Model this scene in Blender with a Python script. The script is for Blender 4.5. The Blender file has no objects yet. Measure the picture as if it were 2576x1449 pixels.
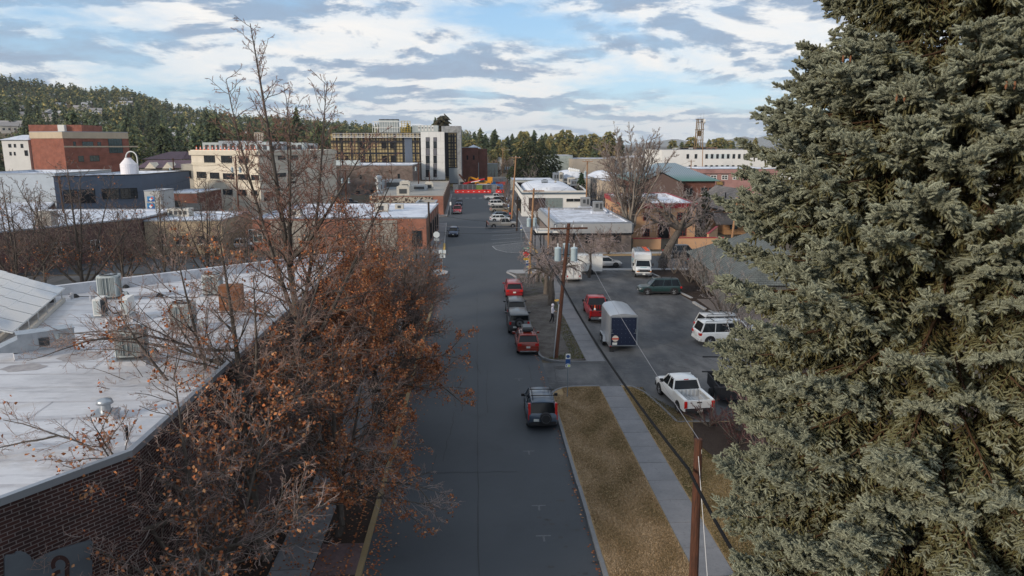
import bpy, math, random
import numpy as np
from mathutils import Vector, Matrix
rnd = random.Random(7)
sc = bpy.context.scene
col = sc.collection
R_ = math.radians

# ---------------------------------------------------------------- camera
FPX, CX, CY, HC = 1790., 1288., 724.5, 16.2
PITCH, YAW = R_(11.37), R_(2.82)
cam = bpy.data.cameras.new("camera"); cam.sensor_width = 36.; cam.lens = FPX/2576*36; cam.clip_start = .1; cam.clip_end = 60000
camo = bpy.data.objects.new("camera", cam); col.objects.link(camo); sc.camera = camo
camo.location = (0, 0, HC); camo.rotation_euler = (math.pi/2-PITCH, 0, -YAW)
sc.render.resolution_x, sc.render.resolution_y = 1024, 576
sc.view_settings.view_transform = 'Standard'; sc.view_settings.look = 'None'
sc.view_settings.exposure = 0.3; sc.view_settings.gamma = 1.0
sc.cycles.max_bounces = 5; sc.cycles.diffuse_bounces = 3; sc.cycles.glossy_bounces = 3
sc.cycles.transmission_bounces = 3; sc.cycles.transparent_max_bounces = 6; sc.cycles.volume_bounces = 0
sc.cycles.use_denoising = True
sc.cycles.sample_clamp_indirect = 6

_F = (math.sin(YAW)*math.cos(PITCH), math.cos(YAW)*math.cos(PITCH), -math.sin(PITCH))
_Rt = (math.cos(YAW), -math.sin(YAW), 0.)
_U = (math.sin(YAW)*math.sin(PITCH), math.cos(YAW)*math.sin(PITCH), math.cos(PITCH))
def ray(x, y):
    a = (x-CX)/FPX; b = -(y-CY)/FPX
    return [_F[i]+a*_Rt[i]+b*_U[i] for i in range(3)]
def P(x, y, z=0.):            # survey point: where the sight line through a measured point meets height z
    d = ray(x, y); t = (z-HC)/d[2]; return (d[0]*t, d[1]*t)
def AY(x, y, Y):              # ... or meets the vertical plane at distance Y
    d = ray(x, y); t = Y/d[1]; return (d[0]*t, Y, HC+d[2]*t)
def onwall(x, y, p, q):       # ... or meets the wall from p to q: distance along it, height
    d = ray(x, y); ex, ey = q[0]-p[0], q[1]-p[1]; L = math.hypot(ex, ey); ex /= L; ey /= L
    det = d[0]*(-ey)+d[1]*ex
    t = (p[0]*(-ey)+p[1]*ex)/det
    return ((d[0]*t-p[0])*ex+(d[1]*t-p[1])*ey, HC+d[2]*t)

# ---------------------------------------------------------------- materials
MATS = {}
def nd(nt, typ, **kw):
    n = nt.nodes.new(typ)
    for k, v in kw.items():
        if k in n.inputs.keys() if isinstance(k, str) else False: n.inputs[k].default_value = v
        else: setattr(n, k, v)
    return n
def mat(name, c, rough=.8, metal=0., spec=.3, noise=None, c2=None, scale=1., bump=0., bscale=None, attr=None, emit=None, detail=4., mapscale=None, trans=0.):
    """plain procedural material; colour varies between c and c2 by a noise in object space"""
    if name in MATS: return MATS[name]
    m = bpy.data.materials.new(name); m.use_nodes = True; nt = m.node_tree
    b = nt.nodes['Principled BSDF']
    b.inputs['Roughness'].default_value = rough; b.inputs['Metallic'].default_value = metal
    b.inputs['Specular IOR Level'].default_value = spec
    L = nt.links.new
    c = tuple(c)+(1,) if len(c) == 3 else c
    b.inputs['Base Color'].default_value = c
    out = None
    if c2 is not None or bump:
        tc = nd(nt, 'ShaderNodeTexCoord'); mp = nd(nt, 'ShaderNodeMapping')
        if mapscale: mp.inputs['Scale'].default_value = mapscale
        L(tc.outputs['Object'], mp.inputs['Vector'])
    if c2 is not None:
        n = nd(nt, 'ShaderNodeTexNoise'); n.inputs['Scale'].default_value = scale; n.inputs['Detail'].default_value = detail; n.inputs['Roughness'].default_value = .62
        L(mp.outputs[0], n.inputs['Vector'])
        mr = nd(nt, 'ShaderNodeMapRange'); mr.inputs[1].default_value = .33; mr.inputs[2].default_value = .67
        L(n.outputs['Fac'], mr.inputs[0])
        mx = nd(nt, 'ShaderNodeMix'); mx.data_type = 'RGBA'
        mx.inputs[6].default_value = c; mx.inputs[7].default_value = tuple(c2)+(1,)
        L(mr.outputs[0], mx.inputs[0]); out = mx.outputs[2]
        L(out, b.inputs['Base Color'])
    if attr:
        at = nd(nt, 'ShaderNodeAttribute'); at.attribute_name = attr
        if out is None: L(at.outputs['Color'], b.inputs['Base Color'])
        else:
            m2 = nd(nt, 'ShaderNodeMix'); m2.data_type = 'RGBA'; m2.blend_type = 'MULTIPLY'; m2.inputs[0].default_value = 1
            L(out, m2.inputs[6]); L(at.outputs['Color'], m2.inputs[7]); L(m2.outputs[2], b.inputs['Base Color'])
    if bump:
        n = nd(nt, 'ShaderNodeTexNoise'); n.inputs['Scale'].default_value = bscale or scale*6; n.inputs['Detail'].default_value = 5
        L(mp.outputs[0], n.inputs['Vector'])
        bp = nd(nt, 'ShaderNodeBump'); bp.inputs['Strength'].default_value = bump; bp.inputs['Distance'].default_value = .05
        L(n.outputs['Fac'], bp.inputs['Height']); L(bp.outputs[0], b.inputs['Normal'])
    if emit:
        b.inputs['Emission Color'].default_value = tuple(emit[:3])+(1,); b.inputs['Emission Strength'].default_value = emit[3]
    MATS[name] = m
    return m
def two(name, layers, base, rough=.85, bump=.0, bscale=20., spec=.25, stretch=None):
    """several noises laid over a base colour: layers = [(colour, scale, lo, hi, amount[, mapping scale]), ...]"""
    if name in MATS: return MATS[name]
    m = bpy.data.materials.new(name); m.use_nodes = True; nt = m.node_tree; L = nt.links.new
    b = nt.nodes['Principled BSDF']; b.inputs['Roughness'].default_value = rough; b.inputs['Specular IOR Level'].default_value = spec
    tc = nd(nt, 'ShaderNodeTexCoord'); prev = None
    for i, ly in enumerate(layers):
        c, s, lo, hi, am = ly[:5]
        mp = nd(nt, 'ShaderNodeMapping'); mp.inputs['Location'].default_value = (i*7.3, i*3.1, i*1.7)
        if len(ly) > 5: mp.inputs['Scale'].default_value = ly[5]
        L(tc.outputs['Object'], mp.inputs['Vector'])
        n = nd(nt, 'ShaderNodeTexNoise'); n.inputs['Scale'].default_value = s; n.inputs['Detail'].default_value = 6; n.inputs['Roughness'].default_value = .65
        L(mp.outputs[0], n.inputs['Vector'])
        mr = nd(nt, 'ShaderNodeMapRange'); mr.inputs[1].default_value = lo; mr.inputs[2].default_value = hi; mr.inputs[4].default_value = am
        L(n.outputs['Fac'], mr.inputs[0])
        mx = nd(nt, 'ShaderNodeMix'); mx.data_type = 'RGBA'; L(mr.outputs[0], mx.inputs[0])
        if prev is None: mx.inputs[6].default_value = tuple(base)+(1,)
        else: L(prev, mx.inputs[6])
        mx.inputs[7].default_value = tuple(c)+(1,); prev = mx.outputs[2]
    L(prev, b.inputs['Base Color'])
    if bump:
        n = nd(nt, 'ShaderNodeTexNoise'); n.inputs['Scale'].default_value = bscale; n.inputs['Detail'].default_value = 4
        L(tc.outputs['Object'], n.inputs['Vector'])
        bp = nd(nt, 'ShaderNodeBump'); bp.inputs['Strength'].default_value = bump; bp.inputs['Distance'].default_value = .04
        L(n.outputs['Fac'], bp.inputs['Height']); L(bp.outputs[0], b.inputs['Normal'])
    MATS[name] = m; return m
def brickm(name, c1, c2, mortar, bw=.22, bh=.075, ms=.012, rough=.85, dirt=.25, mix=.5):
    """brickwork on a vertical wall (u runs along the wall whatever way it faces); UV map 'uv' in metres"""
    if name in MATS: return MATS[name]
    m = bpy.data.materials.new(name); m.use_nodes = True; nt = m.node_tree; L = nt.links.new
    b = nt.nodes['Principled BSDF']; b.inputs['Roughness'].default_value = rough; b.inputs['Specular IOR Level'].default_value = .2
    uv = nd(nt, 'ShaderNodeUVMap'); uv.uv_map = 'uv'
    br = nd(nt, 'ShaderNodeTexBrick'); L(uv.outputs[0], br.inputs['Vector'])
    br.inputs['Color1'].default_value = tuple(c1)+(1,); br.inputs['Color2'].default_value = tuple(c2)+(1,); br.inputs['Mortar'].default_value = tuple(mortar)+(1,)
    br.inputs['Scale'].default_value = 1; br.inputs['Brick Width'].default_value = bw; br.inputs['Row Height'].default_value = bh; br.inputs['Mortar Size'].default_value = ms; br.inputs['Bias'].default_value = mix-.5
    n = nd(nt, 'ShaderNodeTexNoise'); n.inputs['Scale'].default_value = .6; n.inputs['Detail'].default_value = 6; L(uv.outputs[0], n.inputs['Vector'])
    mr = nd(nt, 'ShaderNodeMapRange'); mr.inputs[1].default_value = .35; mr.inputs[2].default_value = .7; mr.inputs[3].default_value = 1.0+dirt*.4; mr.inputs[4].default_value = 1.0-dirt
    L(n.outputs['Fac'], mr.inputs[0])
    hv = nd(nt, 'ShaderNodeVectorMath'); hv.operation = 'SCALE'; L(br.outputs['Color'], hv.inputs[0]); L(mr.outputs[0], hv.inputs['Scale'])
    L(hv.outputs[0], b.inputs['Base Color'])
    bp = nd(nt, 'ShaderNodeBump'); bp.inputs['Strength'].default_value = .3; bp.inputs['Distance'].default_value = .01; bp.invert = True
    L(br.outputs['Fac'], bp.inputs['Height']); L(bp.outputs[0], b.inputs['Normal'])
    MATS[name] = m; return m

# ---------------------------------------------------------------- mesh builder
class MB:
    def __init__(s): s.v = []; s.f = []; s.m = []; s.uv = []; s.mats = []
    def mi(s, m):
        if m not in s.mats: s.mats.append(m)
        return s.mats.index(m)
    def face(s, pts, m=0, uv=None):
        i = len(s.v); s.v.extend([tuple(p) for p in pts]); s.f.append(list(range(i, i+len(pts)))); s.m.append(m if isinstance(m, int) else s.mi(m))
        s.uv.append(uv)
        return s
    def mesh(s, V, F, m=0):
        i = len(s.v); s.v.extend([tuple(p) for p in V]); mm = m if isinstance(m, int) else s.mi(m)
        for f in F: s.f.append([i+k for k in f]); s.m.append(mm); s.uv.append(None)
        return s
    def box(s, c, d, m=0, rz=0., taper=1., rx=0., ry=0.):
        hx, hy, hz = d[0]/2, d[1]/2, d[2]/2
        M = Matrix.Rotation(rz, 3, 'Z') @ Matrix.Rotation(ry, 3, 'Y') @ Matrix.Rotation(rx, 3, 'X'); V = []
        for sz in (-1, 1):
            t = taper if sz > 0 else 1.
            for sx, sy in ((-1, -1), (1, -1), (1, 1), (-1, 1)):
                V.append(M @ Vector((sx*hx*t, sy*hy*t, sz*hz))+Vector(c))
        return s.mesh(V, [(3, 2, 1, 0), (4, 5, 6, 7), (0, 1, 5, 4), (1, 2, 6, 5), (2, 3, 7, 6), (3, 0, 4, 7)], m)
    def tube(s, p, q, r, r2=None, n=8, m=0, cap=True):
        p = Vector(p); q = Vector(q); r2 = r if r2 is None else r2
        d = (q-p).normalized(); a = d.orthogonal().normalized(); b = d.cross(a); V = []
        for c, rr in ((p, r), (q, r2)):
            for k in range(n):
                t = 2*math.pi*k/n; V.append(c+(a*math.cos(t)+b*math.sin(t))*rr)
        F = [(k, (k+1) % n, n+(k+1) % n, n+k) for k in range(n)]
        if cap: F += [tuple(range(n-1, -1, -1)), tuple(range(n, 2*n))]
        return s.mesh(V, F, m)
    def path(s, pts, r, n=6, m=0):
        for a, b in zip(pts, pts[1:]): s.tube(a, b, r, n=n, m=m, cap=True)
        return s
    def lathe(s, prof, c, n=16, m=0, axis='Z', caps=True):
        """prof = [(radius, height)...]"""
        V = []
        for r, h in prof:
            for k in range(n):
                t = 2*math.pi*k/n; x, y = r*math.cos(t), r*math.sin(t)
                V.append((c[0]+x, c[1]+y, c[2]+h) if axis == 'Z' else ((c[0]+h, c[1]+x, c[2]+y) if axis == 'X' else (c[0]+y, c[1]+h, c[2]+x)))
        F = []
        for j in range(len(prof)-1):
            for k in range(n): F.append((j*n+k, j*n+(k+1) % n, (j+1)*n+(k+1) % n, (j+1)*n+k))
        if caps: F += [tuple(range(n-1, -1, -1)), tuple(range((len(prof)-1)*n, len(prof)*n))]
        return s.mesh(V, F, m)
    def prism(s, poly, z0, z1, m=0, mtop=None, bottom=True):
        """vertical prism over an (x, y) polygon; sides get metre UVs"""
        n = len(poly); mt = m if mtop is None else mtop
        s.face([(x, y, z1) for x, y in poly], mt, [(x, y) for x, y in poly])
        if bottom: s.face([(x, y, z0) for x, y in reversed(poly)], mt, [(x, y) for x, y in reversed(poly)])
        u = 0.
        for i in range(n):
            a, b = poly[i], poly[(i+1) % n]; L = math.hypot(b[0]-a[0], b[1]-a[1])
            s.face([(a[0], a[1], z0), (b[0], b[1], z0), (b[0], b[1], z1), (a[0], a[1], z1)], m, [(u, z0), (u+L, z0), (u+L, z1), (u, z1)]); u += L
        return s
    def build(s, name, mats=None, parent=None, smooth=False, loc=None):
        me = bpy.data.meshes.new(name); me.from_pydata(s.v, [], s.f)
        ml = mats if mats is not None else s.mats
        if not isinstance(ml, (list, tuple)): ml = [ml]
        for m in ml: me.materials.append(m)
        if len(ml) > 1: me.polygons.foreach_set('material_index', s.m)
        if any(u is not None for u in s.uv):
            ul = me.uv_layers.new(name='uv'); d = []
            for f, u in zip(s.f, s.uv):
                if u is None: u = [(0., 0.)]*len(f)
                for q in u: d += [q[0], q[1]]
            ul.data.foreach_set('uv', d)
        if smooth: me.polygons.foreach_set('use_smooth', [True]*len(me.polygons))
        me.update()
        o = bpy.data.objects.new(name, me); col.objects.link(o)
        if parent: o.parent = parent
        if loc: o.location = loc
        return o
def tag(o, label=None, cat=None, group=None, kind=None):
    if label: o['label'] = label
    if cat: o['category'] = cat
    if group: o['group'] = group
    if kind: o['kind'] = kind
    return o
def thing(name, label, cat, loc=(0, 0, 0), rz=0., group=None):
    o = bpy.data.objects.new(name, None); col.objects.link(o); o.location = loc; o.rotation_euler = (0, 0, rz); o.empty_display_size = .3
    return tag(o, label, cat, group)
def struct(name, mb, mats=None, **k):
    return tag(mb.build(name, mats, **k), kind='structure')
def ccw(poly):
    a = sum(poly[i][0]*poly[(i+1) % len(poly)][1]-poly[(i+1) % len(poly)][0]*poly[i][1] for i in range(len(poly)))
    return poly if a > 0 else poly[::-1]
def dup(root, loc, rz=0., label=None, group=None, scale=None):
    r = root.copy(); col.objects.link(r); r.location = loc; r.rotation_euler = (0, 0, rz)
    if scale: r.scale = scale
    if label: r['label'] = label
    if group: r['group'] = group
    for ch in list(root.children):
        c = ch.copy(); col.objects.link(c); c.parent = r
        for g in list(ch.children):
            d = g.copy(); col.objects.link(d); d.parent = c
    return r
def npmesh(name, V, F, mat_, parent=None, colr=None, smooth=False, mi=None, norm=None):
    """fast mesh from numpy arrays (all faces with the same number of corners)"""
    k = F.shape[1]; me = bpy.data.meshes.new(name)
    me.vertices.add(len(V)); me.vertices.foreach_set('co', V.astype(np.float32).ravel())
    me.loops.add(F.size); me.loops.foreach_set('vertex_index', F.astype(np.int32).ravel())
    me.polygons.add(len(F)); me.polygons.foreach_set('loop_start', np.arange(0, F.size, k, dtype=np.int32))
    for m in (mat_ if isinstance(mat_, (list, tuple)) else [mat_]): me.materials.append(m)
    if mi is not None: me.polygons.foreach_set('material_index', mi.astype(np.int32))
    if smooth: me.polygons.foreach_set('use_smooth', np.ones(len(F), dtype=bool))
    if colr is not None:
        a = me.attributes.new('col', 'FLOAT_COLOR', 'POINT')
        c = np.ones((len(V), 4), dtype=np.float32); c[:, :3] = colr; a.data.foreach_set('color', c.ravel())
    me.update(calc_edges=True)
    o = bpy.data.objects.new(name, me); col.objects.link(o)
    if parent: o.parent = parent
    return o

# ---------------------------------------------------------------- sky and sun
SUN_EL, SUN_AZ = R_(17), R_(-127)     # azimuth measured from +Y towards +X: the sun stands low on the left, a little behind the camera
w = bpy.data.worlds.new("World"); sc.world = w; w.use_nodes = True; nt = w.node_tree; nt.nodes.clear(); L = nt.links.new
wo = nd(nt, 'ShaderNodeOutputWorld'); bg = nd(nt, 'ShaderNodeBackground'); bg.inputs['Strength'].default_value = .12
L(bg.outputs[0], wo.inputs['Surface'])
sky = nd(nt, 'ShaderNodeTexSky'); sky.sky_type = 'NISHITA'; sky.sun_disc = False; sky.sun_elevation = SUN_EL; sky.sun_rotation = SUN_AZ % (2*math.pi)
sky.altitude = 1100; sky.air_density = 1.0; sky.dust_density = .6; sky.ozone_density = 1.6
tc = nd(nt, 'ShaderNodeTexCoord'); sx = nd(nt, 'ShaderNodeSeparateXYZ'); L(tc.outputs['Generated'], sx.inputs[0])
def math_(op, a, b=None, clamp=False):
    n = nd(nt, 'ShaderNodeMath'); n.operation = op; n.use_clamp = clamp
    for i, q in enumerate((a, b)):
        if q is None: continue
        if isinstance(q, (int, float)): n.inputs[i].default_value = q
        else: L(q, n.inputs[i])
    return n.outputs[0]
zz = math_('ADD', math_('MAXIMUM', sx.outputs[2], 0.), .19)
uu = math_('DIVIDE', sx.outputs[0], zz); vv = math_('DIVIDE', sx.outputs[1], zz)
def cloudn(s, off, det=9., rough=.55, dist=.4, su=1., sv=1., dv=0.):
    cb = nd(nt, 'ShaderNodeCombineXYZ'); L(math_('MULTIPLY', uu, su), cb.inputs[0]); L(math_('ADD', math_('MULTIPLY', vv, sv), dv), cb.inputs[1]); cb.inputs[2].default_value = off
    n = nd(nt, 'ShaderNodeTexNoise'); n.inputs['Scale'].default_value = s; n.inputs['Detail'].default_value = det; n.inputs['Roughness'].default_value = rough; n.inputs['Distortion'].default_value = dist
    L(cb.outputs[0], n.inputs['Vector']); return n.outputs['Fac']
def mrange(v, a, b, c=0., d=1., smooth=True):
    n = nd(nt, 'ShaderNodeMapRange'); n.interpolation_type = 'SMOOTHSTEP' if smooth else 'LINEAR'
    L(v, n.inputs[0]); n.inputs[1].default_value = a; n.inputs[2].default_value = b; n.inputs[3].default_value = c; n.inputs[4].default_value = d
    return n.outputs[0]
def mixc(f, a, b):
    n = nd(nt, 'ShaderNodeMix'); n.data_type = 'RGBA'
    L(f, n.inputs[0])
    for i, q in ((6, a), (7, b)):
        if isinstance(q, tuple): n.inputs[i].default_value = q+(1,)
        else: L(q, n.inputs[i])
    return n.outputs[2]
K = 1/.12
big = cloudn(.95, 3.1, rough=.58, dist=.15)
body = cloudn(1.45, 11.7, rough=.6, dist=.3)
body2 = cloudn(1.45, 11.7, rough=.6, dist=.3, dv=.12)     # the same field a little farther on: tops lit, bases grey
dark = math_('ADD', math_('MULTIPLY', math_('SUBTRACT', body, body2), 3.2), body)
cover = mrange(big, .34, .50)
shade = mrange(dark, .40, .70)
cl = mixc(shade, (.84*K, .82*K, .79*K), (.27*K, .345*K, .46*K))
thin = mrange(cloudn(2.6, 5.5, rough=.65, dist=1.2), .35, .7, .75, 1.)
skyb = mixc(mrange(sx.outputs[2], 0., .28, 0, 1, False), (.44*K, .66*K, .82*K), (.22*K, .47*K, .80*K))
sm = nd(nt, 'ShaderNodeMix'); sm.data_type = 'RGBA'; sm.inputs[0].default_value = .35; L(skyb, sm.inputs[6]); L(sky.outputs[0], sm.inputs[7])
final = mixc(math_('MULTIPLY', cover, thin), sm.outputs[2], cl)
# low over the horizon the cloud deck thins to a paler blue band
final = mixc(mrange(sx.outputs[2], .0, .04, .3, 0.), final, (.52*K, .66*K, .78*K))
L(final, bg.inputs['Color'])
sl = bpy.data.lights.new("sun", 'SUN'); sl.energy = 3.0; sl.angle = R_(10); sl.color = (1., .86, .70)
so = bpy.data.objects.new("sun", sl); col.objects.link(so)
sd = Vector((math.sin(SUN_AZ)*math.cos(SUN_EL), math.cos(SUN_AZ)*math.cos(SUN_EL), math.sin(SUN_EL)))
so.rotation_euler = sd.to_track_quat('Z', 'Y').to_euler(); so.location = (0, 0, 200)
# ---------------------------------------------------------------- ground, streets, pavements
M_asph = two('asphalt_street', [((.060, .068, .078), .16, .35, .75, .75), ((.028, .032, .038), .5, .55, .8, .5), ((.022, .025, .029), 90, .55, .7, .3), ((.08, .086, .094), 140, .62, .72, .35)], (.042, .049, .058), rough=.75, bump=.15, bscale=160, spec=.35)
M_lot = two('asphalt_lot', [((.15, .148, .148), .16, .42, .62, .85, (1.6, .7, 1)), ((.04, .042, .046), .4, .48, .66, .75, (1, .35, 1)), ((.17, .168, .165), 2.2, .56, .7, .55, (.4, 3, 1)), ((.042, .043, .046), 60, .55, .7, .4)], (.075, .078, .084), rough=.9, bump=.25, bscale=90)
M_conc = two('sidewalk_concrete', [((.215, .215, .225), .8, .4, .65, .7), ((.09, .095, .105), 7, .55, .72, .6), ((.30, .30, .31), 14, .62, .72, .5)], (.155, .158, .168), rough=.9, bump=.1, bscale=60)
M_conc2 = two('pale_concrete', [((.34, .34, .34), .6, .4, .65, .7), ((.2, .2, .21), 6, .55, .72, .5)], (.27, .27, .275), rough=.9)
M_kerb = two('kerb_concrete', [((.20, .205, .21), 2, .4, .65, .7), ((.12, .125, .13), 9, .5, .7, .6)], (.16, .165, .175), rough=.9, bump=.15, bscale=30)
M_white = mat('road_paint', (.42, .43, .44), rough=.7, c2=(.25, .26, .27), scale=5)
M_wornw = mat('worn_road_paint', (.135, .142, .15), rough=.8, c2=(.085, .09, .098), scale=7)
M_yel = two('yellow_kerb_paint', [((.24, .17, .075), 3, .4, .65, .8), ((.16, .12, .07), 12, .55, .7, .7)], (.235, .18, .105), rough=.85)
M_yel2 = mat('yellow_paint', (.55, .36, .08), c2=(.4, .26, .08), scale=5, rough=.75)
M_red = mat('red_kerb_paint', (.5, .06, .04), rough=.7)
M_grass = two('dry_grass_base', [((.30, .22, .12), 1.4, .4, .65, .8), ((.15, .12, .06), 3.1, .6, .76, .5), ((.31, .235, .14), 22, .5, .68, .6), ((.10, .075, .045), 38, .54, .72, .6)], (.29, .205, .115), rough=1, bump=.6, bscale=70, spec=.05)
M_mulch = two('mulch', [((.05, .038, .032), 2, .4, .6, .8), ((.09, .07, .06), 30, .5, .65, .7), ((.02, .016, .014), 18, .5, .7, .6)], (.04, .03, .026), rough=1, bump=.6, bscale=60, spec=.05)
M_gravel = two('gravel_strip', [((.15, .14, .13), 1.1, .4, .6, .7), ((.30, .285, .28), 34, .58, .68, .7), ((.045, .038, .032), 20, .5, .66, .7), ((.07, .075, .028), .8, .58, .7, .7)], (.085, .075, .068), rough=1, bump=.7, bscale=70, spec=.1)
M_soil = two('town_ground', [((.13, .105, .08), .02, .4, .6, .8), ((.06, .06, .045), .08, .45, .65, .7), ((.17, .15, .13), .3, .6, .75, .5)], (.10, .085, .068), rough=1, spec=.05)

g = MB(); g.face([(-30000, -30000, -.05), (30000, -30000, -.05), (30000, 30000, -.05), (-30000, 30000, -.05)]); struct('ground', g, M_soil)

def sheet(name, polys, z, m):
    b = MB()
    for p in polys: b.face([(x, y, z) for x, y in ccw(p)])
    return struct(name, b, m)
# the street and the cross street
sheet('road', [[(-4.65, -30), (4.85, -30), (4.85, 92), (-4.65, 92)],
               [(-260, 92), (120, 92), (120, 106), (-260, 106)],
               [(-5.2, 106), (9.3, 106), (9.3, 240), (-8.6, 240)],
               [(-70, 240), (90, 240), (90, 262), (-70, 262)]], 0.0, M_asph)
sheet('side_road', [[(-5.4, 150), (-60, 150), (-60, 164), (-5.4, 164)], [(9.3, 262), (15, 262), (21, 420), (13, 420)], [(24, 225), (120, 225), (120, 330), (20, 330)]], -.01, M_asph)
sheet('parking_lot', [[(4.85, 45.6), (9.7, 45.9), (10.9, 45.2), (11.9, 39.3), (18.5, 39.3), (21.5, 55), (22.8, 70), (22.2, 78), (22.2, 86), (21.6, 91.4), (9.6, 91.4), (9.6, 51.5), (4.85, 51.6)]], .004, M_lot)
sheet('west_lot', [[(-60, 55), (-9.0, 55), (-9.0, 91), (-60, 91)]], -.004, M_lot)

def arc(cx, cy, r, a0, a1, n=8): return [(cx+r*math.cos(R_(a0+(a1-a0)*i/n)), cy+r*math.sin(R_(a0+(a1-a0)*i/n))) for i in range(n+1)]
def kerbline(name, pts, m, wd=.16, h=.14, gap=3.0):
    """kerb stones along a line, with joints"""
    b = MB(); acc = 0
    for (a, c) in zip(pts, pts[1:]):
        L_ = math.hypot(c[0]-a[0], c[1]-a[1]); n = max(1, round(L_/gap)); ang = math.atan2(c[1]-a[1], c[0]-a[0])
        for i in range(n):
            t = (i+.5)/n; x = a[0]+(c[0]-a[0])*t; y = a[1]+(c[1]-a[1])*t
            j = rnd.uniform(-.012, .012) if L_ > 2 else 0
            b.box((x+j, y, h/2-.02), (L_/n-.015+(.06 if L_ < 2 else 0), wd, h+.04), 0, rz=ang)
    return struct(name, b, m)
# near planting strip (grass) with rounded corner towards the driveway, sidewalk, second grass strip
near_strip = [(4.85, -20), (8.2, -20), (8.2, 45.7), (6.6, 45.8)] + arc(6.6, 44.0, 1.75, 90, 180, 6)
def pad(name, poly, m, z=.13):
    b = MB(); b.prism(ccw(poly), -.04, z, 0, bottom=False); return struct(name, b, m)
pad('grass_verge', near_strip, M_grass, .12)
tri = [(9.7, -20), (16, -20), (16, 39.2), (11.7, 39.2)] + [(11.35, 42.0), (10.95, 44.4), (10.4, 45.5), (9.7, 45.9)]
pad('grass_verge', tri, M_grass, .12)
def sidewalk(name, x0, x1, y0, y1, step, m=M_conc, z=.13, horiz=False):
    b = MB(); n = max(1, round(((x1-x0) if horiz else (y1-y0))/step))
    for i in range(n):
        dz = rnd.uniform(-.004, .006)
        if horiz: b.box(((x0+(i+.5)*(x1-x0)/n), (y0+y1)/2, z/2-.02+dz), ((x1-x0)/n-.025, y1-y0, z+.04))
        else: b.box(((x0+x1)/2, y0+(i+.5)*(y1-y0)/n, z/2-.02+dz), (x1-x0, (y1-y0)/n-.03, z+.04))
    return struct(name, b, m)
sidewalk('sidewalk', 8.21, 9.69, 20, 45.7, 2.05)
sidewalk('sidewalk', 8.21, 9.59, 51.5, 91.4, 1.9)
far_strip = [(8.2, 52.0), (8.2, 91.2), (4.0, 91.3)] + [(3.9, 90.4), (4.4, 88.9), (4.85, 87.0), (4.85, 54.6)] + arc(6.9, 53.6, 2.05, 180, 270, 6)
pad('gravel_verge', far_strip, M_gravel, .12)
kerbline('kerb', [(4.78, -20), (4.78, 43.6)] + arc(6.6, 44.0, 1.85, 180, 90, 6)[1:] + [(8.2, 45.88)], M_kerb, wd=.17)
kerbline('kerb', [(9.7, 45.98), (10.45, 45.6), (11.0, 44.5), (11.42, 42.0), (11.75, 39.25), (13.6, 39.2)], M_kerb)
kerbline('kerb', [(9.6, 51.45), (6.9, 51.5)] + arc(6.9, 53.6, 2.12, 270, 180, 6)[1:] + [(4.78, 60), (4.78, 87)], M_kerb)
kerbline('kerb', [(4.78, 87), (4.33, 88.9), (3.83, 90.4), (4.0, 91.4), (6.3, 92.0)], M_conc2, wd=.2)
# corner ramp pad north of the strip
pad('corner_pad', [(3.95, 90.6), (5.0, 89.2), (8.2, 89.6), (8.2, 92), (4.2, 92)], M_conc2, .128)
sidewalk('sidewalk', 9.6, 40, 91.0, 92.4, 1.8, M_conc2, horiz=True)
# left side: yellow kerb, planting bed, sidewalk
kerbline('yellow_kerb', [(-4.65, -20), (-4.65, 72)], M_yel, wd=.22, h=.15, gap=2.4)
pad('planting_bed', [(-6.5, -20), (-4.7, -20), (-4.7, 86), (-6.5, 86)], M_mulch, .11)
sidewalk('sidewalk', -8.1, -6.5, -20, 92, 1.8)
pad('planting_bed', [(-9.4, -20), (-8.1, -20), (-8.1, 91.9), (-9.0, 91.9), (-9.4, 54)], M_mulch, .10)
pad('corner_pad', [(-9.0, 88), (-5.2, 88), (-3.9, 89.4), (-3.8, 91.4), (-4.8, 92.6), (-9.0, 92.4)], M_conc2, .135)
for y in (25.8, 37.0, 47.4):
    b = MB(); b.box((-5.6, y, .12), (1.7, 2.2, .05)); struct('paver_patch', b, mat('maroon_pavers', (.13, .085, .085), c2=(.085, .06, .062), scale=4, rough=.9))
# far sidewalks
b = MB(); b.prism(ccw([(9.3, 106.0), (12.5, 106.0), (12.5, 240), (9.3, 240), (9.0, 124)]), -.04, .13, 0, bottom=False); struct('sidewalk', b, M_conc)
b = MB(); b.prism(ccw([(-9.5, 107), (-5.3, 107), (-5.9, 127), (-6.6, 150), (-10.2, 150), (-10, 127)]), -.04, .13, 0, bottom=False); struct('sidewalk', b, M_conc)
b = MB(); b.prism(ccw([(-7.0, 165), (-10, 165), (-12, 239), (-8.3, 239)]), -.04, .13, 0, bottom=False); struct('sidewalk', b, M_conc)
kerbline('yellow_kerb', [(-5.1, 107.2), (-5.3, 114.5), (-5.45, 118)], M_yel2, wd=.3, h=.16)
kerbline('kerb', [(-5.45, 118), (-6.45, 150)], M_conc2, wd=.2)
kerbline('kerb', [(-7.0, 165), (-8.25, 239)], M_conc2, wd=.2)
kerbline('yellow_kerb', [(9.15, 107.5), (8.9, 113), (8.85, 119)], M_yel2, wd=.25, h=.16)
kerbline('kerb', [(8.85, 119), (9.2, 150), (9.3, 239)], M_conc2, wd=.2)
sidewalk('sidewalk', 12.5, 60, 105.2, 107.0, 2.2, M_conc2, horiz=True)
pad('grass_verge', [(12.5, 103.9), (60, 103.9), (60, 105.2), (12.5, 105.2)], M_grass, .12)
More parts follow.
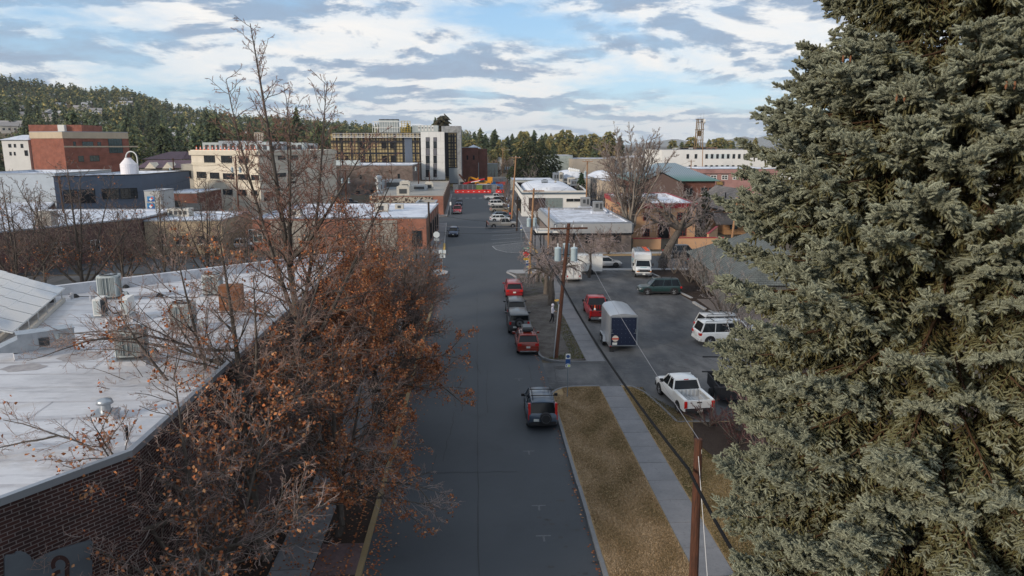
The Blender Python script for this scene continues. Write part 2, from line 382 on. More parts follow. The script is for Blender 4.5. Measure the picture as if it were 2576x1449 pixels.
# painted markings
b = MB()
def line(b, p, q, wd, z=.008):
    dx, dy = q[0]-p[0], q[1]-p[1]; L_ = math.hypot(dx, dy); nx, ny = -dy/L_*wd/2, dx/L_*wd/2
    b.face([(p[0]-nx, p[1]-ny, z), (q[0]-nx, q[1]-ny, z), (q[0]+nx, q[1]+ny, z), (p[0]+nx, p[1]+ny, z)])
for (a, c) in (((1238, 583), (1296, 578)), ((1238, 593), (1305, 588)), ((1236, 603), (1308, 598)), ((1240, 612), (1316, 606))):
    line(b, P(*a), P(*c), .13)
for i in range(5): line(b, P(1228+i*2.6, 547-6.6*i), P(1250+i*1, 545-6.6*i), .13)
q = [P(1237, 620), P(1250, 633), P(1275, 640), P(1342, 652), P(1312, 612)]
q = [(2.45, 115.2), (3.0, 111.2), (4.6, 108.3), (8.8, 106.6), (8.6, 120.5)]
for i in range(5): line(b, q[i], q[(i+1) % 5], .14)
# hatching inside the outline
for k in range(15):
    y0 = 107.2+k*.95
    pts = []
    for i in range(5):
        (x1, y1), (x2, y2) = q[i], q[(i+1) % 5]
        f1 = y1-(y0+(x1-5)*.35); f2 = y2-(y0+(x2-5)*.35)
        if f1*f2 < 0: t = f1/(f1-f2); pts.append((x1+(x2-x1)*t, y1+(y2-y1)*t))
    if len(pts) == 2: line(b, pts[0], pts[1], .13)
for i in range(9): line(b, (-7.6+i*2.05, 222.5), (-6.5+i*2.05, 222.5), 1.6)
line(b, (-8, 240.5), (-4, 240.5), .3); line(b, (-2, 241), (2, 241), .3)
struct('road_markings', b, M_white)
b = MB()
for px, py in ((1330, 1135), (1355, 1272), (1367, 1348), (1305, 890+63), ):
    x, y = P(px, py); line(b, (x-.32, y), (x+.32, y), .09, .007); line(b, (x, y-.45), (x, y+.0), .09, .009)
struct('worn_parking_ticks', b, M_wornw)
# oil stains, water, utility cover, cracks
b = MB()
for i in range(26):
    x = rnd.choice([3.5, 4.1, 2.9])+rnd.uniform(-.5, .5); y = rnd.uniform(24, 34); r = rnd.uniform(.03, .12); n = 9
    b.face([(x+r*math.cos(2*math.pi*k/n)*rnd.uniform(1, 1.7), y+r*math.sin(2*math.pi*k/n)*rnd.uniform(.7, 1.2), .006) for k in range(n)])
struct('oil_spots', b, mat('oil_stain', (.018, .019, .022), rough=.45))
def crack(b, p, q, n=9, wd=.035, jit=.18, z=.0085):
    pts = [(p[0]+(q[0]-p[0])*i/n+rnd.uniform(-jit, jit), p[1]+(q[1]-p[1])*i/n+rnd.uniform(-jit, jit)) for i in range(n+1)]
    for a, c in zip(pts, pts[1:]): line(b, a, c, wd*rnd.uniform(.6, 1.4), z)
b = MB()
for a, c in (((1330, 915), (1338, 960)), ((1210, 600), (1212, 655)), ((1220, 600), (1215, 640)), ((1392, 920), (1402, 965))): crack(b, P(*a), P(*c), jit=.06)
crack(b, P(1200, 735), P(1204, 1449), 30, .04, .03)
for i in range(22):
    x, y = rnd.uniform(9.5, 18), rnd.uniform(46, 52); crack(b, (x, y), (x+rnd.uniform(-2, 2), y+rnd.uniform(-1.2, 1.2)), 5, .03, .12)
crack(b, P(1600, 845), P(1850, 925), 12, .05, .1)
for i in range(16): x, y = rnd.uniform(-4, 3), rnd.uniform(28, 140); crack(b, (x, y), (x+rnd.uniform(-.5, .5), y+rnd.uniform(2, 9)), 8, .03, .09)
for y in (33.5, 57, 71, 88, 103, 127): crack(b, (-4.5, y), (rnd.uniform(-1, 4.7), y+rnd.uniform(-.4, .4)), 12, .03, .06)
struct('pavement_cracks', b, mat('crack_tar', (.025, .027, .03), rough=.7))
x, y = P(1410, 925)
b = MB(); b.lathe([(.0, .0), (.42, .0), (.42, .016), (.36, .016), (.36, .011), (0, .011)], (x, y, .002), 20)
for k in range(5): b.box((x-.24+k*.12, y, .018), (.04, .5, .008))
tag(b.build('manhole_cover', mat('cast_iron', (.05, .05, .052), rough=.6, metal=.4)), 'round iron cover in the driveway entrance beside the gravel strip', 'manhole cover')
# mulch bed and stone edging on the right side of the lot
pad('planting_bed', [(12.4, -10), (30, -10), (30, 39.0), (12.6, 39.0), (11.9, 36.5), (12.9, 31)], M_mulch, .16)
pad('planting_bed', [(18.6, 39.3), (34, 39.3), (34, 91), (22.3, 91), (22.2, 78), (22.9, 70), (21.5, 55)], M_mulch, .10)
pad('gravel_bed', [(23.2, 60), (29, 60), (28, 72.6), (23.3, 73)], two('pale_gravel', [((.22, .19, .18), 30, .45, .65, .8), ((.08, .06, .05), 12, .5, .7, .7)], (.14, .12, .11), rough=1, bump=.5, bscale=50), .125)
edg = [(22.0, 89.6), (22.6, 85.8), None, (22.2, 78.3), (22.9, 73.4), None, (22.5, 71.6), (22.7, 68.2), None, (22.9, 67.6), (23.3, 62.5), None, (22.5, 62), (21.7, 56)]
b = MB()
for a, c in zip(edg, edg[1:]):
    if a and c:
        n = max(1, round(math.hypot(c[0]-a[0], c[1]-a[1])/2.2)); ang = math.atan2(c[1]-a[1], c[0]-a[0])
        for i in range(n):
            t = (i+.5)/n; b.box((a[0]+(c[0]-a[0])*t, a[1]+(c[1]-a[1])*t, .09), (math.hypot(c[0]-a[0], c[1]-a[1])/n-.12, .28, .2), rz=ang+rnd.uniform(-.03, .03))
struct('kerb', b, M_conc2)
# dry grass blades on the near verges: nobody could count them
def blades(name, poly_test, n, x0, x1, y0, y1, z0, hh, cols, label):
    rs = np.random.RandomState(len(name)+n)
    X = rs.uniform(x0, x1, n); Y = y0+(y1-y0)*rs.uniform(0, 1, n)**1.3
    k = poly_test(X, Y); X = X[k]; Y = Y[k]; n = len(X)
    a = rs.uniform(0, 6.28, n); h = rs.uniform(.4, 1, n)*hh; wd = rs.uniform(.008, .02, n)*(1+Y/60); le = rs.uniform(.3, 1.6, n)*h
    b0 = np.stack([X-np.cos(a)*wd, Y-np.sin(a)*wd, np.full(n, z0)], 1); b1 = np.stack([X+np.cos(a)*wd, Y+np.sin(a)*wd, np.full(n, z0)], 1)
    a2 = rs.uniform(0, 6.28, n); t = np.stack([X+np.cos(a2)*le, Y+np.sin(a2)*le, z0+h], 1)
    V = np.stack([b0, b1, t], 1).reshape(-1, 3); F = np.arange(3*n).reshape(-1, 3)
    patch = np.sin(X*1.7+np.sin(Y*.9)*1.5)*np.cos(Y*.8+np.sin(X*2.2))+rs.normal(0, .5, n)
    ci = np.clip(((patch+1.6)/3.2*len(cols)).astype(int), 0, len(cols)-1)
    C = np.array(cols)[ci]*rs.uniform(.7, 1.25, (n, 1)); C = np.repeat(C, 3, axis=0)
    o = npmesh(name, V, F, mat('grass_blades', (1, 1, 1), rough=.95, attr='col', spec=.05), colr=C)
    return tag(o, label, 'grass', kind='stuff')
TAN = [(.15, .118, .06), (.24, .168, .092), (.31, .222, .13), (.36, .265, .165), (.42, .32, .21)]
OLV = [(.07, .068, .03), (.125, .10, .045), (.18, .135, .065), (.22, .165, .085), (.25, .19, .10)]
blades('dry_grass', lambda X, Y: (X < 8.15) & ~((Y > 44.2) & (X < 5.6)), 95000, 4.92, 8.15, 22.5, 45.6, .12, .055, TAN, 'straw coloured winter grass on the strip between kerb and sidewalk')
blades('dry_grass', lambda X, Y: (X < 11.1+np.clip((44-Y), 0, 4)*.4), 64000, 9.75, 12.75, 22.5, 45.4, .12, .055, OLV, 'olive brown winter grass between sidewalk and parked white pickup')
blades('verge_weeds', lambda X, Y: ((X > 7.2-np.clip(54-Y, 0, 3)*1.2) & (Y < 63)) | (X > 7.7), 16000, 4.95, 8.15, 52.2, 90, .12, .07, [(.05, .06, .02), (.09, .1, .03), (.13, .12, .05), (.16, .13, .07)], 'thin green and brown weeds along the gravel strip')
# ---------------------------------------------------------------- buildings
M_glass = mat('window_glass', (.02, .025, .03), rough=.08, spec=.6)
M_glass2 = mat('window_glass_blue', (.03, .06, .065), rough=.1, spec=.7)
M_dframe = mat('dark_frame', (.03, .03, .032), rough=.5)
M_wframe = mat('white_frame', (.6, .6, .58), rough=.6)
M_sheet = two('white_membrane', [((.46, .47, .50), .45, .4, .62, .8), ((.27, .28, .31), 1.0, .52, .70, .7, (.5, 2.2, 1)), ((.34, .29, .24), .35, .56, .74, .7), ((.66, .67, .70), 2.2, .55, .7, .6, (.6, 3, 1))], (.56, .57, .60), rough=.7)
M_snow = two('snowy_roof', [((.42, .46, .54), .35, .42, .62, .8), ((.26, .27, .30), .8, .56, .7, .7, (1, 2, 1)), ((.75, .77, .8), .5, .6, .7, .6)], (.60, .64, .71), rough=.8)
M_cap = mat('metal_coping', (.30, .33, .37), rough=.4, metal=.6)
M_galv = mat('galvanised_metal', (.42, .45, .48), rough=.4, metal=.8, c2=(.32, .35, .38), scale=3)
M_unit = mat('unit_grey', (.42, .46, .46), rough=.5, c2=(.36, .40, .40), scale=2)
M_unitd = mat('unit_dark', (.05, .055, .06), rough=.6)
M_dark = mat('dark_void', (.012, .012, .014), rough=.9)
M_beige = mat('beige_box', (.5, .48, .43), rough=.7, c2=(.4, .38, .34), scale=3)

def window(parent, p, q, rect, frame=M_dframe, glass=M_glass, nx=2, ny=1, out=.05, sill=None, fw=.07, name='window'):
    """rect = (u0, u1, z0, z1) along the wall from p to q; outward is to the right of p->q"""
    u0, u1, z0, z1 = rect
    ex, ey = q[0]-p[0], q[1]-p[1]; L_ = math.hypot(ex, ey); ex /= L_; ey /= L_; ox, oy = ey, -ex
    b = MB(); ff, gg = b.mi(frame), b.mi(glass)
    def T(u, o_, z): return (p[0]+ex*u+ox*o_, p[1]+ey*u+oy*o_, z)
    def bar(ua, ub, za, zb, o1, m):
        V = [T(ua, -.02, za), T(ub, -.02, za), T(ub, o1, za), T(ua, o1, za), T(ua, -.02, zb), T(ub, -.02, zb), T(ub, o1, zb), T(ua, o1, zb)]
        b.mesh(V, [(0, 1, 2, 3), (7, 6, 5, 4), (4, 5, 1, 0), (5, 6, 2, 1), (6, 7, 3, 2), (7, 4, 0, 3)], m)
    bar(u0+fw, u1-fw, z0+fw, z1-fw, out*.35, gg)
    bar(u0, u1, z0, z0+fw, out, ff); bar(u0, u1, z1-fw, z1, out, ff); bar(u0, u0+fw, z0+fw, z1-fw, out, ff); bar(u1-fw, u1, z0+fw, z1-fw, out, ff)
    t = fw*.35
    for i in range(1, nx): c = u0+(u1-u0)*i/nx; bar(c-t, c+t, z0+fw, z1-fw, out*.7, ff)
    for j in range(1, ny): c = z0+(z1-z0)*j/ny; bar(u0+fw, u1-fw, c-t, c+t, out*.65, ff)
    if sill is not None:
        s_ = b.mi(sill); bar(u0-.1, u1+.1, z0-.18, z0-.002, out+.08, s_)
    return b.build(name, None, parent)
def strip(mb, p, q, u0, u1, z0, z1, o0, o1, m):
    ex, ey = q[0]-p[0], q[1]-p[1]; L_ = math.hypot(ex, ey); ex /= L_; ey /= L_; ox, oy = ey, -ex
    if u1 is None: u1 = L_
    def T(u, o_, z): return (p[0]+ex*u+ox*o_, p[1]+ey*u+oy*o_, z)
    V = [T(u0, o0, z0), T(u1, o0, z0), T(u1, o1, z0), T(u0, o1, z0), T(u0, o0, z1), T(u1, o0, z1), T(u1, o1, z1), T(u0, o1, z1)]
    mb.mesh(V, [(0, 1, 2, 3), (7, 6, 5, 4), (4, 5, 1, 0), (5, 6, 2, 1), (6, 7, 3, 2), (7, 4, 0, 3)], m)
def offset(poly, d):
    """inset (d>0) of a ccw polygon"""
    n = len(poly); out = []
    for i in range(n):
        a, b, c = Vector(poly[i-1]), Vector(poly[i]), Vector(poly[(i+1) % n])
        e1 = (b-a).normalized(); e2 = (c-b).normalized(); n1 = Vector((-e1.y, e1.x)); n2 = Vector((-e2.y, e2.x))
        k = n1+n2; k /= max(.15, (k.dot(k))/2); out.append((b.x+k.x*d, b.y+k.y*d))
    return out
def building(name, label, cat, poly, h, wall, roof, par=.5, cap=M_cap, pw=.25, capout=.06, group=None, z0=-.05):
    """walls as a solid prism up to the roof deck, a parapet ring with coping above; returns root, ccw polygon"""
    poly = ccw([tuple(p) for p in poly]); o = thing(name, label, cat, (0, 0, 0), 0, group)
    b = MB(); b.prism(poly, z0, h-par, 0, 0, bottom=False); b.build('wall', wall, o)
    if par > 0:
        b = MB(); inn = offset(poly, pw); n = len(poly); u = 0
        for i in range(n):
            j = (i+1) % n; a, c, ai, ci = poly[i], poly[j], inn[i], inn[j]; L_ = math.hypot(c[0]-a[0], c[1]-a[1])
            b.face([(a[0], a[1], h-par), (c[0], c[1], h-par), (c[0], c[1], h), (a[0], a[1], h)], 0, [(u, h-par), (u+L_, h-par), (u+L_, h), (u, h)]); u += L_
            b.face([(ci[0], ci[1], h-par), (ai[0], ai[1], h-par), (ai[0], ai[1], h), (ci[0], ci[1], h)], 1)
        b.build('parapet', [wall, roof], o)
        b = MB(); oo = offset(poly, -capout); ii = offset(poly, pw+.03)
        for i in range(n):
            j = (i+1) % n; A = [oo[i], oo[j], ii[j], ii[i]]
            for z, fl in ((h+.09, 1), (h+.002, 0)):
                pts = [(x, y, z) for x, y in A]; b.face(pts if fl else pts[::-1])
            b.face([(oo[i][0], oo[i][1], h-.10), (oo[j][0], oo[j][1], h-.10), (oo[j][0], oo[j][1], h+.09), (oo[i][0], oo[i][1], h+.09)])
            b.face([(ii[j][0], ii[j][1], h+.002), (ii[i][0], ii[i][1], h+.002), (ii[i][0], ii[i][1], h+.09), (ii[j][0], ii[j][1], h+.09)])
        b.build('coping', cap, o)
    b = MB(); b.prism(offset(poly, pw+.01) if par > 0 else poly, h-par, h-par+.05, 0, bottom=False); b.build('roof', roof, o)
    return o, poly
def pxwins(root, p, q, rects, **k):
    """windows given by the corners measured in the photograph (x0, y0, x1, y1)"""
    for r in rects:
        u0, za = onwall(r[0], r[3], p, q); u1, zb = onwall(r[2], r[1], p, q)
        uu0, zc = onwall(r[0], r[1], p, q); uu1, zd = onwall(r[2], r[3], p, q); za, zb = (za+zd)/2, (zb+zc)/2
        u0, u1 = (u0+uu0)/2, (u1+uu1)/2
        if u1 < u0: u0, u1 = u1, u0
        window(root, p, q, (u0, u1, min(za, zb), max(za, zb)), **k)

# ---- the near flat-roofed brick building at the lower left
BR_near = brickm('dark_red_brick', (.062, .026, .022), (.036, .020, .019), (.17, .145, .14), bw=.30, bh=.10, ms=.012, dirt=.35)
h1 = 8.0
c1 = P(330, 1140, h1); c0 = P(0, 1262, h1); c2 = (c1[0]-.25, 54.0); c3 = P(165, 728, h1)
dx, dy = c0[0]-c1[0], c0[1]-c1[1]; cL = (c1[0]+dx*2.6, c1[1]+dy*2.6)
dx, dy = c3[0]-c2[0], c3[1]-c2[1]; cF = (c2[0]+dx*2.1, c2[1]+dy*2.1)
near, npoly = building('brick_building', 'low dark brick building whose wide white flat roof carries air conditioners and solar panels', 'building', [cL, c1, c2, cF], h1, BR_near, M_sheet, par=.28, pw=.1, capout=.04)
DK = h1-.28+.05
b = MB()        # welded membrane seams
def seam(a, c, wd=.10): 
    dx, dy = c[0]-a[0], c[1]-a[1]; L_ = math.hypot(dx, dy); nx, ny = -dy/L_*wd/2, dx/L_*wd/2; z = DK+.006
    b.face([(a[0]-nx, a[1]-ny, z), (c[0]-nx, c[1]-ny, z), (c[0]+nx, c[1]+ny, z), (a[0]+nx, a[1]+ny, z)])
def clipx(y):       # roof limits at y
    xs = []
    pl = offset(npoly, .25)
    for i in range(4):
        (x1, y1), (x2, y2) = pl[i], pl[(i+1) % 4]
        if (y1-y)*(y2-y) < 0: xs.append(x1+(x2-x1)*(y-y1)/(y2-y1))
    return min(xs), max(xs)
y = 14.2
while y < 52:
    x0, x1 = clipx(y); seam((x0, y), (x1, y), .13); y += 1.52
for i in range(26):
    y = 14.2+1.52*rnd.randrange(0, 24); x0, x1 = clipx(y+.7); x = rnd.uniform(max(x0, -26), x1-1)
    if x > x0: seam((x, y), (x-.1, y+1.5) if y+1.5 < 50 else (x, y+1), .06)
b.build('membrane_seam', mat('seam_grey', (.36, .36, .39), rough=.6, c2=(.5, .5, .52), scale=1.5), near)
b = MB()
for px, py, rx, ry in ((207, 897, .9, .7), (395, 722, 1.0, .5), (60, 925, .8, .5), (380, 742, .9, .4)):
    x, y = P(px, py, DK); b = MB(); b.face([(x+rx*math.cos(k*.4)*(1+.12*math.sin(k*2.3)), y+ry*math.sin(k*.4)*(1+.15*math.cos(k*1.7)), DK+.009) for k in range(15)]); b.build('roof_stain', mat('roof_stain', (.27, .26, .27), rough=.6, c2=(.42, .40, .40), scale=2.5), near)
# far white upstand along the back edge
b = MB()
ccp = offset(npoly, .22)
i2 = min(range(4), key=lambda i: math.hypot(npoly[i][0]-c2[0], npoly[i][1]-c2[1])); iF = min(range(4), key=lambda i: math.hypot(npoly[i][0]-cF[0], npoly[i][1]-cF[1]))
A_, B_ = ccp[i2], ccp[iF]
strip(b, A_, B_, .3, None, DK, h1+.35, -.001, -.35, 0); b.build('upstand', M_sheet, near)
# metal sign plate on the corner wall: torn outline with cut-out letters
ex, ey = c1[0]-cL[0], c1[1]-cL[1]; LW = math.hypot(ex, ey); ex /= LW; ey /= LW; ox, oy = ey, -ex
def WP(px, py): return onwall(px, py, cL, c1)
outl = [(8, 1400), (14, 1394), (34, 1392), (38, 1386), (50, 1385), (62, 1389), (72, 1396), (76, 1409), (96, 1402), (112, 1392), (150, 1378), (190, 1366), (225, 1357), (229, 1362), (228, 1385), (221, 1398), (228, 1410), (227, 1449), (228, 1500), (8, 1500)]
sg = thing('sign_plate', 'grey metal wall sign with torn jagged outline and a cut-out letter a', 'sign', (0, 0, 0))
b = MB(); n = len(outl); V = []
for o_ in (.03, .09):
    for q_ in outl: u, z = WP(*q_); V.append((cL[0]+ex*u+ox*o_, cL[1]+ey*u+oy*o_, z))
b.mesh(V, [tuple(range(n-1, -1, -1)), tuple(range(n, 2*n))]+[(k, (k+1) % n, n+(k+1) % n, n+k) for k in range(n)])
b.build('plate', mat('weathered_zinc', (.13, .15, .17), rough=.5, metal=.3, c2=(.10, .115, .135), scale=1.5), sg)
b = MB()
def ring(cx_, cy_, r0, r1, a0, a1, sx=1.):
    N = 22
    for k in range(N):
        P4 = []
        for rr, a in ((r0, a0+(a1-a0)*k/N), (r1, a0+(a1-a0)*k/N), (r1, a0+(a1-a0)*(k+1)/N), (r0, a0+(a1-a0)*(k+1)/N)):
            u, z = WP(cx_+rr*math.cos(R_(a))*sx, cy_+rr*math.sin(R_(a))); P4.append((cL[0]+ex*u+ox*.094, cL[1]+ey*u+oy*.094, z))
        b.face(P4)
ring(147, 1418, 13, 24, 150, 395)
for x0, y0, x1, y1 in ((158, 1424, 170, 1475),):
    P4 = []
    for q_ in ((x0, y0), (x0, y1), (x1, y1), (x1, y0)): u, z = WP(*q_); P4.append((cL[0]+ex*u+ox*.095, cL[1]+ey*u+oy*.095, z))
    b.face(P4)
ring(147, 1452, 12, 22, 90, 270)
b.build('letter', mat('cutout_brown', (.045, .022, .02), rough=.9), sg)
def XY(px, Y, py=430): a = AY(px, py, Y); return (a[0], a[1])
def HZ(px, py, Y): return AY(px, py, Y)[2]
def rect(x0, x1, y0, y1): return [(x0, y0), (x1, y0), (x1, y1), (x0, y1)]
def boxthing(name, label, cat, c, d, m, group=None, rz=0, extra=None):
    t = thing(name, label, cat, c, rz, group); b = MB(); b.box((0, 0, d[2]/2), d); b.build('body', m, t)
    return t
def lettering(text, p, q, u, z, size, m, parent, out=.03, name='lettering', spacing=1., vertical=False):
    """raised letters on the wall p->q starting u along it, at height z"""
    cu = bpy.data.curves.new(name, 'FONT'); cu.body = '\n'.join(text) if vertical else text; cu.size = size; cu.extrude = .02; cu.space_line = .95; cu.align_x = 'CENTER' if vertical else 'LEFT'; cu.space_character = spacing
    o = bpy.data.objects.new(name, cu); col.objects.link(o)
    dg = bpy.context.evaluated_depsgraph_get(); me = bpy.data.meshes.new_from_object(o.evaluated_get(dg)); bpy.data.objects.remove(o)
    me.materials.clear(); me.materials.append(m)
    o = bpy.data.objects.new(name, me); col.objects.link(o); o.parent = parent
    ex, ey = q[0]-p[0], q[1]-p[1]; L_ = math.hypot(ex, ey); ex /= L_; ey /= L_; ox, oy = ey, -ex
    o.matrix_local = Matrix(((ex, 0, ox, p[0]+ex*u+ox*out), (ey, 0, oy, p[1]+ey*u+oy*out), (0, 1, 0, z), (0, 0, 0, 1)))
    return o
M_stucco = lambda n, c, d=.75: two(n, [((c[0]*d, c[1]*d, c[2]*d), .5, .4, .65, .5), ((c[0]*.6, c[1]*.6, c[2]*.6), 1.4, .6, .75, .4, (1, 1, .3))], c, rough=.9, bump=.05)
BR_or = brickm('orange_brick', (.34, .12, .075), (.26, .085, .055), (.22, .16, .13), bw=.25, bh=.085, ms=.012)
BR_red = brickm('red_brick', (.30, .095, .06), (.235, .075, .05), (.2, .13, .11), bw=.3, bh=.1, ms=.012)
BR_brown = brickm('brown_brick', (.17, .065, .045), (.13, .05, .038), (.13, .09, .08), bw=.3, bh=.1, ms=.01)
BR_deep = brickm('maroon_brick', (.13, .055, .05), (.09, .04, .04), (.14, .11, .10), bw=.25, bh=.085, ms=.012)
BR_grey = brickm('grey_brown_brick', (.21, .155, .13), (.15, .115, .10), (.2, .17, .155), bw=.6, bh=.2, ms=.02, dirt=.45)
BR_tan = brickm('tan_block', (.36, .29, .20), (.33, .26, .18), (.28, .23, .17), bw=.5, bh=.2, ms=.008)
BR_off = brickm('taupe_brick', (.20, .165, .145), (.165, .135, .12), (.15, .125, .115), bw=.8, bh=.12, ms=.012, dirt=.15)
BR_cmu = brickm('grey_block', (.30, .31, .32), (.24, .25, .26), (.2, .21, .22), bw=.6, bh=.4, ms=.02, dirt=.35)
BR_pink = brickm('pink_brick', (.36, .20, .18), (.33, .18, .165), (.3, .18, .16), bw=.4, bh=.15, ms=.01, dirt=.15)
M_cream = M_stucco('cream_stucco', (.60, .55, .46)); M_greyst = M_stucco('grey_stucco', (.28, .26, .23)); M_or = M_stucco('orange_stucco', (.46, .28, .165)); M_wst = M_stucco('white_stucco', (.66, .66, .64), .85)
M_slate = M_stucco('slate_panel', (.10, .125, .17), .8); M_gpan = M_stucco('grey_panel', (.30, .31, .32), .85)
M_groof = two('grey_roof', [((.36, .34, .31), .3, .4, .65, .8), ((.2, .19, .18), .8, .6, .75, .6)], (.29, .28, .26), rough=.9)
M_sroof = two('patchy_snow_roof', [((.20, .20, .21), .35, .48, .62, .9, (1, 2.6, 1)), ((.34, .36, .40), 1.2, .5, .65, .7, (1, 3, 1))], (.62, .66, .74), rough=.8)

# B4 orange brick corner shop building
yf = 112.; hb = HZ(1073, 548, yf)
b4, pl = building('brick_shop', 'low orange brick corner building with grey stucco panels and a long white roof', 'building', [XY(634, yf, 548), XY(1073, yf, 600), (-7.5, 140), (XY(634, yf, 548)[0], 140)], hb, BR_or, M_snow, par=.3)
p, q = pl[0], pl[1]
def U(px, p=p, q=q, py=600): return onwall(px, py, p, q)[0]
for a, c in ((683, 803), (876, 1000)):
    b = MB(); strip(b, p, q, U(a), U(c), 0, hb-.35, -.02, .05, 0); b.build('stucco_panel', M_greyst, b4)
pxwins(b4, p, q, [(626, 577, 671, 609)], frame=M_wframe, glass=M_glass2, nx=4, ny=2, out=.1)
pxwins(b4, p, q, [(692, 594, 718, 612), (736, 594, 761, 612), (778, 594, 800, 612), (890, 594, 915, 612), (940, 594, 965, 612)], glass=M_glass2, nx=2, out=.1)
pxwins(b4, p, q, [(1036, 580, 1061, 620)], nx=2, ny=2, out=.1)
p, q = pl[1], pl[2]
for i in range(5): window(b4, p, q, (2.0+i*5, 4.6+i*5, .6, 3.4), nx=2, out=.12, frame=M_dframe)
for i in range(6): b = MB(); strip(b, p, q, .2+i*5, 1.1+i*5, 0, hb-.4, -.02, .12, 0); b.build('pier', BR_or, b4)
for k, (px, py, s) in enumerate(((742, 540, 1.6), (960, 528, 1.9), (1005, 522, 1.2))):
    x, y = P(px, py, hb); t = thing('roof_unit', ('low white box on the orange brick shop roof, behind the near trees', 'pale roof unit with dark grille on the orange brick shop roof', 'small white vent box at the back of the orange brick shop roof')[k], 'roof unit', (x, y, hb-.24))
    b = MB(); b.box((0, 0, s*.35), (s*1.3, s, s*.7)); b.build('body', M_beige, t)
    b = MB(); b.box((0, -s/2-.02, s*.35), (s*.5, .04, s*.4)); b.build('grille', M_unitd, t)
# the taller brick block between the shop and the alley
b = MB(); t, pl = building('brick_annex', 'small orange brick block rising behind the corner shop, dark window slots', 'building', [XY(1045, 142, 505), XY(1095, 142, 505), (-8.2, 149.5), (XY(1045, 142, 505)[0], 149.5)], HZ(1060, 511, 142), BR_or, M_groof, par=.4, cap=M_cap)
pxwins(t, pl[0], pl[1], [(1074, 515, 1078, 523)], nx=1)
# B5 stone and brick building beyond the alley
yf = 168.; hb = HZ(1115, 492, yf)
def stonem():
    m = bpy.data.materials.new('fieldstone'); m.use_nodes = True; nt = m.node_tree; L = nt.links.new; bb = nt.nodes['Principled BSDF']; bb.inputs['Roughness'].default_value = .9
    uv = nd(nt, 'ShaderNodeUVMap'); uv.uv_map = 'uv'; v = nd(nt, 'ShaderNodeTexVoronoi'); v.feature = 'DISTANCE_TO_EDGE'; v.inputs['Scale'].default_value = 1.1; L(uv.outputs[0], v.inputs['Vector'])
    v2 = nd(nt, 'ShaderNodeTexVoronoi'); v2.inputs['Scale'].default_value = 1.1; L(uv.outputs[0], v2.inputs['Vector'])
    sp = nd(nt, 'ShaderNodeSeparateXYZ'); L(v2.outputs['Color'], sp.inputs[0])
    cr = nd(nt, 'ShaderNodeMix'); cr.data_type = 'RGBA'; L(sp.outputs[0], cr.inputs[0]); cr.inputs[6].default_value = (.03, .028, .028, 1); cr.inputs[7].default_value = (.14, .10, .075, 1)
    mr = nd(nt, 'ShaderNodeMapRange'); mr.inputs[1].default_value = .09; mr.inputs[2].default_value = .13; L(v.outputs['Distance'], mr.inputs[0])
    mx = nd(nt, 'ShaderNodeMix'); mx.data_type = 'RGBA'; L(mr.outputs[0], mx.inputs[0]); mx.inputs[6].default_value = (.36, .32, .26, 1); L(cr.outputs[2], mx.inputs[7]); L(mx.outputs[2], bb.inputs['Base Color']); return m
M_stone = stonem()
b5, pl = building('stone_building', 'long low building with dark fieldstone wall, brick corner and a tan flat roof', 'building', [XY(930, yf, 495), XY(1115, yf, 492), (XY(1130, 236, 470)[0], 236), (XY(930, yf, 495)[0], 236)], hb, BR_or, M_groof, par=.35, cap=mat('tan_coping', (.3, .28, .25), rough=.8))
p, q = pl[0], pl[1]
b = MB(); u1 = onwall(1088, 500, p, q)[0]; strip(b, p, q, .0, u1, 0, hb-.3, -.02, .1, 0)
for f, k in zip(b.f, range(6)): pass
V = b.v; b2 = MB(); b2.face([V[3], V[2], V[6], V[7]], 0, [(0, 0), (u1, 0), (u1, hb), (0, hb)]); b2.face([V[2], V[1], V[5], V[6]], 0, [(0, 0), (.1, 0), (.1, hb), (0, hb)]); b2.build('stone_facing', M_stone, b5)
p, q = pl[1], pl[2]
Lw = math.hypot(q[0]-p[0], q[1]-p[1])
for i in range(9): window(b5, p, q, (3+i*7.2, 5.6+i*7.2, .3, 3.2), nx=1, out=.15, frame=M_dframe)
for i in range(10): b = MB(); strip(b, p, q, .6+i*7.2, 1.6+i*7.2, 0, hb+.25, -.02, .25, 0); b.build('pilaster', BR_or, b5)
for k, (px, py, s, lab) in enumerate(((953, 474, 3., 'silver cylindrical stack on the tan roof of the stone building'),)):
    x, y = P(px, py+10, hb); t = thing('exhaust_stack', lab, 'vent', (x, y, hb-.3)); b = MB(); b.lathe([(.0, 0), (1.1, 0), (1.1, .5), (.6, .6), (.6, 2.2), (.9, 2.3), (.9, 2.8), (.6, 2.9), (.6, 3.6), (.95, 3.7), (.95, 4.3), (0, 4.6)], (0, 0, 0), 14); b.build('body', M_galv, t)
for k, (px, py, d, lab) in enumerate(((990, 466, (6, 3, 2.4), 'big pale duct box behind the silver stack on the tan roof'), (1020, 473, (2.6, 2.4, 2.6), 'hooded fan box near the middle of the tan roof'), (1055, 470, (4.5, 2, 1.4), 'row of pale skylight boxes at the far edge of the tan roof'), (1080, 469, (2.2, 2, 2.0), 'white framed hatch box at the far edge of the tan roof'), (1015, 483, (3.0, 2, 2.2), 'beige cube unit above the fieldstone wall'))):
    x, y = P(px, py+6, hb); t = thing('roof_unit', lab, 'roof unit', (x, y, hb-.3)); b = MB(); b.box((0, 0, d[2]/2), d); b.box((0, 0, d[2]+.12), (d[0]*.7, d[1]*.7, .24)); b.build('body', M_galv if k in (0, 2) else M_beige, t)
    b = MB(); b.box((0, -d[1]/2-.03, d[2]*.5), (d[0]*.6, .06, d[2]*.5)); b.build('grille', M_unitd, t)
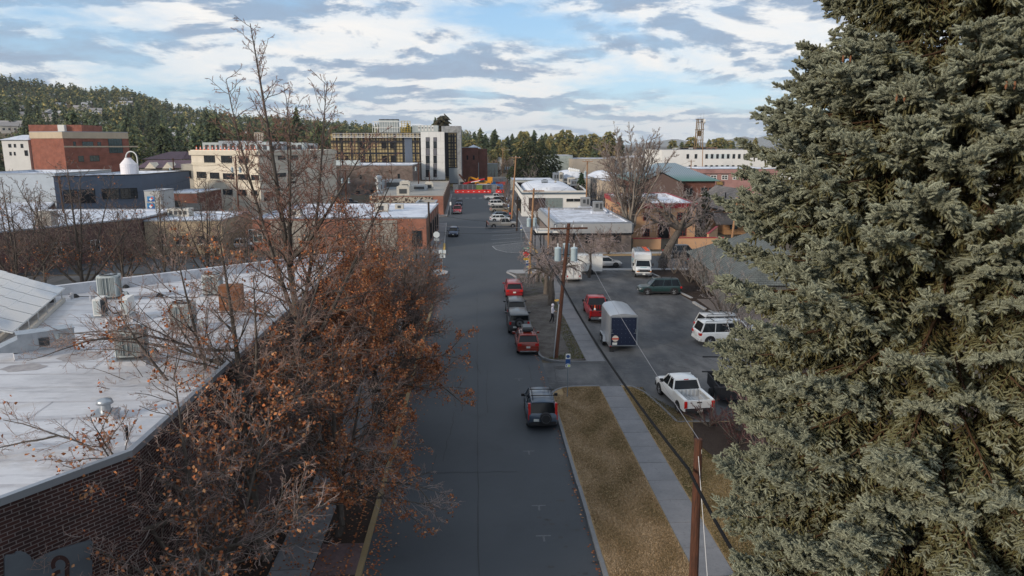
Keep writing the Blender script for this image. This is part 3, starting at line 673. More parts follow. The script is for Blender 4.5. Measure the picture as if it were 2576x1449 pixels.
# B7 long grey-brown brick wall building
yf = 245.
b7, pl = building('brick_warehouse', 'large grey brown windowless brick wall building with snowy roof', 'building', [XY(780, yf), XY(1038, yf), (XY(1038, yf)[0], 280), (XY(780, yf)[0], 280)], HZ(1038, 416, yf), BR_grey, M_snow, par=.5)
pxwins(b7, pl[0], pl[1], [(1000, 437, 1006, 449), (950, 438, 955, 449), (905, 440, 910, 450), (896, 480, 906, 492), (932, 478, 941, 490), (840, 481, 852, 492)], nx=1, frame=M_dframe)
for k, (px, py) in enumerate(((845, 412), (885, 414))):
    x, y = XY(px, 255); boxthing('roof_unit', ('white roof unit at the left end of the grey brown brick warehouse', 'pale framed unit on the grey brown brick warehouse roof')[k], 'roof unit', (x, y, HZ(1038, 416, yf)-.3), (6, 3, 1.8), M_unit)
# B8 construction tower block
yf = 283.; ht = HZ(1090, 332, yf)
M_ins = brickm('insulation_grid', (.36, .285, .15), (.31, .24, .125), (.014, .014, .018), bw=1.15, bh=1.2, ms=.13, dirt=.15)
for nn in M_ins.node_tree.nodes:
    if nn.type == 'TEX_BRICK': nn.offset = 0.
M_black = mat('black_barrier', (.012, .013, .017), rough=.6)
xl, x1, x2, x3 = XY(835, yf)[0], XY(1062, yf)[0], XY(1127, yf)[0], XY(1151, yf)[0]
b8, pl = building('office_under_construction', 'tall office block under construction, black and tan insulation grid beside a white panelled bay', 'building', [(xl, yf), (x3, yf), (x3, yf+50), (xl, yf+50)], ht-.3, M_ins, M_groof, par=.4, cap=M_dframe)
p, q = pl[0], pl[1]
def u8(px): return onwall(px, 400, p, q)[0]
b = MB()
for px0, px1 in ((847, 851), (858, 863), (884, 888), (903, 906), (914, 919), (930, 934), (945, 949), (975, 978), (993, 997), (1013, 1018), (1044, 1048), (1055, 1058)): strip(b, p, q, u8(px0), u8(px1), 3, ht-.4, -.02, .12, 0)
for z in (4.2, 8.6, 13.0, 17.4): strip(b, p, q, 0, u8(1060), z-.35, z+.35, -.02, .10, 0)
b.build('black_barrier', M_black, b8)
for r in ((961, 356, 972, 374), (981, 356, 991, 374), (962, 391, 973, 410), (983, 391, 993, 410), (906, 357, 914, 376), (926, 357, 933, 376), (880, 360, 885, 372), (868, 392, 876, 408), (908, 392, 915, 410), (928, 392, 935, 410)):
    pxwins(b8, p, q, [r], frame=M_black, glass=M_dark, nx=1, out=.16)
b = MB()
for i in range(7): c = u8(1020)+i*.42; strip(b, p, q, c, c+.2, 0, ht-2, -.02, .35, 0)
strip(b, p, q, u8(1019), u8(1037), 0, ht-2, -.02, .22, 0); b.build('corrugated_panel', mat('blue_grey_metal', (.16, .19, .24), rough=.5, metal=.3), b8)
# white bay
wb = MB(); wz0 = HZ(1090, 452, yf-3)
wb.prism(ccw(rect(x1, XY(1120, yf)[0], yf-3, yf+6)), wz0, ht, 0); wb.build('white_bay', M_wst, b8)
pw, qw = (x1, yf-3.), (XY(1120, yf)[0], yf-3.)
b = MB()
for z in np.linspace(wz0+1.4, ht-3.5, 6): strip(b, pw, qw, 0, None, z, z+.06, -.01, .012, 0)
for f in (.33, .62, .8): strip(b, pw, qw, 9.4*f, 9.4*f+.06, ht-3.2, ht-.1, -.01, .014, 0)
b.build('panel_joint', mat('joint_grey', (.35, .35, .35)), b8)
M_spand = mat('spandrel_grey', (.13, .13, .15), rough=.4)
for X0, X1 in ((1071, 1081), (1090, 1099)):
    for y0, y1, g_ in ((345, 355, M_spand), (355, 374, M_glass), (374, 391, M_spand), (391, 411, M_glass), (411, 426, M_spand), (426, 446, M_glass)):
        pxwins(b8, pw, qw, [(X0, y0+.3, X1, y1-.3)], frame=M_black, glass=g_, nx=1, out=.08, fw=.1)
# dark reveal, louvred bay, shaft
b = MB(); strip(b, p, q, u8(1120), u8(1129), 4, ht-.4, -.02, .3, 0)
for px in (1137, 1143, 1149): strip(b, p, q, u8(px)-.25, u8(px)+.25, 7.5, ht-.5, -.02, .14, 0)
for z in (7.5, 11, 14.5, 17.2, ht-1.5): strip(b, p, q, u8(1129), None, z-.2, z+.2, -.02, .15, 0)
b.build('black_barrier', M_black, b8)
b = MB(); strip(b, p, q, u8(1129), None, 1.5, 7.3, -.02, .2, 0)
for i in range(9): c = u8(1129.5)+i*.4; strip(b, p, q, c, c+.12, 1.5, 7.3, .2, .3, 0)
b.build('corrugated_panel', mat('grey_metal_siding', (.22, .25, .27), rough=.5, metal=.4), b8)
b = MB(); b.prism(ccw(rect(x3+.02, XY(1161, yf)[0], yf-.5, yf+14)), 0, HZ(1155, 317, yf), 0); b.prism(ccw(rect(XY(1111, yf)[0], x3-.02, yf+5, yf+14)), ht-.6, HZ(1155, 317, yf+5), 0); b.build('stair_shaft', BR_cmu, b8)
# things on its roof
zt = ht-.65
t = thing('cooling_unit', 'big framed cooling unit with four fans on the construction block roof', 'roof unit', (0, 0, 0))
xa, xb = XY(943, yf+8)[0], XY(1010, yf+8)[0]; za, zb = zt+.02, HZ(970, 306, yf+8)
b = MB()
for x in np.linspace(xa, xb, 12):
    for y in (yf+6, yf+12): b.box((x, y, (za+zb)/2), (.16, .16, zb-za))
for z in (za+.1, (za+zb)/2, zb): 
    for y in (yf+6, yf+12): b.box(((xa+xb)/2, y, z), (xb-xa, .2, .2))
b.build('frame', M_wframe, t)
b = MB(); b.box(((xa+xb)/2+.8, yf+9, (za+zb)/2+.5), ((xb-xa)*.72, 4, zb-za)); b.build('body', M_unit, t)
for i in range(4):
    b = MB(); b.lathe([(1.0, 0), (1.0, .5), (.8, .5), (.8, .1)], (xa+3.2+i*2.0, yf+9, zb+.48), 14, caps=False); b.lathe([(.78, .25), (0, .25)], (xa+3.2+i*2.0, yf+9, zb+.48), 14, caps=False); b.build('fan', M_unitd, t)
t = thing('air_handler', 'long grey roof unit with five round ports on the construction block', 'roof unit', (0, 0, 0))
xa, xb = XY(1040, yf+9)[0], XY(1104, yf+9)[0]; zb = HZ(1060, 315.5, yf+9)
b = MB(); b.prism(ccw(rect(xa, xb, yf+9, yf+14)), zt, zb, 0); b.build('body', M_unit, t)
for i in range(5):
    x = xa+2.7+i*1.35; b = MB(); b.box((x, yf+8.95, zt+2.3), (.8, .1, 2.2)); b.build('panel', M_wframe, t); b = MB(); b.tube((x, yf+8.98, zt+2.4), (x, yf+8.8, zt+2.4), .26, n=12); b.build('port', M_glass, t)
t = thing('scaffold', 'yellow scaffold tower on the construction block roof', 'scaffold', (0, 0, 0)); b = MB(); xa = XY(1021, yf+7)[0]; zz_ = HZ(1021, 304, yf+7)
for x in (xa-1.2, xa, xa+1.2, xa+2.2):
    for y in (yf+6, yf+8): b.tube((x, y, zt), (x, y, zz_), .06, n=5)
for k in range(6):
    z = zt+(zz_-zt)*(k+.9)/6
    for y in (yf+6, yf+8): b.tube((xa-1.2, y, z), (xa+2.2, y, z), .05, n=5)
    b.tube((xa-1.2, yf+6, z), (xa, yf+6, z-1), .04, n=4); b.tube((xa, yf+8, z), (xa+1.2, yf+8, z-1), .04, n=4)
b.build('frame', mat('scaffold_yellow', (.45, .30, .05), rough=.6), t)
t = thing('swing_stage', 'white suspended work platform with railing across the insulation facade', 'platform', (0, 0, 0)); b = MB(); xa, xb = XY(842, yf-1.2)[0], XY(1061, yf-1.2)[0]
z0, z1 = HZ(1061, 345, yf-1.2), HZ(1061, 336, yf-1.2)
b.box(((xa+xb)/2, yf-1.2, z0), (xb-xa, .9, .28))
for z in ((z0+z1)/2, z1): b.box(((xa+xb)/2, yf-1.6, z), (xb-xa, .07, .09))
for x in np.linspace(xa, xb, 26): b.box((x, yf-1.6, (z0+z1)/2), (.07, .07, z1-z0))
for x in np.linspace(xa, xb-1.4, 25): b.tube((x, yf-1.6, z0), (x+.7, yf-1.6, (z0+z1)/2), .035, n=4)
b.build('rail', M_wframe, t)
b = MB()
for x in np.linspace(xa+2, xb-2, 6): b.tube((x, yf-1.2, z1), (x, yf-.6, ht), .03, n=4)
b.build('cable', M_dframe, t)
# B9 brown brick
yf = 300.
b9, pl = building('brick_hall', 'plain brown brick block with two slit windows beside the construction site', 'building', [XY(1162, yf), XY(1203, yf), (XY(1203, yf)[0], 325), (XY(1162, yf)[0], 325)], HZ(1180, 371, yf), BR_brown, M_groof, par=.5)
pxwins(b9, pl[0], pl[1], [(1173.5, 391, 1178, 402), (1189.5, 391, 1194, 402)], nx=1, frame=M_black, glass=M_dark)
wing = MB(); wing.prism(ccw(rect(XY(1203.5, yf)[0], XY(1226, yf)[0], yf+3, yf+22)), 0, HZ(1210, 375, yf), 0); wing.build('wing', BR_brown, b9)
b = MB(); b.tube((XY(1204, yf)[0], yf-.1, 1), (XY(1204, yf)[0], yf-.1, 9), .15, n=6); b.build('downpipe', M_galv, b9)
t = thing('hipped_skylight', 'white pyramid rooflight on the brown brick block', 'rooflight', (XY(1192, 312)[0], 312, HZ(1180, 371, yf)-.4)); b = MB(); b.mesh([(-3.4, -3, 0), (3.4, -3, 0), (3.4, 3, 0), (-3.4, 3, 0), (0, -1, 1.5), (0, 1, 1.5)], [(0, 1, 4), (1, 2, 5, 4), (2, 3, 5), (3, 0, 4, 5)]); b.build('glazing', M_snow, t)
# B6 cream office building
A6, C6, R6 = XY(484, 182), XY(652, 168), XY(846, 197); h6 = HZ(652, 379, 168)
back = (R6[0]-34, R6[1]+40)
b6, pl = building('cream_office', 'cream stucco office block with stepped storeys, ribbon windows and units on the roof', 'building', [A6, C6, R6, back, (A6[0]+8, A6[1]+30)], h6, M_cream, M_snow, par=.8, cap=mat('cream_coping', (.62, .58, .5), rough=.8))
pxwins(b6, A6, C6, [(514, 391, 541, 410), (557, 392, 584, 411), (601, 393, 625, 412)], nx=4, out=.12)
pxwins(b6, A6, C6, [(562, 436, 590, 456), (633, 440, 652, 460), (600, 438, 624, 458), (496, 432, 519, 452), (529, 434, 552, 454)], nx=3, out=.12)
pxwins(b6, A6, C6, [(562, 476, 585, 490), (600, 477, 620, 492), (632, 478, 648, 492), (530, 474, 548, 489)], nx=3, out=.12)
pxwins(b6, C6, R6, [(699, 392, 717, 402), (729, 392, 749, 402), (788, 392, 797, 400), (698, 435, 719, 445), (731, 435, 752, 444), (728, 452, 743, 461)], nx=3, out=.12)
pxwins(b6, C6, R6, [(664, 483, 686, 505)], nx=3, ny=3, out=.12)
b = MB()
for pp, qq in ((A6, C6), (C6, R6)):
    for pyc in (419, 462): z = HZ(652, pyc-4, 168); strip(b, pp, qq, 0, None, z-.35, z+.35, -.02, .10, 0)
    strip(b, pp, qq, -.3 if pp is A6 else 0, None, h6-1.15, h6-.12, -.02, .4, 0)
b.build('cornice_band', mat('cream_band', (.55, .50, .41), c2=(.48, .44, .36), scale=.6, rough=.9), b6)
# lower stepped wing on its left
hA = HZ(456, 408, 200); Lp, Lq = XY(456, 181), XY(488, 181.8)
wing = MB(); wing.prism(ccw([Lp, (Lq[0], Lq[1]), (Lq[0]+8, Lq[1]+20), (Lp[0]+8, Lp[1]+30)]), 0, hA, 0, 0); wing.build('wing', M_cream, b6)
pxwins(b6, Lp, Lq, [(463, 429, 481, 448)], nx=3, out=.15)
b = MB()
for px, Yc in ((470, 180), (510, 178), (550, 175), (590, 172)): x, y = XY(px, Yc, 500); b.box((x, y-.6, 2.1), (.7, .7, 4.2))
b.build('column', M_cream, b6)
# roof things: cones along the front parapet, AC units
cone_o = mat('cone_orange', (.8, .13, .03), rough=.6); cone_w = mat('cone_white', (.8, .8, .8), rough=.6)
def make_cone(label, loc, s=1., group=None):
    t = thing('traffic_cone', label, 'cone', loc, 0, group)
    b = MB(); b.box((0, 0, .02), (.36*s, .36*s, .04)); b.build('foot', cone_o, t)
    b = MB(); o_, w_ = b.mi(cone_o), b.mi(cone_w); b.lathe([(.14*s, .04), (.11*s, .25*s)], (0, 0, 0), 10, o_, caps=False); b.lathe([(.11*s, .25*s), (.08*s, .43*s)], (0, 0, 0), 10, w_, caps=False); b.lathe([(.08*s, .43*s), (.03*s, .72*s), (.0, .73*s)], (0, 0, 0), 10, o_, caps=False); b.build('cone', None, t)
    return t
k0 = None
for i in range(15):
    f = .08+i*.062; x = A6[0]+(C6[0]-A6[0])*f; y = A6[1]+(C6[1]-A6[1])*f+.15; loc = (x+.1, y+.25, h6+.09)
    if k0 is None: k0 = make_cone('orange and white marker cone in the row along the cream office roof edge', loc, 1.35, 'marker cones along the cream office roof edge')
    else: dup(k0, loc)
def ac_box(label, x, y, z, d, m=M_unit, group=None, rz=0):
    t = thing('roof_unit', label, 'roof unit', (x, y, z), rz, group); b = MB(); b.box((0, 0, d[2]/2+.1), d); b.box((0, 0, .05), (d[0]+.2, d[1]+.2, .1)); b.build('body', m, t)
    b = MB()
    for i in range(4): b.box((-d[0]*.33+i*d[0]*.22, -d[1]/2-.02, d[2]*.55), (d[0]*.14, .04, d[2]*.5))
    b.build('grille', M_unitd, t); b = MB(); b.lathe([(min(d[:2])*.35, 0), (min(d[:2])*.35, .12), (min(d[:2])*.28, .12), (0, .05)], (0, 0, d[2]+.1), 12); b.build('fan', M_unitd, t)
    return t
for i, (px, Y, d) in enumerate(((549, 205, (7, 4, 2.6)), (600, 200, (9, 4, 3.0)), (650, 198, (7, 4, 2.6)), (690, 205, (6, 4, 2.8)), (735, 212, (8, 4, 2.6)), (775, 218, (5, 4, 2.4)))):
    x, y = XY(px, Y, 372); ac_box(['grey roof unit nearest the cone row corner of the cream office', 'long pale air handler in the middle of the cream office roof', 'dark grey roof unit behind the cream office front corner', 'roof unit with white top on the cream office, right of the front corner', 'wide grey unit over the shaded side of the cream office', 'small far unit at the shaded end of the cream office roof'][i], x, y, h6-.75, d, (M_unit, M_galv)[i % 2])
# B10 red brick with tan cornice
yb = 228.; h10 = HZ(160, 331, yb)
L1, C1, R1 = XY(78, 234, 360), XY(160, yb, 360), XY(324, 240, 360)
b10, pl = building('red_brick_office', 'red brick office with tan cornice and teal windows at the foot of the hill', 'building', [L1, C1, R1, XY(321, 272, 360), (L1[0]-2, 275)], h10, BR_red, M_groof, par=.6)
b = MB()
for pp, qq in ((L1, C1), (C1, R1)): strip(b, pp, qq, -.1, None, h10-2.0, h10-.12, -.02, .18, 0)
strip(b, C1, R1, 0, 21, HZ(160, 369, yb)-.2, HZ(160, 369, yb)+.2, -.02, .12, 0)
b.build('cornice', M_stucco('tan_trim', (.48, .40, .30)), b10)
pxwins(b10, C1, R1, [(184, 356, 191, 368), (207, 356, 235, 369), (245, 357, 254, 369), (197, 392, 211, 407), (226, 391, 250, 406)], glass=M_glass2, nx=3, out=.1)
pxwins(b10, C1, R1, [(273, 348, 308, 385)], glass=M_glass2, nx=5, ny=4, out=.12)
b = MB(); x0, x1_ = XY(86, 245)[0], XY(218, 245)[0]; b.prism(ccw(rect(x0, x1_, 245, 258)), h10-.6, HZ(150, 314, 245), 0); b.build('penthouse', BR_red, b10)
b = MB(); b.prism(ccw(rect(XY(160, 244)[0], XY(176, 244)[0], 243.6, 245)), h10-.6, HZ(150, 314, 244), 0); b.build('vent_panel', M_wframe, b10)
# Victorian white house
t, pl = building('white_house', 'white two storey house with low hipped roof left of the red brick office', 'house', rect(XY(14, 235)[0], XY(80, 235)[0], 235, 247), HZ(40, 352, 235), M_wst, M_snow, par=0)
z = HZ(40, 352, 235); b = MB(); (xa, ya), (xb, yb_) = pl[0], pl[2]
b.mesh([(xa-.6, ya-.6, z), (xb+.6, ya-.6, z), (xb+.6, yb_+.6, z), (xa-.6, yb_+.6, z), (xa+3, (ya+yb_)/2, z+1.6), (xb-3, (ya+yb_)/2, z+1.6)], [(0, 1, 5, 4), (1, 2, 5), (2, 3, 4, 5), (3, 0, 4), (3, 2, 1, 0)]); b.build('hip_roof', M_snow, t)
pxwins(t, pl[0], pl[1], [(21, 362, 28, 371), (35, 362, 40, 371), (62, 378, 70, 392), (24, 382, 29, 391), (35, 382, 39, 391), (52, 362, 58, 372)], nx=1, out=.1)
# purple-roofed hall
M_purp = mat('purple_metal_roof', (.10, .045, .065), rough=.5, c2=(.075, .035, .05), scale=1., metal=.2)
t = thing('purple_roof_hall', 'long hall with purple metal roof and cream gable dormers beyond the white tank', 'building', (0, 0, 0))
ya = 222.; xa, xb = XY(352, ya)[0], XY(462, ya)[0]; ze, zr = HZ(400, 421, ya), HZ(400, 403, ya+8)
b = MB(); b.prism(ccw(rect(xa, xb, ya, ya+16)), 0, ze, 0); b.build('wall', M_greyst, t)
b = MB(); b.mesh([(xa-.8, ya-.9, ze-.1), (xb+.8, ya-.9, ze-.1), (xb+.8, ya+16.9, ze-.1), (xa-.8, ya+16.9, ze-.1), (xa-.8, ya+8, zr), (xb+.8, ya+8, zr)], [(0, 1, 5, 4), (2, 3, 4, 5), (1, 2, 5), (3, 0, 4), (3, 2, 1, 0)]); b.build('roof', M_purp, t)
for px in (379, 423):
    x = XY(px, ya-1)[0]; b = MB(); b.mesh([(x-1.6, ya-1.2, ze-.3), (x+1.6, ya-1.2, ze-.3), (x, ya-1.2, ze+1.5), (x-1.6, ya+2, ze+.2), (x+1.6, ya+2, ze+.2), (x, ya+4, ze+1.5)], [(0, 1, 2), (0, 2, 5, 3), (1, 4, 5, 2)]); b.build('dormer', M_cream, t)
for i in range(7): x = xa+1.4+i*1.9; window(t, (xa, ya), (xb, ya), (x-xa, x-xa+1.2, ze-3.6, ze-1.3), nx=1)
t = thing('purple_roof_pavilion', 'hipped purple metal roof standing behind the purple-roofed hall', 'building', (0, 0, 0)); y0 = 262.
xa, xb = XY(368, y0)[0], XY(456, y0)[0]; ze, zr = HZ(400, 400, y0), HZ(400, 386, y0)
b = MB(); b.prism(ccw(rect(xa, xb, y0, y0+14)), 0, ze, 0); b.build('wall', M_cream, t)
b = MB(); b.mesh([(xa-1, y0-1, ze-.1), (xb+1, y0-1, ze-.1), (xb+1, y0+15, ze-.1), (xa-1, y0+15, ze-.1), (xa+6, y0+7, zr+.6), (xa+12, y0+7, zr+.6)], [(0, 1, 5, 4), (1, 2, 5), (2, 3, 4, 5), (3, 0, 4), (3, 2, 1, 0)]); b.build('roof', M_purp, t)
# B2 slate building, with the white tank on it
S0, S1 = XY(132, 141), XY(354, 150); h2 = HZ(350, 439, 150)
b2_, pl = building('slate_building', 'dark slate blue panelled building with a long band of windows', 'building', [S0, S1, (S1[0]+1, 172), (S0[0], 172)], h2, M_slate, M_snow, par=.4, cap=M_dframe)
pxwins(b2_, S0, S1, [(160, 477, 196, 511), (200, 476, 240, 511)], nx=4, ny=2, frame=M_black, out=.1); pxwins(b2_, S0, S1, [(256, 474, 300, 501), (302, 473, 346, 500)], nx=4, ny=3, frame=M_black, out=.1)
b = MB(); z = HZ(350, 515, 150); strip(b, S0, S1, 2, None, z-1.1, z+.1, -.02, .35, 0); b.build('ledge', M_slate, b2_)
b = MB(); strip(b, S0, S1, 1, 16, .2, 2.2, -.02, .12, 0); b.build('shopfront', M_dark, b2_)
def tank():
    x, y = XY(324, 160, 420); z0 = h2-.35; s = .0895*160/160*1.0
    t = thing('white_tank', 'white ribbed silo tank with a cone top and arched pipe on the slate building roof', 'tank', (x, y, z0)); b = MB(); H = HZ(324, 397, 160)-z0; r = 18.5/1790*163
    b.lathe([(r, 0), (r, H*.42), (r*1.02, H*.45), (r, H*.48), (r, H*.62), (r*.4, H*.95), (r*.4, H), (0, H)], (0, 0, 0), 24); b.build('tank', mat('white_tank_paint', (.68, .66, .68), rough=.5), t)
    b = MB(); pts = [(r+.25, 0, 0), (r+.25, 0, H*1.0)]+[(r*.45+(r*.55+.25)*math.cos(a), 0, H*1.0+(r*.62)*math.sin(a)*1.3) for a in np.linspace(0, math.pi, 9)[1:]]
    pts += [(pts[-1][0], 0, H*.8)]; b.path(pts, .13, 6); b.build('arch_pipe', M_wframe, t)
tank()
# B11 far-left pale walls and snowy roofs
t, pl = building('pale_warehouse', 'pale blue grey windowless warehouse wall at the left edge of the town', 'building', [XY(-90, 152), XY(136, 152), (XY(136, 152)[0], 175), (XY(-90, 152)[0], 175)], HZ(100, 437, 152), M_stucco('pale_blue_wall', (.42, .47, .52)), M_snow, par=.5)
t, pl = building('snowy_lean_to', 'low building with snow covered roof in front of the pale warehouse wall', 'building', [XY(-90, 128), XY(100, 128), (XY(128, 150)[0], 150), (XY(-90, 150)[0], 150)], HZ(60, 533, 128), BR_deep, M_snow, par=.2)
# B3 maroon brick and tan block
C3 = XY(360, 108.5, 600); h3 = HZ(360, 549, 108.5); L3 = P(0, 584, h3); d = (L3[0]-C3[0], L3[1]-C3[1])
t, pl = building('maroon_brick_shop', 'maroon brick building with a snow covered roof behind the bare trees on the left', 'building', [(C3[0]+d[0]*1.5, C3[1]+d[1]*1.5), C3, (C3[0], 124), (C3[0]-52, 124)], h3, BR_deep, M_snow, par=.3)
pxwins(t, pl[0], pl[1], [(228, 603, 252, 634), (130, 610, 155, 645)], frame=M_wframe, nx=2, ny=1, out=.08)
x, y = P(118, 562, h3); boxthing('roof_box', 'grey square chimney box on the snowy roof of the maroon brick shop', 'roof box', (x, y, h3-.3), (2.2, 1.6, 2.0), M_greyst)
T0, T1 = (C3[0]+.15, 109.0), XY(560, 109.0, 600); h3b = HZ(460, 555, 109.)
t, pl = building('tan_block_shop', 'tan block building with square windows between the maroon and orange brick shops', 'building', [T0, T1, (T1[0], 124), (T0[0], 124)], h3b, BR_tan, M_snow, par=.25)
pxwins(t, T0, T1, [(397, 593, 418, 615), (444, 593, 468, 615), (496, 593, 515, 613), (530, 594, 548, 612)], nx=2, out=.08, sill=M_cream)
x, y = P(455, 540, h3b); ac_box('white roof box on the snowy roof of the tan block shop', x, y, h3b-.25, (3.4, 2.2, 1.2), M_beige)
# mural column and shops beyond
yf = 134.; t, pl = building('mural_wall', 'narrow pale wall with two bright mountain posters', 'building', [XY(357, yf), XY(397, yf), (XY(397, yf)[0], 140), (XY(357, yf)[0], 140)], HZ(380, 480, yf), M_stucco('pale_grey_wall', (.46, .47, .47)), M_snow, par=.2)
p, q = pl[0], pl[1]
for y0, y1 in ((494, 507), (511, 526)):
    u0, za = onwall(371, y1, p, q); u1, zb = onwall(389, y0, p, q)
    b = MB(); w_, bl, rd, or_ = b.mi(mat('poster_white', (.7, .72, .75))), b.mi(mat('poster_blue', (.03, .10, .32))), b.mi(mat('poster_red', (.7, .08, .03))), b.mi(mat('poster_sky', (.05, .22, .45)))
    strip(b, p, q, u0, u1, za, zb, -.01, .04, or_); m_ = (u0+u1)/2
    def tri_(a, c, d_, o_, m): b.face([(p[0]+a[0], p[1]-o_, a[1]), (p[0]+c[0], p[1]-o_, c[1]), (p[0]+d_[0], p[1]-o_, d_[1])], m)
    hh = zb-za
    tri_((u0, za+.05), (u1, za+.05), (m_-.1, za+hh*.75), .045, w_); tri_((u0, za+.02), (m_, za+.02), (u0+.3, za+hh*.45), .05, bl); tri_((m_-.2, za+.02), (u1, za+.02), (u1-.3, za+hh*.5), .052, bl)
    tri_((m_-.1, za+hh*.55), (m_+.45, za+hh*.5), (m_+.2, za+hh*.92), .055, rd); b.build('poster', None, t)
yf = 148.; t, pl = building('rust_brick_shop', 'rust coloured brick shop with a grey awning beyond the mural wall', 'building', [XY(399, yf), XY(490, yf), (XY(490, yf)[0], 162), (XY(399, yf)[0], 162)], HZ(440, 486, yf), BR_brown, M_snow, par=.3)
b = MB(); strip(b, pl[0], pl[1], 4.2, 7.8, 3.2, 3.3, -.02, 1.6, 0); b.mesh([(pl[0][0]+4.0, yf-.05, 4.6), (pl[0][0]+8.2, yf-.05, 4.6), (pl[0][0]+8.5, yf-2.0, 3.4), (pl[0][0]+4.0, yf-2.0, 3.4)], [(3, 2, 1, 0), (0, 1, 2, 3)]); b.build('awning', mat('awning_grey', (.12, .13, .14), rough=.8), t)
pxwins(t, pl[0], pl[1], [(405, 500, 425, 520), (432, 505, 455, 525)], nx=2, out=.08)

# ------------- right side of the street
# R2 grey flat-roofed office
yf = 107.; h2r = HZ(1590, 560, yf)
f0, f1 = XY(1398, yf, 562), XY(1589, yf, 562); bk0, bk1 = P(1386, 524, h2r), P(1517, 523, h2r)
r2, pl = building('grey_office', 'single storey taupe brick office with deep grey fascia and patchy snow on its flat roof', 'building', [f0, f1, (f1[0]+.3, bk1[1]), (f0[0]-.2, bk0[1])], h2r, BR_off, M_sroof, par=.3, pw=.3)
b = MB()
for i in range(4): a, c = pl[i], pl[(i+1) % 4]; strip(b, a, c, -.35 if i in (0, 2) else 0, None, h2r-1.55, h2r-.105, -.02, .35 if i in (0, 2) else .3, 0)
b.build('fascia', M_gpan, r2)
b = MB()
for i in range(4): a, c = pl[i], pl[(i+1) % 4]; strip(b, a, c, -.36 if i in (0, 2) else 0, None, h2r-1.75, h2r-1.553, -.02, .37 if i in (0, 2) else .32, 0)
b.build('soffit', M_black, r2)
pxwins(r2, pl[0], pl[1], [(1473, 591, 1492, 611), (1543, 591, 1561, 611), (1432, 592, 1446, 612)], nx=2, out=.1, frame=M_dframe)
for k, (px, py, lab) in enumerate(((1472, 521, 'grey roof unit at the back edge of the taupe office roof'), (1504, 533, 'front roof unit with grilles on the taupe office roof'))):
    x, y = P(px, py, h2r); t = thing('roof_unit', lab, 'roof unit', (x, y, h2r-.25)); b = MB(); b.box((0, 0, .2), (2.4, 1.9, .4)); b.build('curb', M_snow, t); b = MB(); b.box((0, 0, .4+.85), (1.7, 1.4, 1.7)); b.build('body', mat('unit_steel', (.26, .27, .28), rough=.5, metal=.3), t)
    b = MB(); b.box((-.3, -.72, 1.4), (.5, .04, .7)); b.box((.4, -.72, 1.3), (.35, .04, 1.0)); b.build('grille', M_unitd, t)
t = thing('entry_canopy', 'black slatted entry canopy with a white framed skylight beside the taupe office', 'canopy', (0, 0, 0)); zc = 2.9
xa, xb = XY(1345, yf-1, 585)[0], f0[0]-.4
b = MB()
for i in range(9): b.box(((xa+xb)/2-.1, yf-.5+i*.7, zc), (xb-xa, .22, .12))
b.box((xa, yf+2.3, zc+.08), (.15, 6.4, .2)); b.box((xb, yf+2.3, zc+.08), (.15, 6.4, .2)); b.build('slat', M_black, t)
b = MB()
for x in (xa+.1, (xa+xb)/2, xb-.1):
    for y in (yf-.6, yf+4.9): b.box((x, y, zc/2), (.14, .14, zc))
b.build('post', M_black, t)
s0, s1 = AY(1352, 579, yf-.5), AY(1404, 579, yf-.5); b = MB(); zs = zc+.45
for a_, c_ in (((s0[0]+s1[0])/2, 'h'),): 
    for y in (yf-.6, yf+2.6): b.box((a_, y, zs), (s1[0]-s0[0]+.3, .35, .3))
    for x in (s0[0], s1[0]): b.box((x, yf+1.0, zs), (.35, 3.2, .3))
b.build('skylight_frame', M_wframe, t); b = MB(); b.box(((s0[0]+s1[0])/2, yf+1, zs-.05), (s1[0]-s0[0]-.2, 3.0, .1)); b.build('glass', M_glass, t)
# R1 white coffee building with a barrel roof
yf = 163.; h1r = HZ(1315, 481, yf)
f0, f1 = XY(1313, yf, 500), XY(1476, yf, 500)
r1, pl = building('white_coffee_building', 'white painted corner building with dark stripe and snow dusted barrel roof', 'building', [f0, f1, (f1[0]+3, 203), (f0[0]+.5, 203)], h1r, M_wst, M_dark, par=1.6, pw=.35, cap=M_wframe)
b = MB()
for i in range(4): strip(b, pl[i], pl[(i+1) % 4], 0, None, h1r-.75, h1r-.30, -.02, .08, 0)
b.build('stripe', mat('stripe_blue_grey', (.09, .12, .15), rough=.7), r1)
pxwins(r1, pl[0], pl[1], [(1330, 498, 1372, 530)], nx=1, frame=M_black, glass=mat('dark_recess', (.05, .038, .04), rough=.9), out=.12)
pxwins(r1, pl[0], pl[1], [(1373, 498, 1415, 530)], nx=12, ny=9, frame=mat('mortar_grey', (.3, .33, .33)), glass=mat('glass_block', (.14, .19, .19), rough=.25), out=.12)
pxwins(r1, pl[0], pl[1], [(1424, 499, 1463, 508)], nx=2, out=.1, frame=M_wframe)
u, z = onwall(1318.2, 467+(45)/1.59*.0+ 0, pl[0], pl[1]); u = .62
lettering('COFFEE', pl[0], pl[1], u, HZ(1318, 494, yf), .72, mat('sign_maroon', (.10, .03, .045)), r1, vertical=True)
p, q = pl[3], pl[0]
for i in range(7): window(r1, p, q, (4+i*5, 7.2+i*5, .5, 3.2), nx=2, out=.15)
b = MB(); strip(b, p, q, 2, 38, 3.6, 3.75, -.02, 1.6, 0); b.build('awning', M_black, r1)
xa, xb = pl[0][0]+.9, pl[1][0]-.9; ya, yb_ = 166., 202.; zb = h1r-1.2; N = 14; b = MB(); V = []
for i in range(N+1):
    a = math.pi*i/N; V += [(xa+(xb-xa)*(1-math.cos(a))/2, ya, zb+1.9*math.sin(a)**.8), (xa+(xb-xa)*(1-math.cos(a))/2+1.2, yb_, zb+1.9*math.sin(a)**.8)]
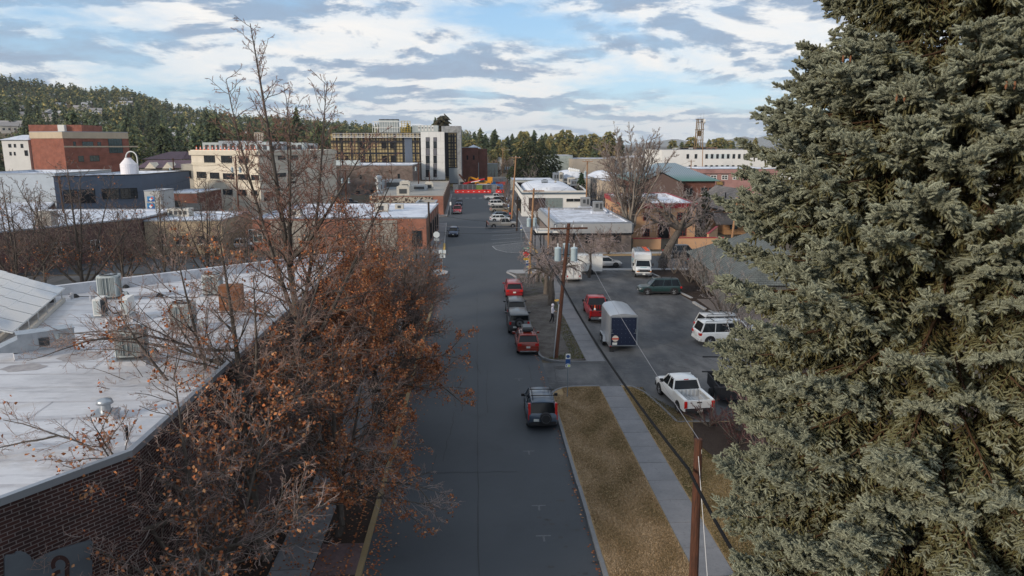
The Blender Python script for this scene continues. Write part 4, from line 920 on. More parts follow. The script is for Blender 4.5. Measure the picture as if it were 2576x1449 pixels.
b.mesh(V, [(2*i, 2*i+2, 2*i+3, 2*i+1) for i in range(N)]+[tuple(range(0, 2*N+2, 2))[::-1]]); b.build('barrel_roof', M_snow, r1, smooth=True)
for k, (px, py, d, lab) in enumerate(((1370, 463, (1.6, 1.4, 1.8), 'silver vent unit at the left of the barrel roof'), (1397, 461, (.5, .5, 1.4), 'thin pipe near the crown of the barrel roof'), (1404, 447, (3.2, 2.4, 2.3), 'big pale box on top of the barrel roof'), (1411, 449, (.9, .9, 2.6), 'slim flue beside the big pale box on the barrel roof'), (1445, 459, (2, 1.2, 1.5), 'beige condenser at the right edge of the barrel roof'), (1437, 456, (2, 1.2, 1.8), 'second condenser from the right on the barrel roof edge'))):
    x, y = P(px, py+4, h1r); ac_box(lab, x, y, h1r-.4, d, (M_galv, M_beige)[k % 2])
# R3 orange stucco building
yf = 124.; C3r, R3r = XY(1572, yf, 520), XY(1751, yf, 520); h3r = HZ(1572, 513, yf); B3r = P(1523, 488, h3r)
r3, pl = building('orange_stucco_building', 'two storey orange stucco building with dark red coping and snow on its roof', 'building', [B3r, C3r, R3r, (R3r[0]+2, 152), (B3r[0]+1, B3r[1]+.5)], h3r, M_or, M_snow, par=.7, cap=mat('dark_red_coping', (.28, .03, .035), rough=.6), capout=.22)
RF = mat('red_frame', (.25, .05, .04), rough=.7)
b = MB()
for pp, qq in ((B3r, C3r), (C3r, R3r)): strip(b, pp, qq, -.1, None, h3r-.75, h3r-.105, -.02, .2, 0)
b.build('red_band', mat('dark_red_coping', (.28, .03, .035)), r3)
pxwins(r3, C3r, R3r, [(1618, 533, 1632, 555), (1658, 534, 1673, 555), (1703, 534, 1727, 554)], nx=3, ny=2, frame=RF, out=.1)
pxwins(r3, C3r, R3r, [(1616, 574, 1634, 595), (1700, 574, 1726, 594)], nx=3, ny=2, frame=RF, out=.1)
pxwins(r3, C3r, R3r, [(1655, 562, 1684, 600)], nx=1, frame=RF, glass=M_dark, out=.1, name='doorway')
Lb = math.hypot(C3r[0]-B3r[0], C3r[1]-B3r[1])
for i in range(6): f = (.06+i*.155); window(r3, B3r, C3r, (Lb*f, Lb*f+.9, h3r-3.4, h3r-1.8), nx=1, frame=RF); 
for k, (px, py) in enumerate(((1600, 500), (1640, 496), (1620, 508))): x, y = P(px, py, h3r); ac_box(('pale unit at the left of the orange building roof', 'grey unit at the back of the orange building roof', 'small unit near the front of the orange building roof')[k], x, y, h3r-.65, (2.0, 1.5, 1.2), (M_unit, M_galv, M_beige)[k])
# garden walls with red caps
def gwall(label, a, c, h=1.7):
    t = thing('garden_wall', label, 'wall', (0, 0, 0)); b = MB(); strip(b, a, c, 0, None, 0, h, 0, .3, 0); b.build('wall', M_or, t); b = MB(); strip(b, a, c, -.06, None, h, h+.12, -.06, .36, 0); b.build('cap', mat('dark_red_coping', (.28, .03, .035)), t); return t
gwall('orange garden wall with red cap between the taupe office and the leaning elm', XY(1592, 110.5, 600), XY(1662, 110.5, 600)); gwall('orange garden wall with red cap right of the leaning elm', XY(1706, 111, 600), XY(1822, 111, 600)); gwall('sloping side wall with red cap behind the grey shingled roof', XY(1778, 112, 600), XY(1800, 122, 600), 2.2)
# R4 brick library with green metal hip roof
yf = 190.; x0, x1_ = XY(1598, yf)[0], XY(1801, yf)[0]; ze = HZ(1780, 455, yf); 
t = thing('green_roof_building', 'brown brick building under a blue green standing seam hip roof', 'building', (0, 0, 0)); b = MB(); b.prism(ccw(rect(x0, x1_, yf, yf+26)), 0, ze, 0, bottom=False); b.build('wall', BR_brown, t)
zr = HZ(1694, 410, yf+12)
def seamroof():
    m = bpy.data.materials.new('seam_metal_roof'); m.use_nodes = True; nt = m.node_tree; L = nt.links.new; bb = nt.nodes['Principled BSDF']; bb.inputs['Roughness'].default_value = .4; bb.inputs['Metallic'].default_value = .3
    tc = nd(nt, 'ShaderNodeTexCoord'); wv = nd(nt, 'ShaderNodeTexWave'); wv.inputs['Scale'].default_value = .55; wv.inputs['Distortion'].default_value = 0; L(tc.outputs['Object'], wv.inputs['Vector'])
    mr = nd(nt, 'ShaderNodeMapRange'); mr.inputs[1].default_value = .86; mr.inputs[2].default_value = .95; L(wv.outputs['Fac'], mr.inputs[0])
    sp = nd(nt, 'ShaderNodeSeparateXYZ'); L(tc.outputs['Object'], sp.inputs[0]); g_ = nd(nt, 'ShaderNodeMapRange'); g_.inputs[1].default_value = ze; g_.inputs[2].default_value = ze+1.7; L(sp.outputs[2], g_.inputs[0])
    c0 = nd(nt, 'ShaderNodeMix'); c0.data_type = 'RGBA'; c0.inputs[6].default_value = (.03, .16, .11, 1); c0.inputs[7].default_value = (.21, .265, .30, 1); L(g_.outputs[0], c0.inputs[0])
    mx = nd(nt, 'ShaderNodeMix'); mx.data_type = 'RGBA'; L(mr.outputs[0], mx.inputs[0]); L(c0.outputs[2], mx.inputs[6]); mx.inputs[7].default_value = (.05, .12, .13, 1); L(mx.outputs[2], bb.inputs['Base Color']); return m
b = MB(); e = 1.2; xr0, xr1 = XY(1655, yf+12)[0], XY(1700, yf+12)[0]
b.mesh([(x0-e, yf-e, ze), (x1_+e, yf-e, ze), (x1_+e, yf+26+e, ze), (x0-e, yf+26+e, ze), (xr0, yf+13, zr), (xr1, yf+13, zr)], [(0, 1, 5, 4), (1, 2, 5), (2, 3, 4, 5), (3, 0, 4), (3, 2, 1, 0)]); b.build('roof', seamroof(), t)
pxwins(t, (x0, yf), (x1_, yf), [(1764, 472, 1779, 488), (1783, 472, 1799, 488), (1700, 474, 1716, 490), (1725, 474, 1742, 490)], nx=2, out=.1, sill=M_cream)
xg = XY(1665, yf-3)[0]; b = MB(); b.mesh([(xg-6, yf-3, 0), (xg+6, yf-3, 0), (xg+6, yf-3, ze-.6), (xg, yf-3, ze+2.2), (xg-6, yf-3, ze-.6), (xg-6, yf, 0), (xg+6, yf, 0), (xg+6, yf, ze-.6), (xg, yf, ze+2.2), (xg-6, yf, ze-.6)], [(0, 1, 2, 3, 4), (1, 6, 7, 2), (5, 0, 4, 9)]); b.build('gable_bay', BR_brown, t)
b = MB(); b.mesh([(xg-6.6, yf-3.5, ze-.8), (xg, yf-3.5, ze+2.5), (xg, yf+6, ze+2.5), (xg-6.6, yf+1, ze-.8), (xg+6.6, yf-3.5, ze-.8), (xg+6.6, yf+1, ze-.8)], [(0, 1, 2, 3), (1, 4, 5, 2), (3, 2, 1, 0), (2, 5, 4, 1)]); b.build('gable_roof', MATS['seam_metal_roof'] if 'seam_metal_roof' in MATS else bpy.data.materials['seam_metal_roof'], t)
# R5 white four storey block and pink brick front, lattice tower with dish
yf = 272.; h5 = HZ(1800, 376, yf); r5, pl = building('white_telephone_building', 'white four storey block with small dark windows behind the pink brick shops', 'building', [XY(1664, yf), XY(1990, yf), (XY(1990, yf)[0], 300), (XY(1664, yf)[0], 300)], h5, M_wst, M_groof, par=.5, cap=M_cap)
rows = [(387.5, 399, (295, 505, 780, 920, 1060, 1197, 1335, 1480, 1620, 1760)), (415.5, 428, (350, 490, 763, 905, 1040, 1180, 1318, 1460, 1600))]
for y0, y1, xs in rows:
    for X in xs: px = 1698+.0977*X; pxwins(r5, pl[0], pl[1], [(px, y0, px+6.3, y1)], nx=1, out=.1)
for y0, y1 in ((387.5, 399), (415.5, 428)): 
    b = MB(); a_ = onwall(1775, y1, pl[0], pl[1]); c_ = onwall(1838, y0, pl[0], pl[1]); strip(b, pl[0], pl[1], a_[0], c_[0], a_[1], c_[1], -.01, .03, 0); b.build('window_band', mat('pale_aqua', (.50, .56, .57)), r5)
for i, (px, d) in enumerate(((1712, (5, 4, .9)), (1723, (5, 4, .9)), (1745, (9, 3, 1.0)), (1775, (8, 3, 1.1)))): x, y = XY(px, 278, 374); ac_box(('flat grey box at the left of the white block roof', 'flat pale box next to the first on the white block roof', 'rust brown low box at the foot of the dish tower', 'long brown box right of the dish tower foot')[i], x, y, h5-.4, d, (M_unit, M_unit, mat('rust_box', (.16, .10, .07)), MATS['rust_box'] if 'rust_box' in MATS else M_unit)[i] if i < 3 else MATS['rust_box'])
t = thing('dish_tower', 'rusty lattice tower with a round white dish on the white block roof', 'tower', (0, 0, 0)); yt = 280.; ztop = HZ(1762, 299, yt); zb = h5-.4; b = MB()
xc0, xc1 = XY(1757, yt, 372)[0], XY(1761.5, yt, 300)[0]
for sx in (-1, 1):
    for sy in (-1, 1):
        b.tube((xc0+sx*1.25, yt+sy*1.25, zb), (xc1+sx*.95, yt+sy*.95, ztop), .22, n=5)
        b.tube((xc0+sx*.4, yt+sy*1.25, zb), (xc1+sx*.3, yt+sy*.95, ztop), .12, n=4)
for f in (.33, .66, .99):
    z = zb+(ztop-zb)*f; xc = xc0+(xc1-xc0)*f
    b.box((xc, yt, z), (2.9, 2.6, .22)); b.box((xc, yt, z-1.2), (2.4, 2.2, .15)) if f > .6 else None
b.box(((xc0+xc1)/2, yt, (zb+ztop)/2+.5), (1.4, 1.4, 2.2))
b.build('lattice', mat('tower_rust', (.22, .155, .085), c2=(.15, .105, .06), scale=1.5, rough=.7), t)
x, y, z = AY(1772, 305, yt-1); b = MB(); b.lathe([(0, -.5), (.85, -.45), (.85, .25), (.75, .25), (0, .0)], (x, y, z), 20, axis='X'); b.build('dish', M_wst, t)
b = MB(); b.box(((xc1+x)/2, yt-1, z), (x-xc1, .3, .3)); b.build('dish_bracket', M_dframe, t)
for px, k in ((1756, 10), (1763, 12)): 
    b = MB(); b.tube((XY(px, yt)[0], yt, ztop), (XY(px, yt)[0], yt, ztop+k*.22), .04, n=4); b.build('antenna', M_galv, t)
yf = 238.; t, pl = building('pink_brick_shops', 'pink brick row with arched white windows below the white block', 'building', [XY(1753, yf), XY(1960, yf), (XY(1960, yf)[0], 262), (XY(1753, yf)[0], 262)], HZ(1800, 425, yf), BR_pink, M_snow, par=.4)
pxwins(t, pl[0], pl[1], [(1787, 440, 1803, 452), (1815, 440, 1831, 452), (1843, 440, 1858, 452), (1760, 440, 1775, 452)], frame=M_wframe, nx=2, ny=2, out=.12, fw=.22)
b = MB()
for px0, px1 in ((1786, 1804), (1814, 1832), (1842, 1859), (1759, 1776)):
    a_ = onwall(px0, 440, pl[0], pl[1]); c_ = onwall(px1, 440, pl[0], pl[1]); strip(b, pl[0], pl[1], a_[0], c_[0], a_[1], a_[1]+.25, -.01, .15, 0)
z = HZ(1800, 436.5, yf); strip(b, pl[0], pl[1], 0, None, z-.1, z+.1, -.01, .12, 0); b.build('string_course', BR_brown, t)
sx_, sz_ = onwall(1803, 464, pl[0], pl[1]); sx2, sz2 = onwall(1820, 456.5, pl[0], pl[1]); b = MB(); strip(b, pl[0], pl[1], sx_-.3, sx2, sz_-.1, sz2+.1, -.01, .3, 0); s = b.build('sign_board', mat('sign_brown', (.10, .06, .05)), t)
Mg = mat('sign_gold', (.62, .44, .10), rough=.5)
lettering('ILD-JOY', pl[0], pl[1], sx_-.15, sz_+.52, .56, Mg, s, out=.33); lettering('VINTAGE', pl[0], pl[1], sx_-.15, sz_+.02, .52, Mg, s, out=.33)
b = MB(); strip(b, pl[0], pl[1], sx_-.6, sx_+2.0, 0, 3.0, -.01, .1, 0); b.build('doorway', M_dark, t)
# R6 tudor house with grey shingles
M_shin = brickm('grey_shingle', (.19, .175, .17), (.15, .14, .135), (.07, .065, .065), bw=.9, bh=.42, ms=.035, dirt=.2)
M_shin2 = brickm('green_grey_shingle', (.135, .15, .145), (.10, .112, .11), (.05, .056, .056), bw=.42, bh=.2, ms=.02, dirt=.2)
t = thing('tudor_house', 'ochre house with steep grey shingle roof and dark timber trim behind the spruce', 'house', (0, 0, 0))
yf = 128.; el = AY(1817, 528, yf); pk = AY(1880, 478, yf); W_ = pk[0]-el[0]; ze, zr = el[2], pk[2]; xe, xp = el[0], pk[0]; yb_ = yf+17
b = MB(); xw0, xw1 = xe+.8, xp+W_-.8
b.mesh([(xw0, yf+.5, 0), (xw1, yf+.5, 0), (xw1, yf+.5, ze+.4), (xp, yf+.5, zr-.2), (xw0, yf+.5, ze+.4), (xw0, yb_, 0), (xw1, yb_, 0), (xw1, yb_, ze+.4), (xp, yb_, zr-.2), (xw0, yb_, ze+.4)], [(0, 1, 2, 3, 4), (9, 8, 7, 6, 5), (1, 6, 7, 2), (5, 0, 4, 9)]); b.build('wall', M_stucco('ochre_wall', (.36, .20, .10)), t)
sl_ = math.hypot(W_, zr-ze)
for k, (xa, xb) in enumerate(((xe, xp), (xp+W_, xp))):
    b = MB(); q4 = [(xa, yf-.4, ze), (xp, yf-.4, zr), (xp, yb_+.4, zr), (xa, yb_+.4, ze)]; uv4 = [(0, 0), (0, sl_), (yb_-yf, sl_), (yb_-yf, 0)]
    q4b = [(x_, y_, z_-.25) for x_, y_, z_ in q4]
    b.face(q4 if k else q4[::-1], 0, uv4 if k else uv4[::-1]); b.mesh(q4+q4b, [(0, 1, 5, 4), (2, 3, 7, 6), (3, 0, 4, 7), (4, 5, 6, 7)], 0); b.build('roof', M_shin, t)
b = MB()
for a_, c_ in (((xe+.1, ze-.1), (xp, zr-.1)), ((xp, zr-.1), (xp+W_-.1, ze-.1))): b.tube((a_[0], yf-.42, a_[1]), (c_[0], yf-.42, c_[1]), .16, n=4)
b.build('barge_board', M_black, t)
for i in range(2): window(t, (xw0, yf+.5), (xw1, yf+.5), (1.0+i*2.6, 2.4+i*2.6, 1.0, 3.2), nx=2, ny=3, frame=M_black, glass=M_glass2, out=.1)
b = MB(); b.mesh([(xe-2, yf-3, ze-2.2), (xe+4, yf-3, ze-2.2), (xe+4, yf+.4, ze-.6), (xe-2, yf+.4, ze-.6), (xe-2, yf-3, ze-2.4), (xe+4, yf-3, ze-2.4), (xe+4, yf+.4, ze-.8), (xe-2, yf+.4, ze-.8)], [(0, 1, 2, 3), (7, 6, 5, 4), (0, 4, 5, 1)]); b.build('porch_roof', M_shin, t)
for x in (xe-1.8, xe+3.8):
    b = MB(); b.box((x, yf-2.8, (ze-2.4)/2), (.2, .2, ze-2.4)); b.build('porch_post', M_black, t)
b = MB(); b.lathe([(.12, 0), (.12, 1.0)], (xe+W_*.5, yf+5, ze+(zr-ze)*.5), 8); b.build('vent_pipe', M_black, t)
# R7 grey green shingled house beside the lot
t = thing('shingled_house', 'single storey house with grey green shingle roof and board siding beyond the parked suv', 'house', (0, 0, 0))
ze = 2.9; A7 = P(1725, 633, ze); B7_ = P(1806, 694, ze); rx0, ry0 = P(1850, 596, 6.0)
ang = math.atan2(A7[1]-B7_[1], A7[0]-B7_[0]); Lr = math.hypot(A7[0]-B7_[0], A7[1]-B7_[1]); nx_, ny_ = math.sin(ang), -math.cos(ang)
def Q(u, v, z): return (B7_[0]+math.cos(ang)*u+nx_*v, B7_[1]+math.sin(ang)*u+ny_*v, z)
D7 = 12.; Lr2 = Lr; Um = -5.
b = MB()
cr = [Q(Um, 0, ze), Q(Lr2, 0, ze), Q(Lr2, D7, ze), Q(Um, D7, ze)]; rg0, rg1 = Q(Um+2, D7/2, 6.0), Q(Lr2-5.5, D7/2, 6.0)
for f in ([0, 1, 5, 4], [1, 2, 5], [2, 3, 4, 5], [3, 0, 4]):
    pts = [(cr+[rg0, rg1])[i] for i in f]; o0 = Vector(pts[0]); e1 = (Vector(pts[1])-o0).normalized(); nn = e1.cross(Vector(pts[2])-o0).normalized(); e2 = nn.cross(e1)
    if nn.z < 0: pts = pts[::-1]
    b.face(pts, 0, [((Vector(v)-o0).dot(e1), (Vector(v)-o0).dot(e2)) for v in pts])
b.face([cr[3], cr[2], cr[1], cr[0]]); b.build('roof', M_shin2, t)
b = MB(); w4 = [Q(Um+.5, .5, 0)[:2], Q(Lr2-.5, .5, 0)[:2], Q(Lr2-.5, D7-.5, 0)[:2], Q(Um+.5, D7-.5, 0)[:2]]; b.prism(ccw(w4), 0, ze-.02, 0, bottom=False); b.build('wall', brickm('board_siding', (.13, .135, .13), (.11, .115, .11), (.05, .05, .05), bw=.25, bh=30, ms=.02), t)
for nn in bpy.data.materials['board_siding'].node_tree.nodes:
    if nn.type == 'TEX_BRICK': nn.offset = 0.
b = MB(); b.tube(Q(4.5, 2.6, 3.9), Q(4.5, 2.6, 4.7), .07, n=6); b.build('vent_pipe', M_black, t)
# R8 far commercial strip, low white roofs behind the coffee building
def lowb(name, label, px0, px1, Y, py, dep, wall, roof=M_snow, wins=0, par=.4, grille=False):
    t, pl = building(name, label, 'building', [XY(px0, Y), XY(px1, Y), (XY(px1, Y)[0], Y+dep), (XY(px0, Y)[0], Y+dep)], HZ((px0+px1)/2, py, Y), wall, roof, par=par)
    L_ = pl[1][0]-pl[0][0]
    for i in range(wins): window(t, pl[0], pl[1], (L_*(i+.2)/wins, L_*(i+.7)/wins, .6, 2.6), nx=2, out=.1)
    return t, pl
M_aqua = brickm('aqua_siding', (.33, .38, .37), (.30, .35, .34), (.2, .24, .24), bw=30, bh=.4, ms=.05)
M_sandb = M_stucco('sand_block', (.36, .32, .27)); M_offw = M_stucco('off_white_block', (.5, .48, .44))
t, pl = lowb('aqua_store', 'long aqua sided store with a dark recessed entrance across the far lot', 1374, 1440, 338, 391, 22, M_aqua)
b = MB(); strip(b, pl[0], pl[1], .5, 11.0, 0, 3.2, -.02, .08, 0); b.build('entrance', M_dark, t)
b = MB(); strip(b, pl[0], pl[1], 0, 13, 0, 1.3, .1, .3, 0); b.build('railing', M_unit, t)
lowb('sand_store', 'sand coloured flat roofed store right of the aqua store', 1440, 1545, 325, 399, 20, M_sandb, wins=4)
lowb('grey_depot', 'grey flat roofed depot beyond the bare elm', 1545, 1640, 330, 396, 20, M_stucco('depot_grey', (.40, .38, .35)), wins=3)
lowb('pale_shop', 'pale flat shop building by the far street bend', 1228, 1262, 400, 398, 16, M_offw, wins=3)
lowb('cream_clinic', 'cream flat roofed building with snow on top, left of the dark round conifer', 1262, 1325, 430, 394, 18, M_stucco('clinic_cream', (.5, .45, .33)), wins=5)
lowb('green_retaining_wall', 'grey green retaining wall building beside the brown brick block', 1227, 1252, 330, 412, 6, M_stucco('wall_green_grey', (.27, .31, .29)), par=.2)
lowb('white_site_office', 'low white roofed shed behind the bare street shrubs', 1290, 1395, 213, 453, 14, M_stucco('shed_grey', (.3, .31, .29)), par=.15)
def vault(name, label, px0, px1, Y, dep, pyw, rise, wall):
    t = thing(name, label, 'building', (0, 0, 0)); x0, x1_ = XY(px0, Y)[0], XY(px1, Y)[0]; zw = HZ(px0, pyw, Y); b = MB(); b.prism(ccw(rect(x0, x1_, Y, Y+dep)), 0, zw, 0); b.build('wall', wall, t)
    b = MB(); V = []; N = 12
    for i in range(N+1): f = i/N; zz_ = zw+rise*(1-(2*f-1)**2)+.02; V += [(x0-.2+(x1_-x0+.4)*f, Y-.2, zz_), (x0-.2+(x1_-x0+.4)*f, Y+dep, zz_)]
    b.mesh(V, [(2*i, 2*i+2, 2*i+3, 2*i+1) for i in range(N)]+[tuple(range(0, 2*N+2, 2))[::-1]]); b.build('arched_roof', M_snow, t, smooth=True)
    return t
M_rib = brickm('ribbed_wall', (.36, .34, .31), (.33, .31, .28), (.2, .19, .18), bw=.5, bh=30, ms=.05)
t = vault('arched_warehouse', 'ribbed wall warehouse with a shallow arched snowy roof and round white vents', 1408, 1486, 222, 20, 449, 2.0, M_rib)
for i in range(6):
    x, y = XY(1433+i*4.5, 226); b = MB(); b.lathe([(.25, 0), (.25, .6), (.5, .7), (.5, 1.1), (0, 1.4)], (x, y, HZ(1440, 449, 222)+1.9-i*.12), 10); b.build('vent', M_wst, t)
vault('arched_shed', 'second smaller arched snowy roof right of the arched warehouse', 1500, 1572, 226, 18, 448, 1.8, M_rib)
lowb('beige_shop', 'beige wall shop behind the tall bare elm', 1520, 1600, 205, 455, 12, M_stucco('beige_wall', (.42, .35, .27)), wins=2)
# ---------------------------------------------------------------- vehicles (local +Y is forward, origin on the ground)
def paint(name, c, rough=.28, metal=.0): 
    m = mat('paint_'+name, c, rough=rough, metal=metal, spec=.5); m.node_tree.nodes['Principled BSDF'].inputs['Coat Weight'].default_value = .35; m.node_tree.nodes['Principled BSDF'].inputs['Coat Roughness'].default_value = .12; return m
M_tyre = mat('tyre_rubber', (.018, .018, .02), rough=.85); M_rim = mat('alloy_rim', (.45, .46, .48), rough=.35, metal=.7); M_drim = mat('dark_rim', (.05, .05, .055), rough=.4, metal=.5)
M_tail = mat('tail_lamp', (.45, .015, .012), rough=.2, spec=.6); M_head = mat('head_lamp', (.6, .62, .65), rough=.12, spec=.7); M_plate = mat('plate_white', (.55, .57, .55), rough=.5); M_trim = mat('black_trim', (.02, .02, .022), rough=.6); M_chrome = mat('chrome', (.6, .61, .62), rough=.2, metal=.9); M_cglass = mat('car_glass', (.008, .010, .012), rough=.06, spec=.35)
M_amber = mat('amber_lamp', (.6, .2, .03), rough=.3)
def loft(sections, m, cap=True):
    """sections: list of (y, [(x, z)...]) right half outline bottom to top; mirrored and skinned"""
    b = MB(); n = len(sections[0][1]); V = []
    for y, o in sections:
        for x, z in o: V.append((x, y, z))
        for x, z in reversed(o): V.append((-x, y, z))
    k = 2*n; F = []
    for i in range(len(sections)-1):
        for j in range(k): F.append((i*k+j, i*k+(j+1) % k, (i+1)*k+(j+1) % k, (i+1)*k+j))
    if cap: F += [tuple(range(k-1, -1, -1)), tuple(range((len(sections)-1)*k, len(sections)*k))]
    F = [f[::-1] for f in F]
    b.mesh(V, F, 0); return b
def autosmooth(o, ang=35):
    me = o.data; me.polygons.foreach_set('use_smooth', [True]*len(me.polygons)); me.set_sharp_from_angle(angle=R_(ang)); return o
def wheels(t, W, yf, yr, r, rim=M_rim, wd=.23):
    for sx in (-1, 1):
        for y in (yf, yr):
            x = sx*(W/2-wd/2+.01)
            b = MB(); b.lathe([(r*.62, -wd/2), (r*.93, -wd/2), (r, -wd/2+.03), (r, wd/2-.03), (r*.93, wd/2), (r*.62, wd/2)], (x, y, r), 20, axis='X', caps=False)
            b.lathe([(0, -wd/2+.03), (r*.64, -wd/2+.03)], (x, y, r), 20, axis='X', caps=False); b.lathe([(0, wd/2-.03), (r*.64, wd/2-.03)], (x, y, r), 20, axis='X', caps=False)
            w_ = b.build('wheel', M_tyre, t, smooth=False)
            b = MB(); xo = x+sx*(wd/2-.012)
            for k in range(5):
                a = k*2*math.pi/5; b.tube((xo, y, r), (xo, y+math.cos(a)*r*.56, r+math.sin(a)*r*.56), r*.10, r*.07, n=4)
            b.lathe([(r*.52, -.015), (r*.64, -.015), (r*.64, .015), (r*.52, .015), (r*.52, -.015)], (xo, y, r), 18, axis='X', caps=False)
            b.build('rim', rim, w_)
def arch(t, W, ys, r, m=M_trim, flare=.015):
    for sx in (-1, 1):
        for y in ys:
            b = MB(); R = r*1.17; N = 12; V = []
            for k in range(N+1):
                a = math.pi*k/N; V += [(sx*(W/2+flare), y+R*math.cos(a), r+R*math.sin(a)), (sx*(W/2-.12), y+R*math.cos(a), r+R*math.sin(a))]
            Vo = [(sx*(W/2+flare), y+R*math.cos(math.pi*k/N), r+R*math.sin(math.pi*k/N)) for k in range(N+1)]
            b.mesh(Vo+[(sx*(W/2+flare), y-R, .22), (sx*(W/2+flare), y+R, .22)], [tuple(range(N+3))], 0); b.build('wheel_arch', m, t)
def half(w, z0, zb, zt, crown=.0):
    """right half of a body section: sill, flank, shoulder, deck"""
    return [(w*.80, z0), (w*.97, z0+.06), (w, z0+(zb-z0)*.45), (w*.985, zb-.05), (w*.93, zb+(zt-zb)*.55), (w*.72, zt), (0.001, zt+crown)]
def make_car(name, label, cat, p, W=1.82, L=4.5, H=1.65, r=.35, kind='suv', rim=M_rim, clad=False, rack=False, spare=None, plate=True, gl=M_cglass, group=None, front=True, tint=None, cap_lamp='side'):
    """kind: suv, sedan, wagon, jeep"""
    t = thing(name, label, cat, (0, 0, 0), 0, group); w = W/2; z0 = .24+(r-.33)*.8; hood = {'suv': .98, 'sedan': .86, 'wagon': .9, 'jeep': 1.12}[kind]*(1 if H < 1.8 else 1.12); belt = hood+.04
    yF, yR = L/2, -L/2
    fr = {'suv': .24, 'sedan': .22, 'wagon': .22, 'jeep': .30}[kind]; bonnet_end = yF-L*fr
    S = [(yF, half(w*.72, z0+.12, hood-.32, hood-.24)), (yF-.10, half(w*.88, z0+.03, hood-.22, hood-.14)), (yF-.35, half(w*.97, z0, hood-.10, hood-.04, .01)), (yF-.9, half(w, z0, hood-.05, hood+.0, .02)), (bonnet_end, half(w, z0, belt-.05, belt+.02, .02))]
    if kind == 'jeep': S = [(yF, half(w*.70, z0+.2, hood-.08, hood-.04)), (yF-.15, half(w*.72, z0+.15, hood-.05, hood)), (yF-1.0, half(w*.78, z0+.1, hood-.03, hood+.02)), (bonnet_end, half(w*.9, z0, belt-.03, belt+.02))]
    rear_z = belt+(.0 if kind != 'sedan' else .02)
    S += [(0, half(w, z0, belt-.04, belt+.02)), (yR+.9, half(w, z0, belt-.03, rear_z+.03)), (yR+.25, half(w*.985, z0, rear_z-.03, rear_z+.03)), (yR+.05, half(w*.93, z0+.05, rear_z-.08, rear_z+.0)), (yR, half(w*.88, z0+.12, rear_z-.14, rear_z-.05))]
    autosmooth(loft(S, 0).build('body', p, t), 50)
    # cabin: dark glass volume, painted roof and pillars
    top = H-.06; wb_, wt = w*.92, w*(.74 if kind != 'jeep' else .84)
    if kind == 'suv': yb0, yt0, yt1, yb1 = bonnet_end+.02, bonnet_end-.62, yR+.42, yR+.10
    elif kind == 'jeep': yb0, yt0, yt1, yb1 = bonnet_end+.0, bonnet_end-.25, yR+.12, yR+.04
    elif kind == 'wagon': yb0, yt0, yt1, yb1 = bonnet_end+.05, bonnet_end-.7, yR+.7, yR+.12
    else: yb0, yt0, yt1, yb1 = bonnet_end+.1, bonnet_end-.75, yR+1.25, yR+.55
    B = belt-.02
    A = [Vector(v) for v in ((-wb_, yb0, B), (wb_, yb0, B), (wb_, yb1, B), (-wb_, yb1, B), (-wt, yt0, top), (wt, yt0, top), (wt, yt1, top), (-wt, yt1, top))]
    def pane(nm, ids, ins=.0):
        b = MB(); pts = [A[i] for i in ids]; b.face(pts); return b.build(nm, gl, t)
    pane('windshield', (1, 0, 4, 5)); pane('rear_window', (3, 2, 6, 7)); pane('side_window', (2, 1, 5, 6)); pane('side_window', (0, 3, 7, 4))
    rs = [(yt0+.10, [(wt*.9, top-.04), (wt*.8, top+.0), (.001, top+.015)]), (yt0-.06, [(wt+.02, top-.05), (wt*.93, top+.03), (.001, top+.055)]), ((yt0+yt1)/2, [(wt+.03, top-.05), (wt*.94, top+.04), (.001, top+.075)]), (yt1+.02, [(wt+.02, top-.05), (wt*.93, top+.025), (.001, top+.05)]), (yt1-.10, [(wt*.93, top-.06), (wt*.8, top-.02), (.001, top-.005)])]
    autosmooth(loft(rs, 0).build('roof', p, t), 60)
    b = MB()
    def pil(a, c, wd): b.tube(a, c, wd, wd*.85, n=4)
    for s in (0, 1): pil(A[s], A[s+4], .045)
    for s in (2, 3): pil(A[s], A[s+4], .07)
    fs = (.42, .72) if kind != 'sedan' else (.5,)
    for f in fs:
        for i0, i1 in ((1, 2), (0, 3)):
            j0, j1 = i0+4, i1+4; pil(A[i0].lerp(A[i1], f), A[j0].lerp(A[j1], f*.98), .04)
    b.build('pillar', p, t)
    # lamps, plates, bumper, mirrors
    for sx in (-1, 1):
        b = MB(); b.box((sx*w*.66, yF-.16, hood-.30), (w*.42, .26, .16), rx=.15); b.build('headlight', M_head, t)
        b = MB()
        if cap_lamp == 'tall': b.box((sx*w*.86, yR+.16, belt+.12), (.14, .2, .95), rx=-.12)
        elif kind == 'jeep': b.box((sx*w*.84, yR-.02, belt-.22), (.16, .1, .24))
        else: b.box((sx*w*.78, yR+.07, rear_z-.17), (w*.34, .2, .2))
        b.build('taillight', M_tail, t)
        b = MB(); b.box((sx*(w+.12), yb0-.42, belt+.10), (.2, .12, .16)); b.box((sx*(w+.02), yb0-.40, belt+.04), (.14, .06, .06)); b.build('side_mirror', p if not clad else M_trim, t)
    b = MB(); b.box((0, yR+.02, z0+.20), (W*.88, .16, .20)); b.build('bumper', M_trim if clad or kind == 'jeep' else p, t)
    b = MB(); b.box((0, yF-.06, hood-.42), (W*.46, .14, .2)); b.box((0, yF-.05, z0+.16), (W*.7, .14, .14)); b.build('grille', M_trim, t)
    if plate:
        for y, xx in ((yR-.07, 0 if spare is None else -w*.42), (yF+.02, 0)):
            b = MB(); b.box((xx, y, z0+.42 if y < 0 else z0+.2), (.31, .02, .15)); b.build('license_plate', M_plate, t)
    if clad or kind == 'jeep':
        b = MB()
        for sx in (-1, 1): b.box((sx*(w-.01), 0, z0+.06), (.06, L*.52, .14))
        b.build('sill', M_trim, t)
